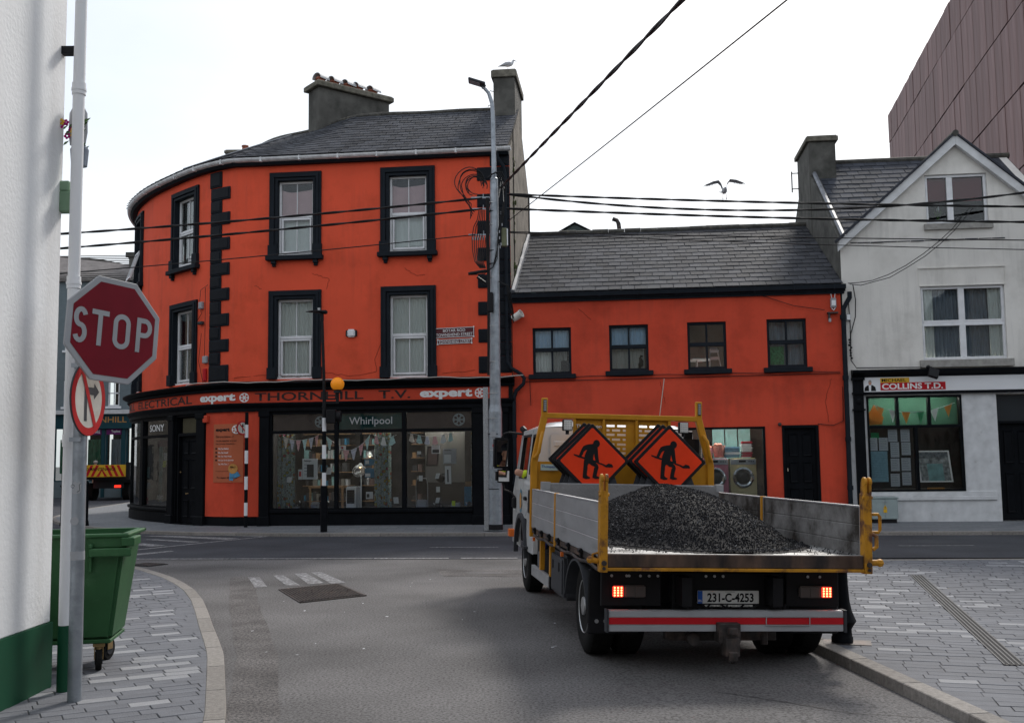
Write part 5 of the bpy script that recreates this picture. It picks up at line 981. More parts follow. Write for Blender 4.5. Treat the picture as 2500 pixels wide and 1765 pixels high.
# cream building's shopfront
b = B(); wall(b, PC, [7.72, 13.05], [-.05, 3.46], [(8.15, 10.24, .8, 2.97), (11.0, 11.8, .12, 2.97), (12.0, 12.85, .8, 2.97)], .015, .16); sC = b.obj('shopfront', 'whited', bC)
B().sweep(PC, [7.84, 13.1], [(.0, 3.40), (.08, 3.40), (.12, 3.44), (.22, 3.50), (.23, 3.55), (.0, 3.58)]).obj('cornice', 'black', bC)
for a, e in ((7.86, 8.085), (12.86, 13.03)): 
    B().pbox(PC, a, e, .0, .09, -.05, 3.40).pbox(PC, a-.02, e+.02, 0, .12, -.05, .3).pbox(PC, a-.025, e+.025, 0, .125, 3.02, 3.06).pbox(PC, a-.025, e+.025, 0, .125, 2.64, 2.68).ball(PC((a+e)/2, .09, 2.85), .07, 10, (1, .4, 1)).pbox(PC, a-.03, e+.03, 0, .14, 3.34, 3.40).obj('pilaster', 'black', bC, bevel=.01)
B().pbox(PC, 8.10, 12.84, .0, .10, 3.0, 3.06).obj('fascia_moulding', 'black', bC)
fs = B().pbox(PC, 8.10, 12.84, .015, .07, 3.065, 3.395).obj('sign_board', 'white', bC)
B().pbox(PC, 8.47, 9.11, .07, .075, 3.27, 3.375).obj('yellow_strip', 'yellow', fs); B().pbox(PC, 8.47, 9.90, .07, .076, 3.095, 3.268).obj('red_strip', 'red', fs)
lettering('MICHAEL', PC, 8.50, 9.04, 3.285, 3.36, .077, 'ink', fs, .012, th=.002); lettering('COLLINS T.D.', PC, 8.50, 9.84, 3.115, 3.25, .079, 'letw', fs, .03, th=.002)
b = B(); b.add([PC(8.11+x*.26, .073, 3.085+y*.28) for x, y in ((0, 0), (1, 0), (.95, .3), (.72, .48), (.55, .5), (.42, .5), (.25, .45), (.06, .3))], [tuple(range(8))]); pt = b.obj('portrait', 'ink', fs)
b = B(); b.add([PC(8.11+x*.26, .0745, 3.085+y*.28) for x, y in ((.40, 0), (.56, 0), (.6, .48), (.38, .48))], [(0, 1, 2, 3)]); b.obj('shirt', 'white', pt)
b = B(); b.add([PC(8.24+.035*cos(k*pi/8), .0755, 3.275+.05*sin(k*pi/8)) for k in range(16)], [tuple(range(16))]); b.obj('head', 'skin', pt); b = B(); b.add([PC(8.24+.036*cos(k*pi/8), .0765, 3.285+.052*sin(k*pi/8)) for k in range(9)], [tuple(range(9))]); b.obj('hair', 'hair', pt)
b = B(); framebox(b, PC, 8.15, 10.24, .80, 2.97, .045, -.1, .04); b.pbox(PC, 8.2, 10.2, -.1, .045, 2.235, 2.30)
for x in (8.83, 9.53): b.pbox(PC, x-.03, x+.03, -.1, .042, 2.3, 2.93)
b.pbox(PC, 9.19, 9.25, -.1, .042, .84, 2.24); w_ = b.obj('shop_window', 'black', bC)
for a, e in ((8.19, 8.80), (8.86, 9.50), (9.56, 10.2)): pane(PC, a, e, 2.3, 2.93, -.04, w_, 'shopglass')
for a, e in ((8.19, 9.19), (9.25, 10.2)): pane(PC, a, e, .84, 2.24, -.04, w_, 'shopglass')
B().pbox(PC, 7.9, 10.6, -2.2, -2.15, .4, 3.1).obj('rear_partition', 'roomg', w_); B().pbox(PC, 8.1, 10.4, -.9, -.85, 2.3, 3.0).obj('green_partition', mat('green_wall', (.02, .07, .045), .7), w_); B().pbox(PC, 8.0, 10.5, -2.1, -.1, .72, .8).obj('window_bed', 'greyboard', w_); B().pbox(PC, 8.3, 10.1, -.5, -.42, 3.0, 3.03).obj('hidden_fill_light', 'tube', w_)  # last box: added glowing strip above the opening, out of sight
b = B(); framebox(b, PC, 12.0, 12.85, .80, 2.97, .045, -.1, .04); w2 = b.obj('shop_window', 'black', bC); pane(PC, 12.04, 12.8, .84, 2.93, -.04, w2, 'shopglass'); B().pbox(PC, 11.9, 12.84, -1, -.95, .4, 3).obj('room_backing', 'room', w2)
panel_door(bC, PC, 11.05, 11.75, .14, 2.3, -.06, 2, [(1.4, 2.15), (.3, 1.2)])
B().pbox(PC, 11.0, 11.8, -.12, -.08, 2.36, 2.95).obj('fanlight', 'dkglass', bC)
B().pbox(PC, 8.12, 10.9, 0, .06, .60, .69).pbox(PC, 8.12, 10.9, 0, .035, .69, .80).obj('stallriser_ledge', 'whited', bC, bevel=.008)
t_, P = fthing('floodlight', 'square dark floodlight on the black cornice above the sign board', 'floodlight', 9.3, out=.2, z=3.42)
B().box(-.11, .11, -.05, .04, -.12, .1, Matrix.Translation(P(9.58, .32, 3.45)) @ Matrix.Rotation(.35, 4, 'Y') @ Matrix.Rotation(-.4, 4, 'X')).obj('housing', 'plastic', t_, bevel=.012); B().tube([P(9.52, .1, 3.6), P(9.55, .28, 3.58), P(9.58, .32, 3.52)], .02).ball(P(9.53, .12, 3.6), .05, 8).obj('arm', 'plastic', t_)
def qs(x, y): return 8.15+(x-1450-(y-310)*.045)*.00257, 2.30-(y-310)*.002667
def sheetC(x0, y0, x1, y1, mt, lb, cat='paper', name='notice', q=-.07, n=6, smt='greyboard', inner=None):
    s0, z1 = qs(x0, y0); s1, z0 = qs(x1, y1); t_, P = fthing(name, lb, cat, (s0+s1)/2, out=q, z=z0)
    B().pbox(P, s0, s1, q-.004, q, z0, z1).obj('sheet', mt, t_)
    for k in range(n): z = z1-(z1-z0)*(.1+.8*k/n); B().pbox(P, s0+.02, s1-R.uniform(.02, .06), q, q+.0015, z-.006, z).obj('printed_line', smt, t_)
    return t_, P
for x0, y0, x1, y1, lb in ((1470, 415, 1548, 525, 'leftmost white notice in the upper row of the black shop window'), (1556, 415, 1638, 525, 'second white notice of the upper row, above the blue table'), (1635, 345, 1718, 450, 'highest white notice in the middle column of the shop window'), (1655, 455, 1735, 583, 'second white notice down in the middle column'), (1658, 592, 1738, 700, 'third white notice down in the middle column'), (1658, 722, 1740, 830, 'lowest white notice in the middle column'), (1743, 345, 1825, 452, 'highest white notice in the right column of the shop window'), (1750, 457, 1832, 565, 'white notice with a small green mark in the right column'), (1750, 590, 1833, 698, 'third white notice down in the right column'), (1756, 710, 1838, 820, 'lowest white notice in the right column')): sheetC(x0, y0, x1, y1, 'paper', lb)
sheetC(1480, 530, 1642, 790, 'paperb', 'large pale blue timetable sheet low at the left of the shop window', n=14, smt='tealp')
t_, P = fthing('framed_picture', 'white framed picture standing on a small gold easel in the right pane', 'picture', 9.7, out=-.4, z=.86)
f = lambda a, o, z: P(a-.06*(z-1.3), o-.15*(z-1.3), z); s0, z1 = qs(1925, 530); s1, z0 = qs(2220, 800); s1 = min(s1, 10.12)
b = B(); framebox(b, f, s0, s1, z0, z1, .03, -.42, -.39); b.obj('frame', 'white', t_); B().pbox(f, s0+.025, s1-.025, -.42, -.41, z0+.025, z1-.025).obj('print', mat('picture_print', (.22, .24, .25), .5, var=.6, scale=14), t_); B().pbox(f, s0+.2, s1-.18, -.41, -.405, z0+.03, z0+.42).obj('seated_figure_print', 'tealp', t_); B().pbox(P, s0+.2, s1-.2, -.5, -.3, .82, .87).obj('easel', 'gilt', t_)
def buntC(label, pts, mats, sz):
    t_, P = fthing('bunting', label, 'bunting', pts[0][0], out=-.25, z=pts[0][1]); B().tube([P(s, -.25, z) for s, z in pts], .006, 4).obj('string', 'white', t_)
    for k in range(len(pts)-1):
        (s0, z0), (s1, z1) = pts[k], pts[k+1]; a = s0+(s1-s0)*.2; c = s1-(s1-s0)*.2; b = B(); q = [(a, z0), (c, z1), ((a+c)/2, (z0+z1)/2-sz)]
        b.add([P(x, -.25, y) for x, y in q]+[P(x, -.254, y) for x, y in q], [(0, 1, 2), (3, 4, 5)]); b.obj('pennant', mats[k % len(mats)], t_)
buntC('green, white and orange triangular bunting behind the upper panes', [(8.38, 2.78), (8.65, 2.68), (8.92, 2.62), (9.25, 2.60), (9.57, 2.62), (9.88, 2.70), (10.18, 2.80)], ['bunta', 'buntw', 'bunta', 'buntg', 'buntw', 'bunta'], .28)
t_, P = fthing('folded_flag', 'orange and green flag hanging bunched in the top left pane', 'flag', 8.4, out=-.4, z=2.35)
b = B(); q = [(8.2, 2.32), (8.3, 2.62), (8.42, 2.8), (8.52, 2.6), (8.62, 2.5), (8.58, 2.33)]; b.add([P(x, -.4, y) for x, y in q], [tuple(range(6))]); b.obj('flag_cloth', 'bunta', t_); B().pbox(P, 8.32, 8.5, -.42, -.41, 2.0, 2.14).obj('flag_corner', 'buntg', t_)
# next building along, beyond the right edge of the photograph
bD, PD = fthing('next_building', 'plain cream terrace building at the far right beyond the gabled one', 'building', 17.5)
b = B(); hd = [(14.2, 15.2, 3.8, 5.4), (16.6, 17.6, 3.8, 5.4), (19, 20, 3.8, 5.4), (14.0, 17.5, .7, 2.9), (18.3, 19.2, .1, 2.4)]; wall(b, PD, [13.06, 22], [-.05, 6.2], hd, 0, .15); b.obj('wall', 'cream', bD)
for h in hd[:4]: casement(PD, *h, ((h[0]+h[1])/2,), (h[2]+h[3])/2, bD)
panel_door(bD, PD, 18.36, 19.14, .13, 2.3, -.06, 2, [(1.4, 2.1), (.3, 1.2)])
b = B(); b.add([PD(13.06, .2, 6.15), PD(22.2, .2, 6.15), PD(22.2, -4.2, 8.6), PD(13.06, -4.2, 8.6), PD(13.06, -8.6, 6.15), PD(22.2, -8.6, 6.15)], [(0, 1, 2, 3), (3, 2, 5, 4)]); b.obj('roof', 'slate_d', bD)
B().pbox(PD, 13.06, 22.2, .02, .2, 6.05, 6.16).obj('gutter', 'charcoal', bD)
# electricity cabinet in front of the cream building
cb, P = fthing('electric_cabinet', 'pale green-grey electricity cabinet with yellow warning sign against the white wall', 'cabinet', 8.4, out=.22, z=.12)
B().pbox(P, 8.10, 8.66, .03, .36, .20, .66).obj('body', mat('cabinet_grey', (.30, .36, .36), .5, var=.08, scale=5), cb, bevel=.008); B().pbox(P, 8.08, 8.68, .02, .38, .66, .69).obj('lid', bpy.data.materials['cabinet_grey'], cb, bevel=.006); B().pbox(P, 8.13, 8.63, .05, .34, .07, .2).obj('plinth', 'plastic', cb)
for s in (8.12, 8.56): pass
B().pbox(P, 8.115, 8.375, .36, .368, .215, .645).pbox(P, 8.385, 8.645, .36, .368, .215, .645).obj('door', bpy.data.materials['cabinet_grey'], cb, bevel=.003)
b = B(); b.add([P(x, .372, z) for x, z in ((8.335, .43), (8.425, .43), (8.38, .52))], [(0, 1, 2)]); b.add([P(x, .372, z) for x, z in ((8.34, .35), (8.42, .35), (8.42, .42), (8.34, .42))], [(0, 1, 2, 3)]); wg = b.obj('warning_sign', 'yellow', cb)
b = B(); b.add([P(x, .374, z) for x, z in ((8.375, .5), (8.39, .475), (8.382, .472), (8.388, .445), (8.368, .475), (8.378, .478))], [tuple(range(6))]); b.obj('lightning_mark', 'ink', wg)
b = B(); framebox(b, P, 8.33, 8.43, .565, .6, .006, .368, .374); b.obj('badge', 'signwhite', cb)

# ------------------------------------------------------------------ rust-coloured tower behind
XR = lambda y: 9.32+.185*y
rt = thing('rusty_tower', 'tall brown weathered-steel clad tower rising behind the cream building', 'building', (XR(40), 40, 0))
def PR(y, q, z): return Vector((XR(y)-XR(40)-q*.98, y-40+q*.18, z))
b = B(); b.add([PR(25, -.05, 0), PR(48, -.05, 0), PR(48, -.05, 17.9), PR(25, -.05, 17.9)], [(0, 1, 2, 3)]); b.add([PR(48, -.05, 0), PR(48, -14, 0), PR(48, -14, 17.9), PR(48, -.05, 17.9)], [(0, 1, 2, 3)]); b.add([PR(25, -.05, 0), PR(25, -14, 0), PR(25, -14, 17.9), PR(25, -.05, 17.9)], [(0, 1, 2, 3)]); b.add([PR(25, -.05, 17.9), PR(25, -14, 17.9), PR(48, -14, 17.9), PR(48, -.05, 17.9)], [(0, 1, 2, 3)]); b.obj('core_wall', 'seam', rt)
me = B().box(-.02, .02, .012, .738, .008, 1, None).mesh('cladding_panel', 'brown')
y = 25.05
rows_ = ((16.52, 17.9), (14.27, 16.5), (12.02, 14.25), (9.77, 12.0), (7.5, 9.75))
ang = atan2(.185, 1)
while y < 47.9:
    for za, zb in rows_:
        p = PR(y, 0, za); inst('cladding_panel', me, rt, Matrix.Translation(p) @ Matrix.Rotation(-ang, 4, 'Z') @ Matrix.Translation((R.uniform(-.012, .012), 0, 0)) @ Matrix.Diagonal((1, 1, zb-za-.012, 1)))
    y += .737
b = B(); b.add([PR(y_, .035, z) for y_, z in ((43.2, 11.5), (44.6, 11.5), (43.2, 12.9))], [(0, 1, 2)]); b.obj('window', 'dkglass', rt)
# things that peep over the low roof
gs, P = fthing('green_gable_shed', 'dark green sheet-clad gable peeping over the low slate roof', 'building', 1.0, out=-12)
b = B(); b.add([P(s, q, z) for q in (-12, -18) for s, z in ((-1.2, 0), (3.2, 0), (3.2, 8.8), (1.0, 9.97), (-1.2, 8.8))], [(0, 1, 2, 3, 4), (5, 6, 7, 8, 9), (0, 2, 7, 5)]); b.obj('wall', 'steelg', gs)
for k in range(22): B().pbox(P, -1.1+.2*k, -1.08+.2*k, -12, -11.97, 5, 8.8+1.1*(1-abs(-1.1+.2*k-1)/2.2)-.03).obj('sheet_rib', 'steelg', gs)
b = B(); b.add([P(-1.4, -11.85, 8.72), P(1, -11.85, 10.02), P(3.4, -11.85, 8.72), P(-1.4, -18, 8.72), P(1, -18, 10.02), P(3.4, -18, 8.72)], [(0, 1, 4, 3), (1, 2, 5, 4)]); b.obj('roof', 'slate_d', gs)
rb_, P = fthing('rear_building', 'rear outbuilding hidden behind the low roof, only its flue pipe showing', 'building', 2.6, out=-9)
B().pbox(P, 0, 6.8, -12, -8.7, 0, 7.2).obj('wall', 'cement', rb_); b = B().tube([P(2.64, -9, 7.1), P(2.60, -9, 9.0)], .06, 10); b.obj('flue_pipe', 'white', rb_, smooth=True); B().tube([P(2.60, -9, 8.98), P(2.57, -9, 9.25), P(2.52, -9, 9.36), P(2.38, -9, 9.42)], .07, 10).obj('flue_elbow', 'iron', rb_, smooth=True)

# ------------------------------------------------------------------ far end of the side street, at the left
fs_ = thing('blue_grey_shop', 'blue-grey painted shop building with teal shopfront far down the side street', 'building', (-21, 52, 0))
PF = lambda s, q, z: Vector((s+21, -q, z))
hf = [(-20.35, -19.78, 4.55, 5.85), (-22.6, -22.0, 4.55, 5.85), (-18.2, -17.6, 4.55, 5.85), (-20.35, -19.78, 7.4, 8.8), (-22.6, -22.0, 7.4, 8.8), (-21.6, -20.6, .8, 3.5), (-20.42, -19.6, .8, 3.5), (-19.4, -18.2, .8, 3.5), (-23.0, -21.75, .8, 3.5)]
b = B(); wall(b, PF, [-27, -12.6], [-.1, 10.9], hf, 0, .2); b.obj('wall', 'bluegrey', fs_)
for i, h in enumerate(hf):
    b = B(); framebox(b, PF, *h[:2], *h[2:], .06, -.12, -.02)
    if i < 5: b.pbox(PF, (h[0]+h[1])/2-.02, (h[0]+h[1])/2+.02, -.1, -.03, h[2], h[3]); b.pbox(PF, h[0], h[1], -.1, -.02, (h[2]+h[3])/2-.03, (h[2]+h[3])/2+.03)
    w_ = b.obj('window', 'upvc' if i < 5 else 'teal', fs_); pane(PF, h[0]+.05, h[1]-.05, h[2]+.05, h[3]-.05, -.08, w_); B().pbox(PF, h[0], h[1], -1, -.95, h[2], h[3]).obj('room_backing', 'room', w_)
    if i < 5: B().pbox(PF, h[0]-.1, h[1]+.1, -.05, .08, h[2]-.12, h[2]-.01).obj('sill', 'white', w_)
    if i in (5, 6, 8): drape(PF, h[0]+.1, h[1]-.1, 1.2, 2.9, -.5, w_, 'netd' if i == 6 else 'greenp', 'clothing', .05, 3)
B().pbox(PF, -23.3, -17.6, 0, .12, 3.55, 4.15).obj('fascia', 'teal', fs_); B().pbox(PF, -23.4, -17.5, 0, .3, 4.15, 4.35).obj('cornice', 'whited', fs_); B().pbox(PF, -23.4, -17.5, 0, .18, 3.42, 3.55).obj('architrave', 'teal', fs_)
lettering('THORNHILL', PF, -22.1, -19.35, 3.72, 4.02, .125, 'gilt', fs_, .008)
for a, e, tx in ((-21.56, -20.64, 'HARDWARE'), (-20.38, -19.64, 'Topline')):
    pp = B().pbox(PF, a, e, .0, .03, 3.12, 3.42).obj('purple_panel', 'purple', fs_); lettering(tx, PF, a+(.08 if tx[0] == 'H' else .24), e-.06, 3.19, 3.35, .034, 'letw', pp, .02)
for x in (-21.68, -20.52, -19.5): B().pbox(PF, x-.08, x+.08, 0, .08, -.1, 3.42).obj('pilaster', 'teal', fs_)
b = B(); b.add([PF(-27.5, .2, 10.9), PF(-12.5, .2, 10.9), PF(-18.0, -4, 11.8), PF(-22.5, -4, 12.85), PF(-27.5, -4, 13.3)], [(0, 1, 2, 3, 4)]); b.add([PF(-27.5, -4, 13.3), PF(-22.5, -4, 12.85), PF(-18, -4, 11.8), PF(-12.5, -9, 10.9), PF(-27.5, -9, 10.9)], [(0, 1, 2, 3, 4)]); b.obj('roof', mat('brown_slate', (.17, .155, .15), .8, var=.2, scale=3), fs_)
for k in range(14): B().pbox(PF, -27.5, -14.2-.35*k, .18-.3*k, .22-.3*k, 10.93+.155*k, 10.97+.155*k).obj('slate_course', 'ridge', fs_)
B().pbox(PF, -20.05, -18.3, -2.6, -1.6, 10.5, 12.45).pbox(PF, -20.2, -18.15, -2.7, -1.5, 12.46, 12.7).obj('chimney', 'cement', fs_)
t_ = thing('aerial', 'thin television aerial mast on the far shop chimney', 'aerial', (-19.5, 53.9, 12.7)); B().tube([(0, 0, 0), (0, 0, 2.9)], .02).obj('mast', 'iron', t_); B().tube([(-.1, 0, .05), (.25, 0, .22)], .04).obj('dish_arm', 'signwhite', t_)
# maintenance lorry seen from behind, far down the side street
ft = thing('maintenance_lorry', 'distant flatbed lorry with red and yellow chevron tailboard in the side street', 'lorry', (-18.6, 47, 0))
B().box(-1.15, 1.1, 0, .08, 1.08, 1.62).obj('tailboard', 'yellow', ft)
for k in range(5):
    for sg in (-1, 1):
        x = .12+.26*k; 
        if x < 1.0: b = B(); b.add([(sg*x-.0, -.006, 1.1), (sg*(x+.13), -.006, 1.1), (sg*(x+.13)+(-sg)*.25+.0, -.006, 1.6), (sg*x+(-sg)*.25, -.006, 1.6)] if x > .3 else [(sg*x, -.006, 1.1), (sg*(x+.13), -.006, 1.1), (sg*.0+.0, -.006, 1.45), (0, -.006, 1.35)], [(0, 1, 2, 3)]); b.obj('chevron', 'red', ft)
lettering('ROAD MAINTENANCE', lambda s, q, z: Vector((s, -q, z)), -1.05, .62, 1.36, 1.5, .012, 'ink', ft, .01)
B().box(1.1, 1.25, -.05, .12, .95, 1.72).box(-1.3, -1.15, -.05, .12, .95, 1.72).obj('corner_post', 'plastic', ft)
b = B()
for z in (1.12, 1.38): b.add([(1.25, .1, z), (2.3, 3.4, z), (2.3, 3.4, z+.22), (1.25, .1, z+.22)], [(0, 1, 2, 3)])
b.obj('side_panel', 'alu', ft)
B().box(-1.1, 1.1, .1, 4.2, .95, 1.08).box(-.5, .5, .3, 4, .55, .95).obj('chassis', 'plastic', ft); B().box(.45, 1.0, -.02, .03, .56, .74).obj('lamp_board', 'plastic', ft); B().box(.6, .88, -.04, -.02, .6, .7).obj('tail_lamp', 'lampred', ft); B().box(-.9, -.6, -.04, -.02, .6, .7).obj('tail_lamp', 'lampred', ft)
for x in (-.85, .8):
    B().cyl((x-.15, 1.1, .4), (x+.15, 1.1, .4), .4, n=20).obj('wheel', 'rubber', ft)
B().box(.35, 2.2, 4.2, 5.9, .6, 2.2).obj('cab', 'cabwhite', ft, bevel=.1)
# ------------------------------------------------------------------ tall steel service pole
up = thing('utility_pole', 'tall galvanised steel pole carrying the black cables and a street lamp', 'pole', (-.40, 22.9, .09))
b = B().lathe([(.152, 0), (.148, 2.6), (.128, 2.75), (.122, 3.4), (.10, 7.0), (.088, 7.86), (.05, 7.9)], 12, Matrix.Rotation(.006, 4, 'Y')); b.obj('pole', 'steel', up, smooth=False, bevel=.004)
B().lathe([(.158, .02), (.158, .14)], 14).obj('base_band', 'plastic', up)
B().tube([(.05, 0, 7.8), (.045, 0, 8.6), (.04, 0, 9.3), (.02, 0, 9.62), (-.05, 0, 9.86), (-.15, 0, 9.98), (-.2, 0, 10.0)], [.062, .055, .05, .048, .045, .042, .04], 12).obj('lamp_arm', 'steel', up, smooth=True)
M_ = Matrix.Translation((-.32, -.02, 10.09)) @ Matrix.Rotation(radians(18), 4, 'Y')
lh = B().box(-.2, .2, -.16, .16, -.02, .03, M_).obj('lamp_head', 'grey', up, bevel=.012); B().box(-.17, .08, -.12, .12, -.028, -.019, M_).obj('lens', 'signwhite', lh); B().box(.12, .22, -.04, .04, -.06, .0, M_).obj('knuckle', 'grey', lh)
q = B().box(-.255, -.14, .02, .13, 0, 3.15); q.obj('cable_duct', 'steelb', up, bevel=.004)
B().box(-.13, .0, -.19, -.10, 4.8, 5.25).obj('black_joint_box', 'plastic', up, bevel=.02); B().box(.2, .32, -.06, .06, 6.30, 6.72, Matrix.Rotation(.0, 4, 'Y')).obj('splice_box', mat('olive_box', (.16, .17, .10), .5), up, bevel=.015); B().box(.32, .345, -.07, .05, 6.32, 6.7).obj('splice_box_edge', 'white', up)
for z in (.9, 1.75, 2.1, 2.45, 3.0, 3.7, 4.5, 5.6, 5.9, 6.2, 6.8, 7.1, 7.3): B().cyl((0, 0, z), (0, 0, z+.018), .155-.0078*z if z > 2.7 else .153, n=14).obj('steel_band', 'rim' if R.random() < .6 else 'plastic', up)
B().box(-.10, .03, -.158, -.15, 2.05, 2.16).obj('notice_label', 'signwhite', up); B().box(-.05, -.02, -.157, -.15, 1.83, 1.88).obj('red_sticker', 'red', up)
for z, L_ in ((7.42, .40), (7.16, .42), (6.57, .46)): B().box(-.08-L_, -.05, -.05, -.02, z-.02, z+.02, Matrix.Rotation(0, 4, 'Z')).cyl((-.2, -.04, z+.02), (-.2, -.04, z+.09), .01).obj('side_bracket', 'steel', up, bevel=.004)
for k in range(6): x = -.45+k*.06; B().cyl((x, -.05, 6.45), (x, -.05, 6.53), .018).obj('insulator', 'signwhite', up)
W = []
def arc(c, r, a0, a1, n=14, ph=0):
    j1, j2 = R.uniform(-.03, .03), R.uniform(-.03, .03); c = (c[0]+j1, c[1], c[2]+j2); r *= R.uniform(.9, 1.1)
    return [(c[0]+r*(1+.08*sin(3*i/n*pi+j1*90))*cos(a0+(a1-a0)*i/n), c[1]+ph*i/n, c[2]+r*1.1*sin(a0+(a1-a0)*i/n)) for i in range(n+1)]
for k in range(4): W.append(arc((-.40-.035*k, -.08-.01*k, 7.66+.035*k), .27+.022*k, -.1, pi*(1.05+.06*k))+[(-.62+.05*k, -.08, 7.36-.03*k), (-.40-.03*k, -.08, 7.08-.05*k)])
for k in range(4): W.append(arc((-.40+.012*k, -.1, 7.70-.012*k), .19+.006*k, -.3+.2*k, 2*pi*(.62+.05*k)))
for k in range(4): W.append([(-.1+.03*k, -.12, 7.85+.03*k), (.08+.05*k, -.15, 7.98), (.22+.04*k, -.12, 7.75), (.28, -.1, 7.45), (.2+.02*k, -.11, 7.0), (.12, -.13, 6.6-.1*k)])
for k in range(5): W.append([(-.30+.03*k, -.06, 7.12), (-.34+.04*k, -.09, 6.9), (-.42+.05*k, -.08, 6.75), (-.46+.055*k, -.06, 6.5)])
for k in range(7): W.append([(-.46+.05*k, -.06, 6.5), (-.45+.045*k, -.09, 6.2), (-.40+.03*k, -.1, 5.95), (-.28+.02*k, -.1, 5.8)])
for k in range(3): W.append([(-.5, -.08, 5.72-.03*k), (-.2, -.14, 5.72-.03*k), (.0, -.16, 5.8), (.1, -.15, 6.0+.1*k), (.12, -.14, 6.5)])
for k in range(4): W.append([(-.13+.02*k, -.12, 7.4), (-.14+.02*k, -.13, 6.4), (-.12+.015*k, -.14, 5.4), (-.14+.01*k, -.15, 3.4)])
for k in range(3): W.append([(.12, -.1, 5.5), (.3+.02*k, -.1, 5.4), (.34+.03*k, -.08, 5.1), (.45, .2, 4.6+.1*k)])
wires(W, up, r=.011, name='cable_loops')
wires([[(.16, -.1, 7.5), (.22, -.12, 7.85), (.28, -.12, 7.6)], [(.15, -.1, 7.4), (.24, -.12, 7.8), (.26, -.12, 7.3)]], up, 'rope', 'pale_cable_loops', r=.008)
B().tube([(-.55, -.08, 5.68), (-.15, -.12, 5.74)], .035, 8).tube([(-.35, -.1, 5.6), (-.15, -.12, 5.45)], .03, 8).obj('splice_sleeve', 'plastic', up, smooth=True)
for k in range(9): B().box(-.01, .01, -.01, .01, -.03, .03, Matrix.Translation((R.uniform(-.02, .25), -.15, R.uniform(6.2, 7.2)))).obj('cable_clamp', 'signwhite', up)
# ------------------------------------------------------------------ overhead cables
def cable(label, a, c, sag, r, strands=2, n=60, turn=1.5):
    a = Vector(a); c = Vector(c); o = thing('overhead_cable', label, 'cable', a); pts = []
    for i in range(n+1):
        t = i/n; p = a.lerp(c, t)-a; p.z -= 4*sag*t*(1-t); pts.append(p)
    L_ = (c-a).length; d = (c-a).normalized(); s = d.cross(Vector((0, 0, 1))).normalized(); u = s.cross(d)
    if strands == 1: B().tube(pts, r, 6).obj('strand', 'cable', o, smooth=True)
    else:
        m_ = n*3
        for k in range(strands):
            q = []
            for i in range(m_+1):
                t = i/m_; p = a.lerp(c, t)-a; p.z -= 4*sag*t*(1-t); ph = 2*pi*(t*L_/turn+k/strands); q.append(p+(s*cos(ph)+u*sin(ph))*r*.42)
            B().tube(q, r*.62, 6).obj('strand', 'cable', o, smooth=True)
    return o
cable('upper thick twisted cable running left across the orange front, just under the second-floor sill line', (-.62, 22.85, 7.50), (-14.5, 23.3, 6.72), .10, .029)
cable('lower thick twisted cable running left across the orange front', (-.62, 22.85, 7.25), (-14.5, 23.3, 6.32), .08, .029)
cable('thin wire running left below the two thick cables', (-.8, 22.85, 6.66), (-14.5, 23.3, 5.72), .06, .012, 1)
cable('upper thick cable running right from the pole, nearly level', (-.06, 22.85, 7.58), (18, 22.5, 6.95), .10, .028)
cable('thick cable running right from the pole that rises toward the gable window', (-.06, 22.85, 7.58), (18, 22.6, 8.7), .95, .028)
cable('lower thick cable running right from the pole', (-.07, 22.85, 7.25), (18, 22.5, 6.62), .12, .029)
cable('thin wire running right just above the low roof', (-.07, 22.85, 6.72), (18, 22.6, 6.2), .05, .012, 1)
cable('second thin wire running right, lowest of the wires over the low roof', (-.07, 22.85, 6.70), (18, 22.6, 5.95), .10, .010, 1)
cable('thick black cable climbing steeply from the pole to the top of the sky', (-.2, 22.8, 7.72), (3.6, 0, 5.35), .0, .030, 2, turn=1.9)
cable('thin single wire climbing beside the thick one toward the top right', (-.05, 22.8, 6.95), (5.3, 0, 5.9), .05, .010, 1)
# wavy service cable on the cream building
t_, P = fthing('service_cable', 'thin twisted service cable sagging up across the cream wall to the gable window', 'cable', 7.85, out=.3, z=5.5)
pp = [(7.8, 5.55), (8.05, 5.56), (8.35, 5.6), (8.7, 5.72), (9.1, 5.92), (9.5, 6.18), (9.85, 6.45), (10.15, 6.72), (10.6, 7.25)]
wires([[P(s, .3, z) for s, z in pp], [P(s+.03, .32, z-.02-.05*abs(sin(i*1.7))) for i, (s, z) in enumerate(pp)]], t_, r=.009)
wires([[P(7.95, .1, 5.56), P(8.0, .08, 5.2), P(7.98, .08, 4.8), P(7.86, .08, 4.4), P(7.84, .08, 3.8), P(7.95, .1, 3.62), P(9.4, .1, 3.6)], [P(7.84, .06, 5.3), P(7.86, .06, 4.6), P(7.84, .07, 3.9)]], t_, r=.012)
for k in range(8): B().ball(P(7.83+R.uniform(-.02, .04), .08, 3.85+.06*k), .03, 6).obj('cable_knot', 'plastic', t_)
t_, P = fthing('junction_box', 'small white junction box at the left edge of the cream wall', 'junction box', 7.82, out=0, z=4.7)
B().pbox(P, 7.78, 7.88, 0, .07, 4.72, 4.88).obj('housing', 'signwhite', t_, bevel=.01); B().pbox(P, 7.79, 7.87, .07, .08, 4.74, 4.86).obj('lid', 'white', t_)

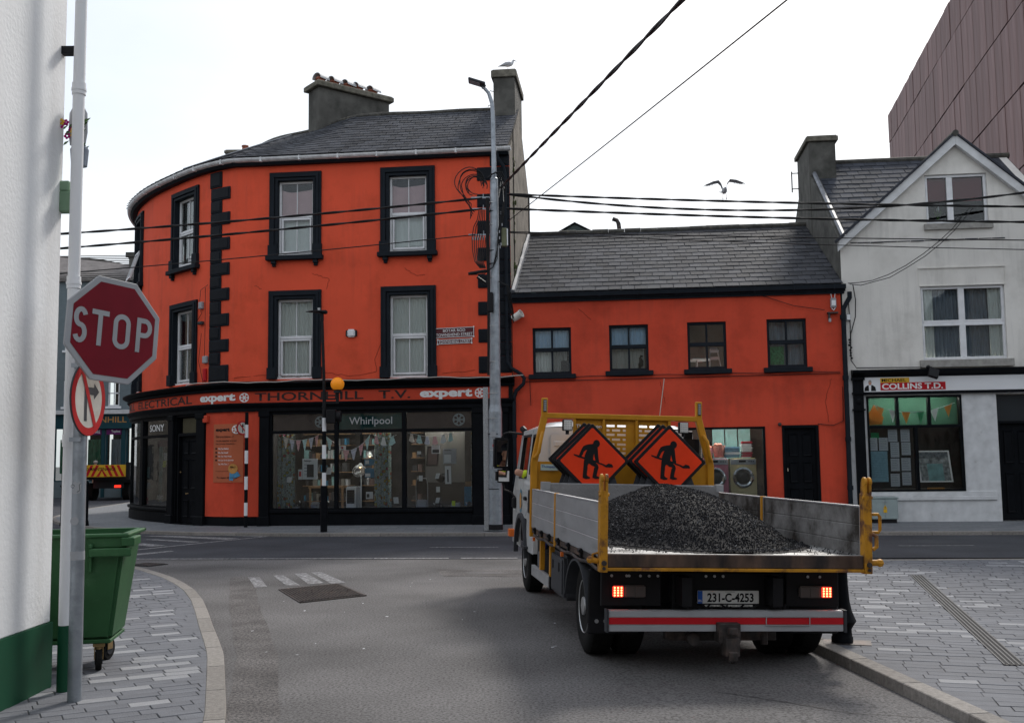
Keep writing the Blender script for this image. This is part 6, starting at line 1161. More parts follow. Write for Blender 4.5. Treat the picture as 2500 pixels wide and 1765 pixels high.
# ------------------------------------------------------------------ crossing beacon pole with street lamp
zp = thing('crossing_lamp_post', 'black and white striped post with amber globe and street lamp in front of the shop', 'lamp post', (-4.26, 23.4, .085))
B().cyl((0, 0, 0), (0, 0, 1.02), .078, n=16).obj('base', 'black', zp, smooth=True)
z = 1.0
for i, (h, mt) in enumerate(((.31, 'white'), (.31, 'black'), (.31, 'white'), (.31, 'black'), (.30, 'white'), )): B().cyl((0, 0, z), (0, 0, z+h), .046, n=16).obj('stripe_band', mt, zp, smooth=True); z += h
B().cyl((0, 0, z), (0, 0, z+.5), .046, .04, n=16).cyl((0, 0, z+.5), (-.06, 0, 4.9), .036, .032, n=14).cyl((-.06, 0, 4.75), (-.062, 0, 4.92), .042, n=12).obj('upper_pole', 'plastic', zp, smooth=True)
B().loft([((-.42, -.02, 4.96), .02, .008), ((-.3, -.02, 4.965), .10, .02), ((-.1, -.01, 4.96), .12, .035), ((.02, 0, 4.95), .07, .05), ((.06, 0, 4.94), .03, .03)], 12).obj('lamp_head', 'plastic', zp, smooth=True); B().cyl((-.13, 0, 4.98), (-.13, 0, 5.05), .03).obj('sensor', 'cowl', zp)
B().ball((.30, -.02, 3.30), .155, 24).obj('amber_globe', 'amber', zp, smooth=True); B().lathe([(.09, 3.10), (.08, 3.15), (.1, 3.17)], 16, Matrix.Translation((.3, -.02, 0))).cyl((.3, -.02, 2.86), (.3, -.02, 3.12), .035).box(0, .3, -.035, 0, 2.95, 2.98).box(0, .3, -.035, 0, 2.86, 2.89).obj('globe_bracket', 'plastic', zp)
B().box(.06, .27, -.14, .12, 2.42, 2.72).cyl((.27, 0, 2.57), (.38, 0, 2.57), .12, .13, n=16).obj('signal_box', 'plastic', zp, bevel=.01)
for z in (2.78, 2.95): B().cyl((0, 0, z), (0, 0, z+.03), .052, n=12).obj('clamp', 'plastic', zp)
# shorter striped post by the wall, with a no-straight-ahead sign
sp = thing('striped_post', 'short black and white banded post with round no straight ahead sign by the orange panel', 'sign post', (-6.41, 24.95, .11))
z = 0
for h, mt in ((.27, 'black'), (.31, 'white'), (.31, 'black'), (.31, 'white'), (.31, 'black'), (.31, 'white'), (.31, 'black'), (.31, 'white'), (.30, 'black')): B().cyl((0, 0, z), (0, 0, z+h), .042, n=14).obj('stripe_band', mt, sp, smooth=True); z += h
def disc_sign(parent, M_, r, ring, marks, pre, back='grey'):
    d_ = B().lathe([(r, 0), (r, .012)], 36, M_).obj('sign_plate', back, parent)
    b = B(); n = 40; b.add([M_ @ Vector((rr*cos(2*pi*k/n), rr*sin(2*pi*k/n), .0135)) for k in range(n) for rr in (r*.99, r*.78)], [(2*k, (2*k+2) % (2*n), (2*k+3) % (2*n), 2*k+1) for k in range(n)]); b.obj('red_ring', ring, d_)
    b = B(); b.add([M_ @ Vector((r*.785*cos(2*pi*k/n), r*.785*sin(2*pi*k/n), .013)) for k in range(n)], [tuple(range(n))]); b.obj('white_field', pre, d_)
    b = B()
    for poly in marks: b.add([M_ @ Vector((x*r, y*r, .0145)) for x, y in poly], [tuple(range(len(poly)))])
    b.obj('arrow', 'grey' if r > .2 else 'ink', d_)
    b = B(); a = radians(-50 if r < .2 else -62); c_, s_ = cos(a), sin(a); w_ = .085
    b.add([M_ @ Vector(((x*c_-y*s_)*r, (x*s_+y*c_)*r, .0155)) for x, y in ((-.82, -w_), (.82, -w_), (.82, w_), (-.82, w_))], [(0, 1, 2, 3)]); b.obj('red_slash', ring, d_)
    return d_
def face(yaw, loc, roll=0, pitch=0): return Matrix.Translation(loc) @ Matrix.Rotation(yaw, 4, 'Z') @ Matrix.Rotation(pi/2, 4, 'X') @ Matrix.Rotation(roll, 4, 'Z')
disc_sign(sp, face(radians(48), (-.09, -.05, 2.36)), .17, 'signred2', [[(-.07, -.62), (.07, -.62), (.07, .25), (-.07, .25)], [(-.2, .2), (.2, .2), (0, .66)]], 'signwhite2', 'plastic')
# ------------------------------------------------------------------ near sign post
st = thing('sign_post', 'grey steel post in the foreground with red octagonal stop sign and no right turn disc', 'sign post', (-3.04, 7.3, .03))
B().cyl((0, 0, 0), (-.012, 0, 2.62), .047, n=24).obj('post', 'steel', st, smooth=True)
B().cyl((-.004, 0, .96), (-.005, 0, 1.02), .0485, n=24, cap=False).obj('peeled_tape', 'signwhite', st, smooth=True)
b = B(); b.add([(-.012+.03*cos(a), -.0478, 1.23+.03*sin(a)) for a in [2*pi*k/16 for k in range(16)]], [tuple(range(16))]); b.obj('round_sticker', 'signwhite', st)
b = B(); b.add([(-.002+x*.035, -.0482, 1.46+y*.045) for x, y in ((-1, -.6), (-.6, -1), (.6, -.9), (1, -.4), (.8, .1), (1, .6), (.5, 1), (.1, .7), (-.4, 1), (-.9, .5), (-.7, 0))], [tuple(range(11))]); sk = b.obj('doodle_sticker', 'signwhite', st)
wires([[(-.03+.012*cos(a), -.049, 1.47+.012*sin(a)) for a in [k*.7 for k in range(9)]], [(.0, -.049, 1.43), (.02, -.049, 1.44), (.015, -.049, 1.48), (.028, -.049, 1.49)]], sk, 'ink', 'doodle_line', .0015)
r8 = .395/cos(pi/8)*1.0; MS = face(radians(55), (.195, .05, 2.57), radians(-4))
oc = lambda r: [(r*cos(pi/8+k*pi/4), r*sin(pi/8+k*pi/4)) for k in range(8)]
so_ = B().prism(oc(r8*.94), .02, MS @ Matrix.Translation((0, 0, -.02))).obj('stop_sign', 'signwhite', st, bevel=.004)
b = B(); b.add([MS @ Vector((x, y, .002)) for x, y in oc(r8*.94*.89)], [tuple(range(8))]); b.obj('red_field', 'signred', so_)
def PS(s, q, z): return MS @ Vector((s, z, q))
for ch, x0, x1 in (('S', -.322, -.215), ('T', -.185, -.050), ('O', -.012, .128), ('P', .178, .322)):
    if ch == 'S':
        pts = []
        for k in range(25):
            t = k/24
            if t < .5: a = radians(25+ (245)*t*2); pts.append((-.239+.046*cos(a), .073+.058*sin(a)))
            else: a = radians(90-(245)*(t-.5)*2); pts.append((-.239+.046*cos(a), -.073+.058*sin(a)+.0))
        sw = .017
    w_ = .036
    b = B(); H_ = .127
    if ch == 'T':
        for x, y, x2, y2 in ((x0, H_-w_, x1, H_), ((x0+x1)/2-w_/2, -H_, (x0+x1)/2+w_/2, H_-w_)): b.add([PS(a, .005, c) for a, c in ((x, y), (x2, y), (x2, y2), (x, y2))], [(0, 1, 2, 3)])
    else:
        def ribbon(pts, w_, closed=False):
            vs = []
            n = len(pts)
            for i in range(n):
                p = Vector(pts[i]); q0 = Vector(pts[i-1] if (i or closed) else pts[0]); q1 = Vector(pts[(i+1) % n] if (i < n-1 or closed) else pts[-1]); t = (q1-q0).normalized(); nn = Vector((-t.y, t.x)); vs += [PS(*( (p+nn*w_/2).x, .005, (p+nn*w_/2).y)), PS(*((p-nn*w_/2).x, .005, (p-nn*w_/2).y))]
            fs = [(2*i, 2*i+1, 2*i+3, 2*i+2) for i in range(n-1)]
            if closed: fs.append((2*n-2, 2*n-1, 1, 0))
            b.add(vs, fs)
        c = (x0+x1)/2; rx = (x1-x0)/2-w_/2
        if ch == 'S':
            rx = .036; P1 = [(c+rx*cos(a), .0545+.0545*sin(a)) for a in [radians(20+250*k/14) for k in range(15)]]; P2 = [(c+rx*cos(a), -.0545+.0545*sin(a)) for a in [radians(90-250*k/14) for k in range(15)]]
            ribbon(P1[:-1]+P2[1:], w_)
        if ch == 'O': ribbon([(c+rx*cos(a), (H_-w_/2-rx)*(1 if sin(a) >= 0 else -1)+rx*sin(a)) for a in [2*pi*(k+.5)/28 for k in range(28)]], w_, True)
        if ch == 'P':
            b.add([PS(a, .005, d_) for a, d_ in ((x0, -H_), (x0+w_, -H_), (x0+w_, H_), (x0, H_))], [(0, 1, 2, 3)]); rr = .054
            ribbon([(x0+w_, H_-w_/2), (x0+.06, H_-w_/2)]+[(x0+.068+.045*cos(a), H_-w_/2-rr+rr*sin(a)) for a in [radians(80-20*k) for k in range(9)]]+[(x0+.06, H_-w_/2-2*rr), (x0+w_, H_-w_/2-2*rr)], w_)
    b.obj('letter', 'signwhite', so_, label='white letter '+ch)
B().box(-.02, .15, -.02, .02, 2.5, 2.54, Matrix.Translation((-.02, .01, 0)) @ Matrix.Rotation(radians(25), 4, 'Z')).obj('sign_bracket', 'steel', st)
dt = disc_sign(st, face(radians(87), (.03, .01, 2.08)), .262, 'signred2', [[(-.26, -.6), (-.1, -.6), (-.1, .12), (.3, .12), (.3, .0), (.6, .22), (.3, .44), (.3, .32), (-.26, .32)]], 'signwhite2', 'grey')
for z in (1.78, 2.3): B().box(-.06, .02, -.06, .06, z, z+.03).obj('sign_clamp', 'steel', st)
# white building at the left edge, with its downpipe
wb = thing('white_building', 'white painted building wall at the extreme left edge with dark green base', 'building', (-3.42, 4, 0))
B().box(-.3, 0, -12, 3.75, .5, 9.5).obj('wall', 'wallw', wb, bevel=.01); B().box(-9, -.31, -11.98, 3.74, -.1, 9.5).obj('rear_wall', 'dash', wb); b = B().box(-.3, .012, -12.02, 3.77, -.1, .5); b.obj('base_band', 'wgreen', wb)
B().box(-.05, .13, 3.70, 3.79, 3.56, 3.72).box(-.05, .07, 3.7, 3.785, 3.72, 3.80).obj('green_cornice', mat('pale_green_paint', (.19, .30, .20), .5), wb, bevel=.01)
B().box(0, .1, 3.66, 3.72, 4.78, 4.84).obj('black_bracket', 'plastic', wb)
dp = B().cyl((.17, 3.6, -.1), (.17, 3.6, 9.5), .043, n=20)
for z in (2.95, 1.78, 4.43): dp.cyl((.17, 3.6, z), (.17, 3.6, z+.09), .05, n=20).cyl((.17, 3.6, z+.03), (.17, 3.6, z+.05), .054, n=20)
dp.obj('downpipe', 'white', wb, smooth=True); B().cyl((.17, 3.6, -.1), (.17, 3.6, .5), .0445, n=20).obj('downpipe_base', 'wgreen', wb, smooth=True)
fb_ = thing('flower_basket', 'hanging basket with magenta and yellow flowers on the white wall behind the white pipe', 'hanging basket', (-3.33, 7.78, 4.1))
B().lathe([(.02, -.16), (.06, -.15), (.07, -.02), (.06, 0)], 14, Matrix.Translation((.02, 0, -.02)) @ Matrix.Diagonal((1, .8, 1, 1))).obj('basket', 'netd', fb_)
B().lathe([(.06, 0), (.075, .1), (.07, .25), (.03, .33)], 14, Matrix.Diagonal((1, .5, 1, 1)) @ Matrix.Translation((0, .02, 0))).obj('lamp_hood', 'signwhite', fb_, smooth=True)
for k in range(12):
    p = Vector((R.uniform(-.10, .06), R.uniform(-.1, 0), R.uniform(.06, .17))); a = R.uniform(0, 6)
    b = B()
    for j in range(5): c_ = p+Vector((cos(a+j*1.257)*.016, -.005, sin(a+j*1.257)*.016)); b.ball(c_, .012, 6, (1, .4, 1))
    b.obj('flower', 'flowerp' if R.random() < .6 else 'flowery', fb_)
for k in range(20): p = Vector((R.uniform(-.12, .1), R.uniform(-.08, 0), R.uniform(-.05, .2))); B().add([p, p+Vector((.03, -.01, .01)), p+Vector((.05, 0, .04)), p+Vector((.01, .005, .03))], [(0, 1, 2, 3)]).obj('leaf', 'leaf', fb_)

# ------------------------------------------------------------------ green wheelie bin
bn = thing('wheelie_bin', 'large green four-wheeled rubbish bin with open top beside the steel sign post', 'bin', (-3.12, 8.27, .029), radians(10))
def taper(b, xs, ys, zs, xt, yt, zt):
    v = [(x, y, zs) for x, y in ((xs[0], ys[0]), (xs[1], ys[0]), (xs[1], ys[1]), (xs[0], ys[1]))]+[(x, y, zt) for x, y in ((xt[0], yt[0]), (xt[1], yt[0]), (xt[1], yt[1]), (xt[0], yt[1]))]
    b.add(v, [(0, 1, 5, 4), (1, 2, 6, 5), (2, 3, 7, 6), (3, 0, 4, 7), (0, 1, 2, 3)])
b = B(); taper(b, (-1.02, -.06), (.06, .62), .24, (-1.14, .045), (0, .72), 1.06); b.obj('body', 'bin', bn, bevel=.03, seg=2)
b = B(); taper(b, (-1.0, -.08), (.08, .6), .27, (-1.11, .015), (.03, .69), 1.075); b.obj('inner_wall', 'bin_in', bn)
b = B().box(-1.17, .075, -.035, .03, 1.045, 1.075).box(-1.17, .075, .69, .76, 1.045, 1.075).box(-1.17, -1.10, -.03, .76, 1.045, 1.075).box(.01, .075, -.03, .76, 1.045, 1.075); b.obj('rim', 'bin', bn, bevel=.008)
b = B().box(-.22, .10, -.07, .0, .90, .965).box(-.22, -.19, -.07, .0, .965, 1.0).box(.02, .12, -.05, .25, .975, 1.045).box(-.24, .06, -.015, .0, .965, 1.05); b.obj('side_handle', 'bin', bn, bevel=.008)
for x in (-.95, -.22): B().box(x, x+.02, -.03, .06, .78, 1.0).obj('rib', 'bin', bn, bevel=.004)
B().box(-1.0, -.06, .05, .62, .22, .25).obj('base_rim', 'bin', bn, bevel=.006)
for x, y, a in ((-.16, .12, .2), (-.20, .56, -.3), (-.92, .12, .5), (-.9, .56, 0)):
    M_ = Matrix.Translation((x, y, 0)) @ Matrix.Rotation(a, 4, 'Z'); cs = B().box(-.045, .045, -.04, .04, .19, .215, M_).box(-.035, -.028, -.02, .06, .09, .2, M_).box(.028, .035, -.02, .06, .09, .2, M_).cyl(M_ @ Vector((0, 0, .16)), M_ @ Vector((0, 0, .2)), .03).obj('castor', 'gold', bn)
    B().cyl(M_ @ Vector((-.024, .03, .095)), M_ @ Vector((.024, .03, .095)), .095, n=24).obj('wheel', 'rubber', cs, smooth=True, bevel=.008); B().cyl(M_ @ Vector((-.03, .03, .095)), M_ @ Vector((.03, .03, .095)), .05, n=16).obj('hub', 'grey', cs, smooth=True)
# litter bin and bollard by the far corner
lb = thing('litter_bin', 'black cast-iron litter bin with slatted sides near the curved corner at the left', 'litter bin', (-11.55, 27.3, .07))
B().box(-.2, .2, -.2, .2, .08, .82).box(-.23, .23, -.23, .23, 0, .08).obj('body', 'black', lb); B().box(-.24, .24, -.24, .24, 1.0, 1.05).ball((0, 0, 1.05), .12, 10).obj('hood', 'black', lb, bevel=.01)
for x, y in ((-.2, -.2), (.2, -.2), (-.2, .2), (.2, .2)): B().cyl((x, y, 0), (x, y, 1.02), .022).obj('corner_post', 'black', lb)
for k in range(7): B().box(-.17+.05*k, -.15+.05*k, -.212, -.2, .1, .8).obj('slat', 'black', lb)
fbk = thing('bollard', 'slim black bollard just right of the litter bin near the curved corner', 'bollard', (-11.1, 27.1, .07)); B().lathe([(.07, 0), (.06, .1), (.045, .15), (.045, 1.0), (.06, 1.05), (.045, 1.12), (.01, 1.16)], 14).obj('shaft', 'black', fbk, smooth=True)
# bollard beside the truck
bo = thing('bollard', 'black cast-iron bollard with moulded ring and flared foot right behind the truck bumper', 'bollard', (2.86, 9.25, .012))
B().lathe([(.092, 0), (.092, .05), (.085, .06), (.082, .12), (.105, .16), (.125, .19), (.12, .2), (.09, .28), (.075, .36), (.066, .5), (.060, .95), (.055, 1.05)], 28).obj('shaft', 'black', bo, smooth=True)
B().lathe([(.06, .60), (.075, .61), (.082, .625), (.075, .64), (.06, .65)], 28).obj('ring', 'black', bo, smooth=True); B().ball((0, 0, 1.08), .07, 16, (1, 1, .7)).obj('cap', 'black', bo, smooth=True)
B().box(-.16, .24, -.13, .12, .003, .009, Matrix.Rotation(-.3, 4, 'Z')).obj('base_plate', 'iron', bo)

# ------------------------------------------------------------------ people
def skinned(name, joints, edges, parent, mt, levels=1):
    me = bpy.data.meshes.new(name); me.from_pydata([j[:3] for j in joints], edges, []); o = bpy.data.objects.new(name, me); COL.objects.link(o)
    md = o.modifiers.new('s', 'SKIN'); md.use_smooth_shade = True
    for v, j in zip(me.skin_vertices[0].data, joints): v.radius = (j[3], j[4] if len(j) > 4 else j[3])
    me.skin_vertices[0].data[0].use_root = True
    sb = o.modifiers.new('d', 'SUBSURF'); sb.levels = levels; sb.render_levels = levels
    bpy.context.view_layer.update(); dg = bpy.context.evaluated_depsgraph_get(); m2 = bpy.data.meshes.new_from_object(o.evaluated_get(dg)); bpy.data.objects.remove(o)
    m2.materials.clear(); m2.materials.append(MT[mt]); m2.polygons.foreach_set('use_smooth', [True]*len(m2.polygons))
    return inst(name, m2, parent)
# ------------------------------------------------------------------ the tipper truck
TM = Matrix.Translation((.667, 7.94, 0)) @ Matrix.Rotation(radians(7), 4, 'Z') @ Matrix.Rotation(.032, 4, 'Y')
tk = thing('flatbed_truck', 'white-cabbed flatbed truck with yellow headboard and aluminium sides, seen from behind', 'truck', M=TM)
I = Matrix.Identity(4)
# bed
bd = B().box(.0, 2.05, .0, 3.85, .90, .928).obj('bed_floor', mat('worn_bed_steel', (.36, .36, .36), .45, .4, var=.2, scale=6, col2=(.05, .05, .05), c2scale=5, c2lo=.45, c2hi=.6), tk)
B().box(.0, 2.04, -.02, .04, .825, .926).obj('rear_beam', 'rustbeam', tk, bevel=.006); B().box(.0, 2.04, -.03, .05, .80, .824).obj('rear_beam_flange', 'ochre_r', tk, bevel=.003)
def hook(x, z0, sg, nm):
    b = B().box(x-.03, x+.03, -.045, .05, .79, z0).obj(nm, 'ochre_r', tk, bevel=.005)
    q = B().box(x-.028, x-.008, -.05, .03, z0-.12, z0+.09).box(x+.008, x+.028, -.05, .03, z0-.12, z0+.09).cyl((x-.03, -.02, z0+.09), (x-.008, -.02, z0+.09), .038, n=14).cyl((x+.008, -.02, z0+.09), (x+.03, -.02, z0+.09), .038, n=14).cyl((x-.04, -.03, z0-.03), (x+.04, -.03, z0-.03), .016, n=10)
    q.obj('tailgate_hook', 'ochre_r', b, bevel=.004); B().cyl((x, -.06, .86), (x, -.04, .86), .02).cyl((x, -.06, .82), (x, -.04, .82), .012).obj('bolt', 'iron', b)
    return b
hook(-.028, 1.40, -1, 'rear_post'); rp = hook(2.07, 1.41, 1, 'rear_post')
B().tube([(2.10, -.02, 1.25), (2.16, -.02, 1.25), (2.175, -.02, 1.23), (2.175, -.02, 1.13), (2.16, -.02, 1.11), (2.10, -.02, 1.11)], .013, 8).tube([(2.10, -.03, 1.1), (2.13, -.05, 1.08), (2.13, -.05, 1.0), (2.10, -.05, .98)], .016, 8).cyl((2.09, -.02, .875), (2.17, -.02, .875), .024).ball((2.17, -.02, .875), .033, 8).obj('latch_handle', 'ochre_r', rp, smooth=True)
B().cyl((-.06, .02, .87), (-.12, .02, .88), .022).ball((-.12, .02, .88), .03, 8).tube([(-.06, .03, .93), (-.1, .03, .92), (-.1, .03, .86)], .01).obj('tailgate_lever', 'ochre_r', tk, smooth=True)
for (xa, xb, side) in ((-.035, -.005, 'l'), (2.045, 2.075, 'r')):
    for ya, yb in ((.06, 2.16), (2.25, 3.80)):
        mt = 'alu' if side == 'l' else 'alu_d'
        sp_ = B().box(xa+.004, xb-.004, ya, yb, .885, 1.30).obj('side_panel', mt, tk)
        for k in range(3): z = .89+.137*k; B().box(xa-.0, xb, ya, yb, z, z+.132).obj('plank', mt, sp_, bevel=.004)
        B().box(xa-.003, xb+.003, ya, yb, 1.30, 1.312).box(xa-.002, xb+.002, ya-.012, ya, .885, 1.31).box(xa-.002, xb+.002, yb, yb+.012, .885, 1.31).obj('panel_trim', 'alu', sp_)
    B().box(xa-.008, xb+.008, 2.18, 2.235, .80, 1.315).obj('middle_post', 'ochre', tk, bevel=.004)
    if side == 'l':
        B().box(-.03, .03, .05, 3.82, .83, .88).obj('side_rail', 'rustbeam', tk); B().tube([(-.02, y, .80-.01*sin(y*8)) for y in [.1+.12*k for k in range(31)]], .016, 6).obj('side_cable', 'iron', tk, smooth=True)
        for y in (.22, .8, 1.4, 1.95, 2.5, 3.0, 3.5): B().box(-.05, .01, y, y+.05, .83, .90).cyl((-.05, y-.02, .88), (-.05, y+.07, .88), .018).obj('hinge', 'plastic', tk)
ck = B().box(.10, 1.98, 3.35, 3.375, .93, 1.38).obj('checker_board', 'checker', tk)
B().box(.10, 1.98, 3.375, 3.40, 1.365, 1.39).box(.0, .10, 3.36, 3.42, 1.26, 1.40).box(1.95, 2.03, 3.34, 3.42, 1.32, 1.40).obj('board_trim', 'alu', ck)
# headboard
YH = 3.85
def bar(b, p, q, w_, d_):
    p, q = Vector(p), Vector(q); t = (q-p).normalized(); u = Vector((t.z, 0, -t.x)); vs = []
    for c in (p, q):
        for a, e in ((-1, -1), (1, -1), (1, 1), (-1, 1)): vs.append(c+u*w_/2*a+Vector((0, d_/2*e, 0)))
    return b.add(vs, [(0, 1, 2, 3), (4, 5, 6, 7), (0, 1, 5, 4), (1, 2, 6, 5), (2, 3, 7, 6), (3, 0, 4, 7)])
for sg, x0, x1 in ((-1, -.015, .095), (1, 2.04, 1.90)):
    b = B(); bar(b, (x0, YH, .78), (x0, YH, 1.62), .075, .07); bar(b, (x0, YH, 1.61), (x1, YH, 2.13), .075, .068); bar(b, (x1, YH, 2.10), (x1, YH, 2.34), .068, .066); u_ = b.obj('headboard_upright', 'ochre', tk, bevel=.006)
    B().box(x1-.02, x1+.02, YH-.045, YH-.033, 2.18, 2.32).obj('beacon_lens', 'lampoff', u_, bevel=.006)
    for k in range(5): B().box(x1-.013, x1+.013, YH-.05, YH-.044, 2.195+.024*k, 2.21+.024*k).obj('led', 'signwhite', u_)
    B().tube([(x0+.02*-sg*0+(0 if sg < 0 else 0), YH-.05, 1.66), (x0-.01*sg+(.03 if sg < 0 else -.03), YH-.09, 1.72), ((x0+x1)/2+.01, YH-.09, 1.88), ((x0+x1)/2+(.03 if sg < 0 else -.03), YH-.05, 1.95)], .02, 8).obj('grab_handle', 'ochre', u_, smooth=True)
B().box(.09, 1.90, YH-.035, YH+.035, 2.11, 2.17).obj('top_bar', 'ochre', tk, bevel=.006)
PH = lambda s, q, z: Vector((s, YH+.01-q, z)); sl = []
rows = [(2.04, 0), (1.99, 1), (1.94, 0), (1.885, 1), (1.83, 0), (1.78, 1), (1.73, 0)]
for z, odd in rows:
    for bx in (.82, 1.20):
        for a, c in (((0, .10), (.125, .23)) if not odd else ((0, .04), (.065, .165), (.19, .23))): sl.append((bx+a, bx+c, z-.013, z+.013))
b = B(); wall(b, PH, [.0, 2.05], [1.28, 1.62], [], 0, .01); wall(b, PH, [.44, 1.56], [1.62, 2.12], sl, 0, .03); hbp = b.obj('headboard_panel', 'ochre', tk)
for x in (.44, .78, 1.165, 1.55): B().box(x-.015, x+.015, YH-.03, YH+.0, 1.62, 2.11).obj('panel_rib', 'ochre', hbp, bevel=.003)
lettering('Thompson', lambda s, q, z: Vector((s, YH-q, z)), .46, .76, 2.0, 2.05, -.004, 'letw', hbp, .02)
tp = B().box(.06, .26, YH-.02, YH-.008, 1.52, 1.59).obj('maker_plate', mat('pale_plate', (.45, .55, .50), .5), hbp); lettering('Thompsons', lambda s, q, z: Vector((s, YH-.022-q, z)), .07, .25, 1.54, 1.58, .0, 'blueflag', tp, .02)
for x in (.35, 1.70):
    l_ = B().box(x-.055, x+.055, YH-.10, YH-.03, 1.97, 2.10).obj('work_lamp', 'plastic', tk, bevel=.008); B().box(x-.045, x+.045, YH-.106, YH-.099, 1.98, 2.09).obj('lens', 'cream', l_)
    for i in range(4):
        for j in range(4): B().ball((x-.034+.0225*i, YH-.107, 1.993+.026*j), .007, 6).obj('led', 'signwhite', l_)
    B().cyl((x, YH-.07, 1.93), (x, YH-.07, 1.98), .02).obj('lamp_foot', 'plastic', l_)
# cab
def PCAB(side):
    def f(y, q, z):
        t = max(0, z-1.25)*.11; x = .05+t-q if side < 0 else 2.03-t+q
        return Vector((x, y, z))
    return f
cabb = B()
for sd in (-1, 1):
    P = PCAB(sd); wall(cabb, P, [4.25, 6.0], [.55, 1.25, 2.02], [(4.45, 4.90, 1.46, 1.95), (5.05, 5.80, 1.40, 1.96), (4.86, 5.76, .54, .92)], 0, .05)
    cabb.add([P(6.0, 0, .55), P(6.22, 0, .55), P(6.25, 0, 1.2), P(6.0, 0, 2.02), P(6.0, 0, 1.2)], [(0, 1, 2, 4), (2, 3, 4)])
def sec(y, z0, z1, ins=0): return [Vector((.05+max(0, z-1.25)*.11+ins, y, z)) for z in (z0, z1)]+[Vector((2.03-max(0, z-1.25)*.11-ins, y, z)) for z in (z1, z0)]
# rounded roof
ry = [(4.25, 0), (4.35, .06), (4.8, .10), (5.5, .10), (5.95, .05), (6.05, -.02)]; vs = []; nn = 10
for y, h in ry:
    for k in range(nn+1):
        u = k/nn; x = .134+u*(2.08-.268); vs.append((x, y, 2.02+(h+.02)*(sin(pi*u)**.35 if 0 < u < 1 else 0)))
cabb.add(vs, [(i*(nn+1)+k, i*(nn+1)+k+1, (i+1)*(nn+1)+k+1, (i+1)*(nn+1)+k) for i in range(len(ry)-1) for k in range(nn)])
wall(cabb, lambda s, q, z: Vector((s, 4.25-q, z)), [.05, .134, 1.946, 2.03], [.55, 1.25], [], 0, .03); cabb.add([(.05, 4.25, 1.25), (2.03, 4.25, 1.25), (1.946, 4.25, 2.02), (.134, 4.25, 2.02)], [(0, 1, 2, 3)]); cabb.add([(.134+.1*k, 4.25, 2.02) for k in range(2)]+[(0.2, 4.25, 2.02)], [(0, 1, 2)])
cabb.add([(.05, 6.25, 1.2), (2.03, 6.25, 1.2), (2.03, 6.22, .55), (.05, 6.22, .55)], [(0, 1, 2, 3)])
cb_ = cabb.obj('cab', 'cabwhite', tk, smooth=True)
B().add([(.05, 6.25, 1.2), (2.03, 6.25, 1.2), (1.95, 6.0, 2.02), (.134, 6.0, 2.02)], [(0, 1, 2, 3)]).obj('windscreen', 'cabglass', cb_)
B().box(.22, .62, 4.22, 4.25, 1.35, 1.95).obj('rear_pressing', 'cabwhite', cb_, bevel=.03, seg=2); B().box(.27, .57, 4.21, 4.222, 1.80, 1.86).box(.27, .57, 4.21, 4.222, 1.66, 1.72).obj('rear_rib', 'cabwhite', cb_, bevel=.01)
for P, sd in ((PCAB(-1), -1), (PCAB(1), 1)):
    for a, e, z0, z1 in ((4.45, 4.90, 1.46, 1.95), (5.05, 5.80, 1.40, 1.96)):
        b = B(); framebox(b, P, a, e, z0, z1, .03, -.04, .004); b.obj('window_seal', 'plastic', cb_)
    pane(P, 4.47, 4.88, 1.48, 1.93, -.02, cb_, 'cabglass', name='side_window')
    for y in (4.97, 5.88): B().pbox(P, y-.006, y+.006, -.01, .002, .95, 2.0).obj('door_shut_line', 'plastic', cb_)
    B().pbox(P, 4.86, 5.0, .0, .03, 1.14, 1.19).obj('door_handle', 'plastic', cb_, bevel=.01); B().pbox(P, 4.55, 4.72, 0, .012, 1.0, 1.28).obj('air_vent', 'plastic', cb_, bevel=.02)
    b = B(); c_ = P(5.30, 0, .45); n = 16
    vs = []
    for k in range(n+1):
        a = pi*k/n
        for r_ in (.47, .53): 
            for o in (-.02, .035): vs.append(P(5.31+r_*cos(a), o, .45+r_*sin(a)*.98))
    b.add(vs, [f for k in range(n) for f in ((4*k, 4*k+4, 4*k+5, 4*k+1), (4*k+2, 4*k+6, 4*k+7, 4*k+3), (4*k+1, 4*k+5, 4*k+7, 4*k+3), (4*k, 4*k+4, 4*k+6, 4*k+2))]); b.obj('wheel_arch', 'grey', cb_, smooth=True)
lg = B(); P = PCAB(-1); lg.add([P(5.42+.13*cos(2*pi*k/24), .004, 1.12+.15*sin(2*pi*k/24)) for k in range(24)], [tuple(range(24))]); lo = lg.obj('door_crest', mat('crest_print', (.10, .20, .26), .5, var=.8, scale=30), cb_)
b = B(); b.add([P(5.42+.09*cos(2*pi*k/24), .007, 1.12+.105*sin(2*pi*k/24)) for k in range(24)], [tuple(range(24))]); b.obj('crest_centre', 'gilt', lo)
B().box(-.02, .06, 6.05, 6.2, .62, .72).obj('indicator', 'orangelens', cb_, bevel=.01); B().box(.0, .06, 4.7, 5.0, .57, .60).obj('step', 'grey', cb_)
B().tube([(.15, 5.9, 2.02), (.12, 5.95, 2.06)], .04, 8).obj('roof_marker', 'plastic', cb_)
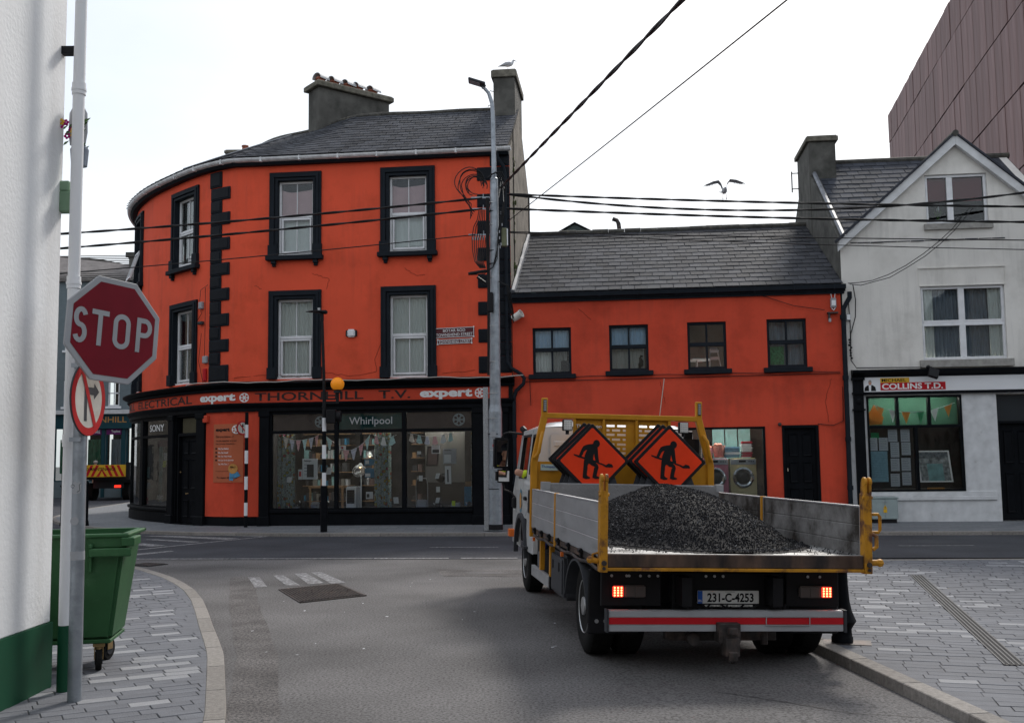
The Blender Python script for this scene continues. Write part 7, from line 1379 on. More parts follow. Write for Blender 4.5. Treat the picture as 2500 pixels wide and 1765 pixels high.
for sx in (1, -1):
    X = (lambda x: x) if sx == 1 else (lambda x: 2.08-x)
    def bx(b, x0, x1, *r): a, c = sorted((X(x0), X(x1))); return b.box(a, c, *r)
    MMr = Matrix.Translation((X(-.14), 6.03, 0)) @ Matrix.Rotation(radians(15)*sx, 4, 'Z') @ Matrix.Translation((-X(-.14), -6.03, 0))
    mh = bx(B(), -.25, -.045, 6.0, 6.09, 1.52, 1.93, MMr).obj('mirror_housing', 'plastic', cb_, bevel=.02, seg=2); bx(B(), -.22, -.07, 5.994, 6.001, 1.55, 1.90, MMr).obj('mirror_glass', 'chrome', mh)
    m3 = bx(B(), -.22, -.03, 5.98, 6.08, 1.33, 1.51, MMr).obj('lower_mirror_housing', 'plastic', cb_, bevel=.03, seg=2); bx(B(), -.20, -.05, 5.974, 5.981, 1.35, 1.49, MMr).obj('lower_mirror_glass', 'chrome', m3)
    B().tube([(X(.13), 5.9, 1.98), (X(-.05), 6.02, 2.0), (X(-.12), 6.04, 1.98), (X(-.14), 6.05, 1.92)], .016, 8).tube([(X(-.12), 6.04, 1.34), (X(-.1), 6.04, 1.24), (X(.0), 6.0, 1.2), (X(.05), 5.95, 1.12)], .014, 8).obj('mirror_arm', 'plastic', cb_, smooth=True)
bx_ = B().box(.0, .06, 5.88, 6.0, 1.0, 1.15).obj('arm_mount', 'plastic', cb_, bevel=.02)
B().box(.25, .75, 4.55, 4.7, 1.0, 1.75).box(1.25, 1.8, 4.95, 5.1, 1.0, 1.75).box(.25, .8, 5.0, 5.1, 1.0, 1.75).obj('seat', 'cloth', cb_, bevel=.05, seg=2); B().tube([Vector((.5, 5.75, 1.25))+Vector((.2*cos(a), .08*sin(a), .19*sin(a))) for a in [k*pi/10 for k in range(21)]], .015).obj('steering_wheel', 'plastic', cb_)
B().box(.1, 1.98, 4.3, 6.1, .6, .95).obj('cab_floor', 'plastic', cb_)
# chassis, wheels, boxes below the bed
B().box(.62, .70, .1, 6.0, .52, .74).box(1.35, 1.43, .1, 6.0, .52, .74).box(.1, 1.95, .35, .45, .76, .80).box(.1, 1.95, 1.3, 1.4, .76, .80).box(.1, 1.95, 2.6, 2.7, .76, .80).box(.1, 1.95, 3.5, 3.6, .76, .80).box(.3, 1.75, .98, 1.16, .32, .46).obj('chassis', 'plastic', tk)
def wheel(x0, x1, cy, outer, r=.392, rimr=.235):
    M_ = Matrix.Translation((x0, cy, r)) @ Matrix.Rotation(pi/2, 4, 'Y'); w_ = x1-x0; dr_ = 1 if outer < 0 else -1
    prof = [(rimr, .012), (rimr+.03, .0), (r-.05, .004), (r-.012, .022), (r, .045), (r, w_-.045), (r-.012, w_-.022), (r-.05, w_-.004), (rimr+.03, w_), (rimr, w_-.012)]
    ty = B().lathe(prof, 36, M_).obj('wheel', 'rubber', tk, smooth=True)
    n = 42; tr = B()
    for k in range(n):
        a = 2*pi*k/n
        for q in (.03, w_/2+.005): tr.box(r-.004, r+.003, -.017, .017, q, q+w_/2-.04, M_ @ Matrix.Rotation(a+(.04 if q > .1 else 0), 4, 'Z'))
    tr.obj('tread_blocks', 'rubber', ty)
    f = (lambda h: h) if outer < 0 else (lambda h: w_-h)
    B().lathe([(rimr, f(.02)), (rimr-.012, f(.006)), (rimr-.03, f(.02)), (rimr-.05, f(.06)), (.15, f(.085)), (.12, f(.06)), (.09, f(.055)), (.075, f(.0)), (.03, f(-.01)), (.001, f(-.01))], 30, M_).obj('rim', 'rim', ty, smooth=True)
    for k in range(6): a = 2*pi*k/6; B().cyl(M_ @ Vector((.105*cos(a), .105*sin(a), f(.06))), M_ @ Vector((.105*cos(a), .105*sin(a), f(.035))), .014, n=6).obj('wheel_nut', 'steel', ty)
    for k in range(8): a = 2*pi*(k+.5)/8; B().cyl(M_ @ Vector((.175*cos(a), .175*sin(a), f(.062))), M_ @ Vector((.175*cos(a), .175*sin(a), f(.07))), .022, n=10).obj('rim_hole', 'plastic', ty)
wheel(.03, .25, 1.08, -1); wheel(.28, .5, 1.08, -1); wheel(1.84, 2.05, 1.08, 1); wheel(1.58, 1.80, 1.08, 1); wheel(.10, .32, 5.31, -1, .385); wheel(1.76, 1.98, 5.31, 1, .385)
for sx in (0, 1):
    x0, x1 = ((-.04, .42) if not sx else (1.63, 2.09)); b = B(); n = 14; vs = []
    for k in range(n+1):
        a = radians(12+156*k/n)
        for r_ in (.47, .49):
            for x in (x0, x1): vs.append((x, 1.08-r_*cos(a)*1.08, .34+r_*sin(a)*.92))
    b.add(vs, [f for k in range(n) for f in ((4*k, 4*k+4, 4*k+5, 4*k+1), (4*k+2, 4*k+6, 4*k+7, 4*k+3), (4*k, 4*k+4, 4*k+6, 4*k+2), (4*k+1, 4*k+5, 4*k+7, 4*k+3))]); b.obj('mudguard', 'grey', tk, smooth=True)
    mf = (-.05, .36) if not sx else (1.62, 2.03); B().box(mf[0], mf[1], .44, .46, .26, .77).obj('mudflap', 'plastic', tk, bevel=.01)
    for x in (mf[0]+.07, mf[0]+.14): B().cyl((x, .44, .36), (x, .43, .36), .016).obj('bolt', 'rim', tk)
B().box(.0, .3, 1.84, 2.62, .33, .745).obj('side_locker', 'grey', tk, bevel=.03, seg=2); B().box(-.012, .0, 1.92, 2.54, .38, .70).obj('locker_door', 'grey', tk, bevel=.01)
for y in (2.05, 2.4): B().box(-.02, -.012, y, y+.05, .58, .66).obj('locker_latch', 'plastic', tk)
B().box(-.01, .03, 2.74, 3.95, .345, .46).obj('side_guard', 'alu', tk, bevel=.004); B().box(.0, .04, 2.70, 2.745, .33, .47).obj('guard_end', 'plastic', tk)
for y in (3.38, 2.72): B().box(.0, .05, y-.035, y+.035, .46, .84).obj('guard_post', 'ochre', tk, bevel=.003)
B().cyl((.35, 2.8, .52), (.35, 3.9, .52), .16, n=20).box(.2, .5, 3.0, 3.5, .36, .6).box(.1, .5, 4.0, 4.25, .45, .9).obj('tank', 'plastic', tk, smooth=True)
jc = thing('jerrycan', 'dark plastic container with blue cap stowed on the truck\'s left side rail', 'container', M=TM @ Matrix.Translation((.12, 3.72, .36)))
B().box(-.08, .09, -.14, .14, 0, .30).obj('body', 'jar', jc, bevel=.04, seg=3); B().cyl((0, -.02, .3), (0, -.02, .36), .035).tube([(0, .02, .3), (0, .04, .36), (0, .1, .36), (0, .12, .3)], .015).obj('handle', 'jar', jc, smooth=True); B().cyl((-.02, -.07, .32), (-.04, -.13, .36), .028).obj('cap', 'bluecap', jc)
for y in (.02, 1.72, 3.55): B().box(-.055, -.03, y, y+.04, .75 if y > .1 else .80, .79 if y > .1 else .85).obj('side_marker', 'orangelens', tk)
# rear end
B().box(.02, .50, .27, .31, .50, .78).box(1.52, 1.96, .27, .31, .50, .78).box(.6, 1.48, .30, .36, .47, .76).box(.5, 1.5, .5, .6, .5, .74).obj('rear_crossmember', 'plastic', tk, bevel=.005)
for x in (.10, .22, .24, .33, .40, .47, .86, .93, 1.0, 1.7, 1.8): B().cyl((x, .268, .735), (x, .258, .735), .011, n=8).obj('bolt', 'rim', tk)
for x0, lit0, off0 in ((.10, .10, .20), (1.62, 1.80, 1.62)):
    l_ = B().box(x0, x0+.27, .235, .27, .57, .665).obj('tail_lamp', 'lampoff', tk, bevel=.012, seg=2); B().box(lit0+.004, lit0+.086, .229, .236, .577, .658).obj('lit_lens', 'lampred', l_, bevel=.004)
    for i in range(3):
        for j in range(4): B().ball((lit0+.018+.027*i, .228, .588+.0195*j), .0075, 8).obj('led', 'lamphot', l_)
    B().box(off0+.005, off0+.08, .231, .236, .577, .658).box(off0+.09, off0+.165, .231, .236, .577, .658).obj('unlit_lens', 'lampoff', l_, bevel=.004)
pl_ = B().box(.795, 1.30, .275, .285, .52, .622).obj('number_plate', 'plate', tk, bevel=.004); B().box(.797, .835, .270, .276, .522, .62).obj('blue_band', 'blue', pl_)
PP_ = lambda s, q, z: Vector((s, .274-q, z))
lettering('231-C-4253', PP_, .875, 1.255, .533, .603, 0, 'ink', pl_, .03, th=.001); lettering('IRL', PP_, .80, .831, .535, .553, .006, 'letw', pl_, .004); lettering('CORCAIGH', PP_, 1.02, 1.10, .608, .616, 0, 'ink', pl_)
st_ = B().box(.855, 1.245, .272, .28, .497, .512).obj('dealer_strip', 'plate', tk); lettering('SALES  &  SERVICE  LTD  CO CORK', lambda s, q, z: Vector((s, .271-q, z)), .87, 1.22, .500, .509, 0, 'ink', st_)
bmp = B().box(.04, 1.94, .14, .2, .325, .487).obj('bumper', 'alu', tk, bevel=.006); B().box(.055, 1.935, .132, .141, .382, .432).obj('red_reflective_stripe', 'red', bmp); B().box(.055, 1.935, .134, .141, .437, .478).box(.055, 1.935, .134, .141, .33, .377).obj('white_stripe', 'signwhite', bmp)
B().box(1.94, 1.962, .125, .21, .32, .492).box(.034, .05, .125, .21, .32, .492).obj('bumper_end', 'grey', bmp); b = B(); framebox(b, lambda s, q, z: Vector((s, .13-q, z)), 1.30, 1.66, .372, .445, .006, 0, .006); b.obj('plate_frame', 'signwhite', bmp)
B().box(.9, 1.07, .05, .2, .25, .40).box(.93, 1.04, -.02, .1, .16, .30).cyl((.98, -.02, .33), (.98, -.02, .38), .04).box(.95, 1.02, -.04, .02, .13, .2).cyl((.99, 0, .11), (.99, 0, .15), .02).box(.55, 1.45, .3, .4, .23, .31).cyl((.75, .22, .25), (.75, .3, .25), .05).cyl((1.35, .3, .20), (1.35, .3, .32), .03).obj('tow_hitch', 'iron', tk, bevel=.01)
for k in range(12): x = R.uniform(.55, 1.5); B().tube([(x, .25, .5), (x+R.uniform(-.05, .05), .22, .46), (x+R.uniform(-.1, .1), .25, .52)], .008, 5).obj('hose', 'plastic', tk)
B().tube([(1.5, 4.1, 2.12), (1.56, 4.1, 2.62)], .005, 5).obj('whip_aerial', 'rope', tk)
# right-hand side air stack behind the headboard
B().box(1.72, 2.0, 4.05, 4.22, 1.40, 2.0).obj('air_intake', 'plastic', tk, bevel=.09, seg=4)
for k in range(14): B().ball((2.0-.0, 4.05, 1.55+.022*k), .009, 6).obj('marker_led', 'signwhite', tk)
# the driver
dv = thing('person', 'driver in a yellow hi-vis jacket at the wheel, elbow out of the cab window', 'person', M=TM @ Matrix.Translation((.5, 5.22, 1.02)))
body = skinned('body', [(0, .02, .0, .14, .12), (0, 0, .22, .15, .11), (0, .0, .44, .17, .11), (0, .01, .54, .06, .06), (0, .03, .62, .055, .06), (0, .04, .70, .085, .10), (0, .04, .78, .07, .09),
    (-.19, 0, .47, .065), (-.38, .06, .42, .052), (-.55, .05, .47, .045), (-.36, .30, .44, .036), (-.2, .42, .38, .03), (.19, 0, .47, .065), (.26, .16, .3, .05), (.12, .42, .3, .035), (.1, .2, -.02, .09), (.12, .5, -.02, .07), (-.1, .2, -.02, .09), (-.12, .5, -.02, .07)],
    [(0, 1), (1, 2), (2, 3), (3, 4), (4, 5), (5, 6), (2, 7), (7, 8), (8, 9), (9, 10), (10, 11), (2, 12), (12, 13), (13, 14), (0, 15), (15, 16), (0, 17), (17, 18)], dv, 'skin')
skinned('jacket', [(0, .02, .02, .16, .14), (0, 0, .22, .17, .13), (0, .0, .43, .185, .125), (0, .01, .5, .09, .09), (-.19, 0, .47, .08), (-.38, .06, .42, .066), (-.49, .055, .45, .06), (.19, 0, .47, .08), (.26, .16, .3, .065), (.17, .34, .3, .05)], [(0, 1), (1, 2), (2, 3), (2, 4), (4, 5), (5, 6), (2, 7), (7, 8), (8, 9)], dv, 'hiviz')
B().ball((0, .02, .79), .095, 14, (.9, 1.05, .7)).obj('hair', 'cloth', dv, smooth=True); B().ball((-.03, .135, .715), .012, 6).ball((.03, .135, .715), .012, 6).obj('eye', 'ink', dv); B().ball((0, .145, .69), .016, 6).obj('nose', 'skin', dv); B().box(-.025, .025, .13, .138, .655, .662).obj('mouth', 'red', dv)
for sx in (-1, 1): B().ball((sx*.085, .03, .70), .02, 6, (.5, 1, 1.4)).obj('ear', 'skin', dv)
for hx, hy in ((-.2, .42), (.12, .42)):
    for k in range(4): B().tube([(hx-.03+.02*k, hy, .38 if hx < 0 else .3), (hx-.03+.02*k, hy+.05, .39 if hx < 0 else .31), (hx-.03+.02*k, hy+.06+.004*k, .36 if hx < 0 else .28)], .009, 6).obj('finger', 'skin', dv, smooth=True)
    B().tube([(hx+.03, hy-.01, .37 if hx < 0 else .29), (hx+.055, hy+.03, .36 if hx < 0 else .28)], .01, 6).obj('thumb', 'skin', dv, smooth=True)
# pedestrian behind the distant lorry
pd_ = thing('person', 'grey-haired pedestrian walking behind the distant chevron lorry', 'person', (-19.78, 49.2, .02))
skinned('body', [(0, 0, .92, .13, .1), (0, 0, 1.15, .13, .09), (0, 0, 1.4, .15, .09), (0, 0, 1.5, .05), (0, 0, 1.62, .08, .09), (0, 0, 1.72, .07), (-.2, 0, 1.4, .05), (-.24, .05, 1.12, .04), (-.2, .12, .9, .03), (.2, 0, 1.4, .05), (.25, -.04, 1.12, .04), (.25, -.1, .9, .03), (-.09, .05, .8, .08), (-.1, .1, .45, .06), (-.1, 0, .08, .04), (.09, 0, .8, .08), (.1, -.1, .45, .06), (.1, -.2, .1, .04)], [(0, 1), (1, 2), (2, 3), (3, 4), (4, 5), (2, 6), (6, 7), (7, 8), (2, 9), (9, 10), (10, 11), (0, 12), (12, 13), (13, 14), (0, 15), (15, 16), (16, 17)], pd_, 'skin')
skinned('coat', [(0, 0, .85, .16, .13), (0, 0, 1.15, .15, .11), (0, 0, 1.41, .165, .105), (-.21, 0, 1.4, .062), (-.25, .05, 1.12, .05), (.21, 0, 1.4, .062), (.26, -.04, 1.12, .05)], [(0, 1), (1, 2), (2, 3), (3, 4), (2, 5), (5, 6)], pd_, 'cloth')
B().ball((0, .01, 1.73), .11, 12, (1, 1.05, .8)).obj('hair', 'hair', pd_, smooth=True)
for x in (-.1, .1): B().box(x-.05, x+.05, -.1 if x < 0 else -.3, .15 if x < 0 else -.05, .0, .08).obj('shoe', 'ink', pd_, bevel=.02)
# the heap of hot tarmac
hp_ = thing('tarmac_heap', 'mound of glistening black tarmac chippings heaped on the truck bed', 'heap', M=TM @ Matrix.Translation((1.02, 1.9, .93)))
from mathutils import noise as NZ
def hh(x, y):
    r_ = sqrt((x/.97)**2+((y+.05)/1.62)**2); n1 = NZ.noise(Vector((x*2.3, y*2.3, 1)))*.05+NZ.noise(Vector((x*9, y*9, 4)))*.014
    return max(-.01, .475*max(0, 1-r_**1.75)+n1*(1 if r_ < .95 else max(0, (1.12-r_)/.17))*(1 if r_ < 1.1 else 0)+(.012 if r_ < 1.12 else 0))
b = B(); n1, n2 = 44, 70; vs = []
for j in range(n2+1):
    for i in range(n1+1): x = -1.0+2.0*i/n1; y = -1.85+3.28*j/n2; vs.append((x, y, hh(x, y)))
b.add(vs, [(j*(n1+1)+i, j*(n1+1)+i+1, (j+1)*(n1+1)+i+1, (j+1)*(n1+1)+i) for j in range(n2) for i in range(n1) if max(vs[j*(n1+1)+i][2], vs[(j+1)*(n1+1)+i+1][2], vs[j*(n1+1)+i+1][2], vs[(j+1)*(n1+1)+i][2]) > 0]); b.obj('mound', 'tarmac', hp_, smooth=True, kind='stuff')
vs = []; fs = []; RR = R.random; OC = [(1, 0, 0), (-1, 0, 0), (0, 1, 0), (0, -1, 0), (0, 0, 1), (0, 0, -1)]; OF = [(0, 2, 4), (2, 1, 4), (1, 3, 4), (3, 0, 4), (2, 0, 5), (1, 2, 5), (3, 1, 5), (0, 3, 5)]
cnt = 0
while cnt < 36000:
    x = -1+2*RR(); y = -1.85+3.25*RR()
    if y > .9 and RR() < .7: continue
    z = hh(x, y)
    if z <= .004:
        if RR() > .10 or y < -1.6 and RR() > .5: continue
        z = 0
    s = .0035+.006*RR()**2; a = RR()*6.28; ca, sa = cos(a)*s, sin(a)*s; k = len(vs); t = RR()*.8-.4
    for px, py, pz in OC: px += pz*t; vs.append((x+px*ca-py*sa, y+px*sa+py*ca*.8, z+s*.4+pz*s*.8))
    fs += [(k+p, k+q, k+r_) for p, q, r_ in OF]; cnt += 1
me = bpy.data.meshes.new('chippings'); me.from_pydata(vs, [], fs); me.materials.append(MT['tar2']); me.materials.append(MT['spark']); me.polygons.foreach_set('material_index', [1 if (i//8) % 9 == 0 else 0 for i in range(len(fs))]); inst('chippings', me, hp_, None, None, 'stuff')
# roadworks signs leaning on the headboard
def sign_proto(label, figure_dx=0):
    t_ = thing('roadworks_sign', label, 'sign', group='diamond roadworks signs stacked on the truck')
    b = B(); n = 4; r_ = .422; rim = [(0, -r_), (r_, 0), (0, r_), (-r_, 0)]
    MX = Matrix.Rotation(pi/2, 4, 'X'); q = []
    for i in range(4):
        p = Vector(rim[i]); a = Vector(rim[i-1]); c = Vector(rim[(i+1) % 4])
        for t in (.06, .02): q.append(tuple(p.lerp(a, t)+(p*-.02)))
        for t in (.02, .06): q.append(tuple(p.lerp(c, t)+(p*-.02)))
    b.prism(q, .022, MX); pl2 = b.obj('frame', 'plastic', t_, bevel=.004)
    b = B(); b.add([(x*.885, -.0245, y*.885) for x, y in q], [tuple(range(len(q)))]); b.obj('orange_face', 'sgnorange', pl2)
    for sx in (-1, 1):
        f = lambda pts: [(sx*x, y) for x, y in pts]
        B().prism(f([(.10, -.27), (.24, -.14), (.43, -.695), (.30, -.695), (.26, -.52), (.19, -.52), (.16, -.695), (.06, -.695)]), .02, Matrix.Translation((0, .03, 0)) @ MX).obj('leg', 'grey', t_)
    k = .000601; FG = [[(480, 190), (400, 200), (340, 215), (300, 235), (335, 312), (368, 300), (345, 350), (325, 400), (318, 450), (310, 510), (395, 545), (470, 545), (500, 500), (480, 470), (486, 420), (496, 370), (520, 300), (545, 240)],
        [(305, 230), (268, 285), (238, 355), (213, 412), (258, 432), (288, 385), (312, 338), (348, 298), (360, 250)], [(480, 188), (560, 238), (568, 300), (575, 400), (582, 470), (588, 520), (540, 528), (520, 490), (506, 430), (495, 365)],
        [(125, 378), (117, 398), (205, 438), (318, 470), (322, 440), (230, 408)], [(535, 505), (590, 528), (640, 543), (715, 577), (765, 545), (830, 563), (852, 605), (842, 619), (715, 616), (640, 573), (560, 548)],
        [(308, 500), (590, 488), (586, 524), (500, 545), (395, 555), (375, 592), (300, 600)], [(310, 500), (397, 540), (377, 590), (375, 640), (366, 695), (361, 758), (385, 785), (422, 800), (412, 826), (345, 832), (285, 812), (284, 770), (290, 700), (300, 600)],
        [(400, 545), (520, 528), (565, 568), (579, 620), (562, 680), (547, 740), (542, 775), (602, 800), (590, 823), (520, 829), (464, 808), (470, 750), (485, 690), (495, 640), (514, 606), (450, 586)],
        [(545+63*cos(2*pi*i/18), 187+70*sin(2*pi*i/18)) for i in range(18)]]
    bm = bmesh.new()
    for i_, pl_g in enumerate(FG):
        f_ = bm.faces.new([bm.verts.new(((x-475)*k+figure_dx, -.0262-.00025*i_, -(y-501)*k)) for x, y in pl_g]); bm.normal_update(); bmesh.ops.triangulate(bm, faces=[f_], ngon_method='EAR_CLIP')
    me = bpy.data.meshes.new('digging_figure'); bm.to_mesh(me); bm.free(); me.materials.append(MT['ink']); inst('digging_figure', me, pl2)
    return t_
lab = [['front sign of the left stack of diamond roadworks signs', 'middle sign of the left stack, mostly hidden behind the front one', 'rear sign of the left stack, only its upper left edge showing'], ['front sign of the right stack of diamond roadworks signs', 'middle sign of the right stack, its left corner peeping out', 'rear sign of the right stack, only its upper left edge showing']]
proto = None
for j, (x, z) in enumerate(((.575, 1.635), (1.445, 1.64))):
    for k in range(3):
        if proto is None: o = proto = sign_proto(lab[0][0])
        else: o = copytree(proto); o['label'] = lab[j][k]
        dx = (-.034*k if j == 0 else (-.055*k if k < 2 else -.095)); o.matrix_world = TM @ Matrix.Translation((x+dx, 3.44+.06*k, z+.008*k)) @ Matrix.Rotation(radians(-3), 4, 'X') @ Matrix.Rotation(R.uniform(-.02, .02), 4, 'Y')
# ------------------------------------------------------------------ gulls
def gull_stand():
    t_ = thing('gull', 'grey and white gull standing on the right-hand chimney', 'gull', (-.01, 26.62, 11.925))
    B().loft([((-.19, 0, .10), .005, .004), ((-.12, 0, .115), .03, .022), ((-.04, 0, .13), .058, .055), ((.03, 0, .14), .062, .062), ((.09, 0, .155), .05, .055), ((.125, 0, .19), .033, .035), ((.135, 0, .225), .03, .03), ((.15, 0, .25), .032, .028), ((.18, 0, .245), .02, .018), ((.19, 0, .24), .008, .008)], 12).obj('body', 'gull', t_, smooth=True)
    for s in (-1, 1):
        w_ = B().loft([((-.23, s*.012, .095), .006, .004), ((-.16, s*.035, .115), .012, .02), ((-.05, s*.055, .145), .014, .045), ((.05, s*.052, .16), .014, .04), ((.09, s*.035, .165), .01, .015)], 8).obj('wing', 'gullg', t_, smooth=True)
        B().loft([((-.27, s*.004, .088), .003, .002), ((-.2, s*.02, .1), .008, .010), ((-.13, s*.032, .108), .006, .010)], 6).obj('wingtip', 'gulld', w_, smooth=True)
        l_ = B().cyl((.0, s*.02, 0), (.0, s*.02, .09), .005, n=6).obj('leg', 'skin', t_); B().add([(-.01, s*.02, .002), (.04, s*.02-.018, .002), (.045, s*.02, .004), (.04, s*.02+.018, .002)], [(0, 1, 2, 3)]).obj('foot', 'skin', l_)
        B().ball((.168, s*.024, .255), .005, 6).obj('eye', 'ink', t_)
    B().loft([((.185, 0, .242), .009, .010), ((.215, 0, .228), .006, .008), ((.24, 0, .212), .003, .003)], 6).obj('beak', 'gulld', t_, smooth=True)
gull_stand()
gf = thing('gull', 'gull in flight above the cables with raised wings and dangling legs', 'gull', (5.5, 26, 8.42))
B().loft([((0, -.17, .03), .012, .012), ((0, -.14, .03), .032, .032), ((0, -.09, .02), .045, .045), ((0, -.03, .0), .065, .07), ((0, .06, -.01), .065, .07), ((0, .14, .0), .04, .03), ((0, .22, .0), .06, .006)], 12).obj('body', 'gull', gf, smooth=True)
B().loft([((0, -.165, .03), .010, .010), ((0, -.20, .02), .006, .007), ((0, -.225, .012), .002, .003)], 6).obj('beak', 'gulld', gf)
def wing(sg, wr, tip):
    b = B(); sec_ = [((.04*sg, 0, .05), .10, .0), ((wr[0]*.55, .0, .05+wr[1]*.5), .12, 0), ((wr[0], -.02, wr[1]), .14, 0), ((wr[0]*.55+tip[0]*.45, 0, wr[1]*.6+tip[1]*.4+.01), .14, 0), ((tip[0]*.8+wr[0]*.2, .03, tip[1]*.8+wr[1]*.2), .10, 0), ((tip[0], .06, tip[1]), .02, 0)]
    vs = []
    for (x, y, z), c, _ in sec_:
        for t, dz in ((-.35, 0), (-.2, .008), (.3, .004), (.65, -.02-c*.18), (.3, -.006), (-.2, -.008)): vs.append((x, y+c*t, z+dz))
    b.add(vs, [(i*6+k, i*6+(k+1) % 6, (i+1)*6+(k+1) % 6, (i+1)*6+k) for i in range(len(sec_)-1) for k in range(6)]+[(0, 1, 2, 3, 4, 5), tuple(range(30, 36))])
    w_ = b.obj('wing', 'gullg', gf, smooth=True)
    for k in range(7):
        t = k/6; px = wr[0]+(tip[0]-wr[0])*(.35+.65*t); pz = wr[1]+(tip[1]-wr[1])*(.35+.65*t); b2 = B(); L_ = .10-.03*t
        b2.add([(px, .05, pz), (px+sg*.02, .05, pz-.003), (px+sg*(.02+.05*t), .08+L_*.6, pz-.055+.02*t), (px+sg*(.005+.05*t), .08+L_*.6, pz-.058+.02*t)], [(0, 1, 2, 3)]); b2.obj('flight_feather', 'gull' if k < 5 else 'gulld', w_)
wing(-1, (-.15, .25), (-.46, .17)); wing(1, (.145, .28), (.51, .21))
for s in (-1, 1): l_ = B().cyl((s*.04, .0, -.06), (s*.045, .0, -.19), .006, n=6).obj('leg', 'skin', gf); B().loft([((s*.045, 0, -.18), .006, .006), ((s*.047, -.01, -.21), .014, .008), ((s*.045, -.01, -.24), .004, .003)], 6).obj('foot', 'gulld', l_)
B().add([(-.14, .1, .0), (-.03, .08, -.02), (.03, .08, -.02), (.15, .1, .0), (.05, .22, -.0), (-.05, .22, 0)], [(0, 1, 2, 3, 4, 5)]).obj('tail', 'gullg', gf)
# a few bits of litter and leaves on the road keep it from looking swept
lt = thing('litter_scraps', 'tiny pale scraps of litter scattered on the grey road', 'litter', (-1.6, 12.5, 0)); lt['kind'] = 'stuff'
b = B()
for k in range(26):
    x, y = R.uniform(-2, 2), R.uniform(-4, 3); a = R.uniform(0, 6); s = R.uniform(.006, .02); z = G0(x-1.6, y+12.5)+.004
    b.add([(x+cos(a+t)*s, y+sin(a+t)*s, z+.003*(t > 2)) for t in (0, 1.4, 2.9, 4.4)], [(0, 1, 2, 3)])
b.obj('scraps', 'paper', lt, kind='stuff')

# ------------------------------------------------------------------ unseen houses added around the view for the glass to reflect
for nm, lb, x0, x1, y0, y1, h, face_ in (('added_side_terrace', 'unseen grey terrace added left of the side street for the glass to reflect', -38, -27, 22, 50, 9.5, 'X'), ('added_terrace_row', 'unseen grey row added left of the view for the shop glass to reflect', -36, -12.6, -4, 7.6, 8.5, 'y'), ('added_terrace_house', 'unseen terrace added behind the camera for the shop glass to reflect', -3.2, 14, -24, -15, 11.5, 'y'), ('added_side_house', 'unseen grey corner house added right of the camera for reflections', 13.5, 24, -14, 7.5, 8.0, 'x')):
    t_ = thing(nm, lb, 'building', ((x0+x1)/2, (y0+y1)/2, 0)); cx_, cy_ = (x0+x1)/2, (y0+y1)/2
    if face_ == 'y':
        Pq = lambda s, q, z: Vector((s-cx_, y1-cy_+q, z)); rng = (x0, x1)
    elif face_ == 'X': Pq = lambda s, q, z: Vector((x1-cx_+q, s-cy_, z)); rng = (y0, y1)
    else: Pq = lambda s, q, z: Vector((x0-cx_-q, s-cy_, z)); rng = (y0, y1)
    hs = []; s = rng[0]+1.0
    while s < rng[1]-1.6: hs += [(s, s+1.0, .9, 2.5), (s, s+1.0, 4.2, 5.8)]; s += 2.6
    b = B(); wall(b, Pq, list(rng), [-.1, h], hs, 0, .2); b.obj('wall', 'dash', t_)
    for a_, c_, e_, g_ in hs: w_ = B().pbox(Pq, a_, c_, -.2, -.16, e_, g_).obj('window', 'dkglass', t_)
    B().box(x0-cx_, x1-cx_, y0-cy_, y1-cy_-.25 if face_ == 'y' else y1-cy_, 0, h-.02).obj('core', 'dash', t_) if face_ == 'y' else B().box(x0-cx_+.25, x1-cx_-.25, y0-cy_, y1-cy_, 0, h-.02).obj('core', 'dash', t_)
    b = B(); X0, X1, Y0_, Y1_ = x0-cx_-.2, x1-cx_+.2, y0-cy_-.2, y1-cy_+.2
    if face_ == 'y': b.add([(X0, Y0_, h), (X1, Y0_, h), (X1, 0, h+2.3), (X0, 0, h+2.3), (X0, Y1_, h), (X1, Y1_, h)], [(0, 1, 2, 3), (3, 2, 5, 4), (0, 3, 4), (1, 2, 5)])
    else: b.add([(X0, Y0_, h), (X0, Y1_, h), (0, Y1_, h+2.3), (0, Y0_, h+2.3), (X1, Y0_, h), (X1, Y1_, h)], [(0, 1, 2, 3), (3, 2, 5, 4), (0, 3, 4), (1, 2, 5)])
    b.obj('roof', 'slate', t_)

# repairs, cracks and stains in the road surface
def patch(name, poly, mt, z, parent=None): 
    b = B(); b.add([(x, y, z+G0(x, y)) for x, y in poly], [tuple(range(len(poly)))]); return b.obj(name, mt, road if parent is None else parent)
MT['patch_d'] = mat('asphalt_patch', (.14, .130, .127), .9, var=.3, scale=2, bump=.8, bscale=110, col2=(.04, .04, .042), c2scale=45, c2lo=.45, c2hi=.6)
MT['crack'] = mat('tar_seal', (.018, .018, .019), .6, var=.3)
def jag(pts, n=9, a=.03):
    o = []
    for p, q in zip(pts, pts[1:]):
        for k in range(n): t = k/n; o.append((p[0]+(q[0]-p[0])*t+R.uniform(-a, a), p[1]+(q[1]-p[1])*t+R.uniform(-a, a)))
    return o+[pts[-1]]
def band(pts, w_):
    l_, r_ = [], []
    for i, p in enumerate(pts):
        q = pts[min(i+1, len(pts)-1)]; o = pts[max(i-1, 0)]; d_ = Vector((q[0]-o[0], q[1]-o[1])).normalized(); h = w_*(R.uniform(.5, 1.2) if w_ < .1 else R.uniform(.96, 1.04))/2
        l_.append((p[0]-d_.y*h, p[1]+d_.x*h)); r_.append((p[0]+d_.y*h, p[1]-d_.x*h))
    return l_+r_[::-1]
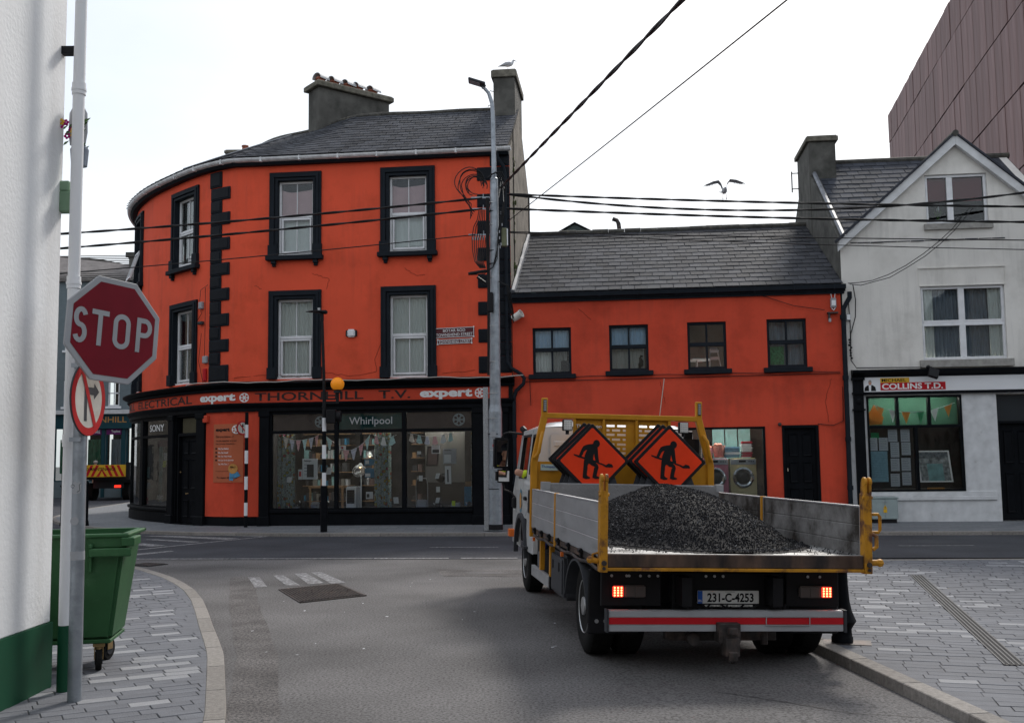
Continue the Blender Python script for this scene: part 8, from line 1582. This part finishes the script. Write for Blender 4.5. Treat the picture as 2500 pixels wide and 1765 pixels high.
def ribbonr(name, pts, w_, mt, z):
    b = B(); q = band(pts, w_); n = len(pts); b.add([(x, y, z+G0(x, y)) for x, y in q], [(i, i+1, 2*n-2-i, 2*n-1-i) for i in range(n-1)]); return b.obj(name, mt, road)
ribbonr('trench_repair', jag([(-3.95, 15.2), (-3.2, 12.4), (-2.2, 9.0), (-1.6, 6.4), (-1.1, 3.5)], 10, .006), .34, 'patch_d', .0022)
patch('asphalt_patch', jag([(-1.2, 15.9), (.1, 15.7), (.2, 14.8), (-1.0, 14.9), (-1.2, 15.9)], 7, .03)[:-1], 'patch_d', .002)
for pts, w_ in (([(1.4, 7.6), (2.2, 7.0), (2.7, 6.9)], .01), ([(-4.6, 16.6), (-3.6, 16.2), (-3.0, 16.6)], .01)): ribbonr('crack', jag(pts, 12, .02), w_, 'crack', .003)
for pts, w_ in (([(-9, 21.5), (-4, 20.8), (0, 20.3), (6, 19.6)], .012), ([(-2, 18.4), (1, 18.2), (4, 17.5), (8, 17.3)], .010), ([(3, 21.4), (3.3, 19.8), (3.1, 18.0)], .01)):
    o = ribbonr('crack', jag(pts, 20, .03), w_, 'crack', .0075); o.parent = main
# hairline cracks and patched render on the orange walls
def wcrack(P, parent, pts, w_=.006, mt='crack'):
    b = B(); q = jag(pts, 8, .02); b.tube([P(s, .003, z) for s, z in q], w_, 4); b.obj('render_crack', mt, parent)
MT['crk'] = mat('render_crack', (.16, .03, .018), .9)
for pts in ([(-6.9, 3.72), (-5.9, 3.78), (-5.2, 3.70)], [(-4.6, 3.80), (-3.9, 3.70), (-3.3, 3.80)], [(-1.7, 3.70), (-.9, 3.78)], [(-4.9, 6.25), (-4.5, 6.1), (-4.55, 5.85)], [(-3.2, 4.5), (-3.35, 4.1), (-3.3, 3.8)], [(-2.6, 6.3), (-2.3, 6.1), (-2.1, 6.12)], [(-6.4, 6.0), (-6.2, 5.9)]): wcrack(PA, bA, pts, .005, 'crk')
for pts in ([(7.4, 3.4), (7.25, 2.9), (7.3, 2.4)], [(3.5, 3.4), (3.6, 2.9)], [(1.6, 5.2), (1.9, 4.9)]): wcrack(PB, bB, pts, .005, 'crk')
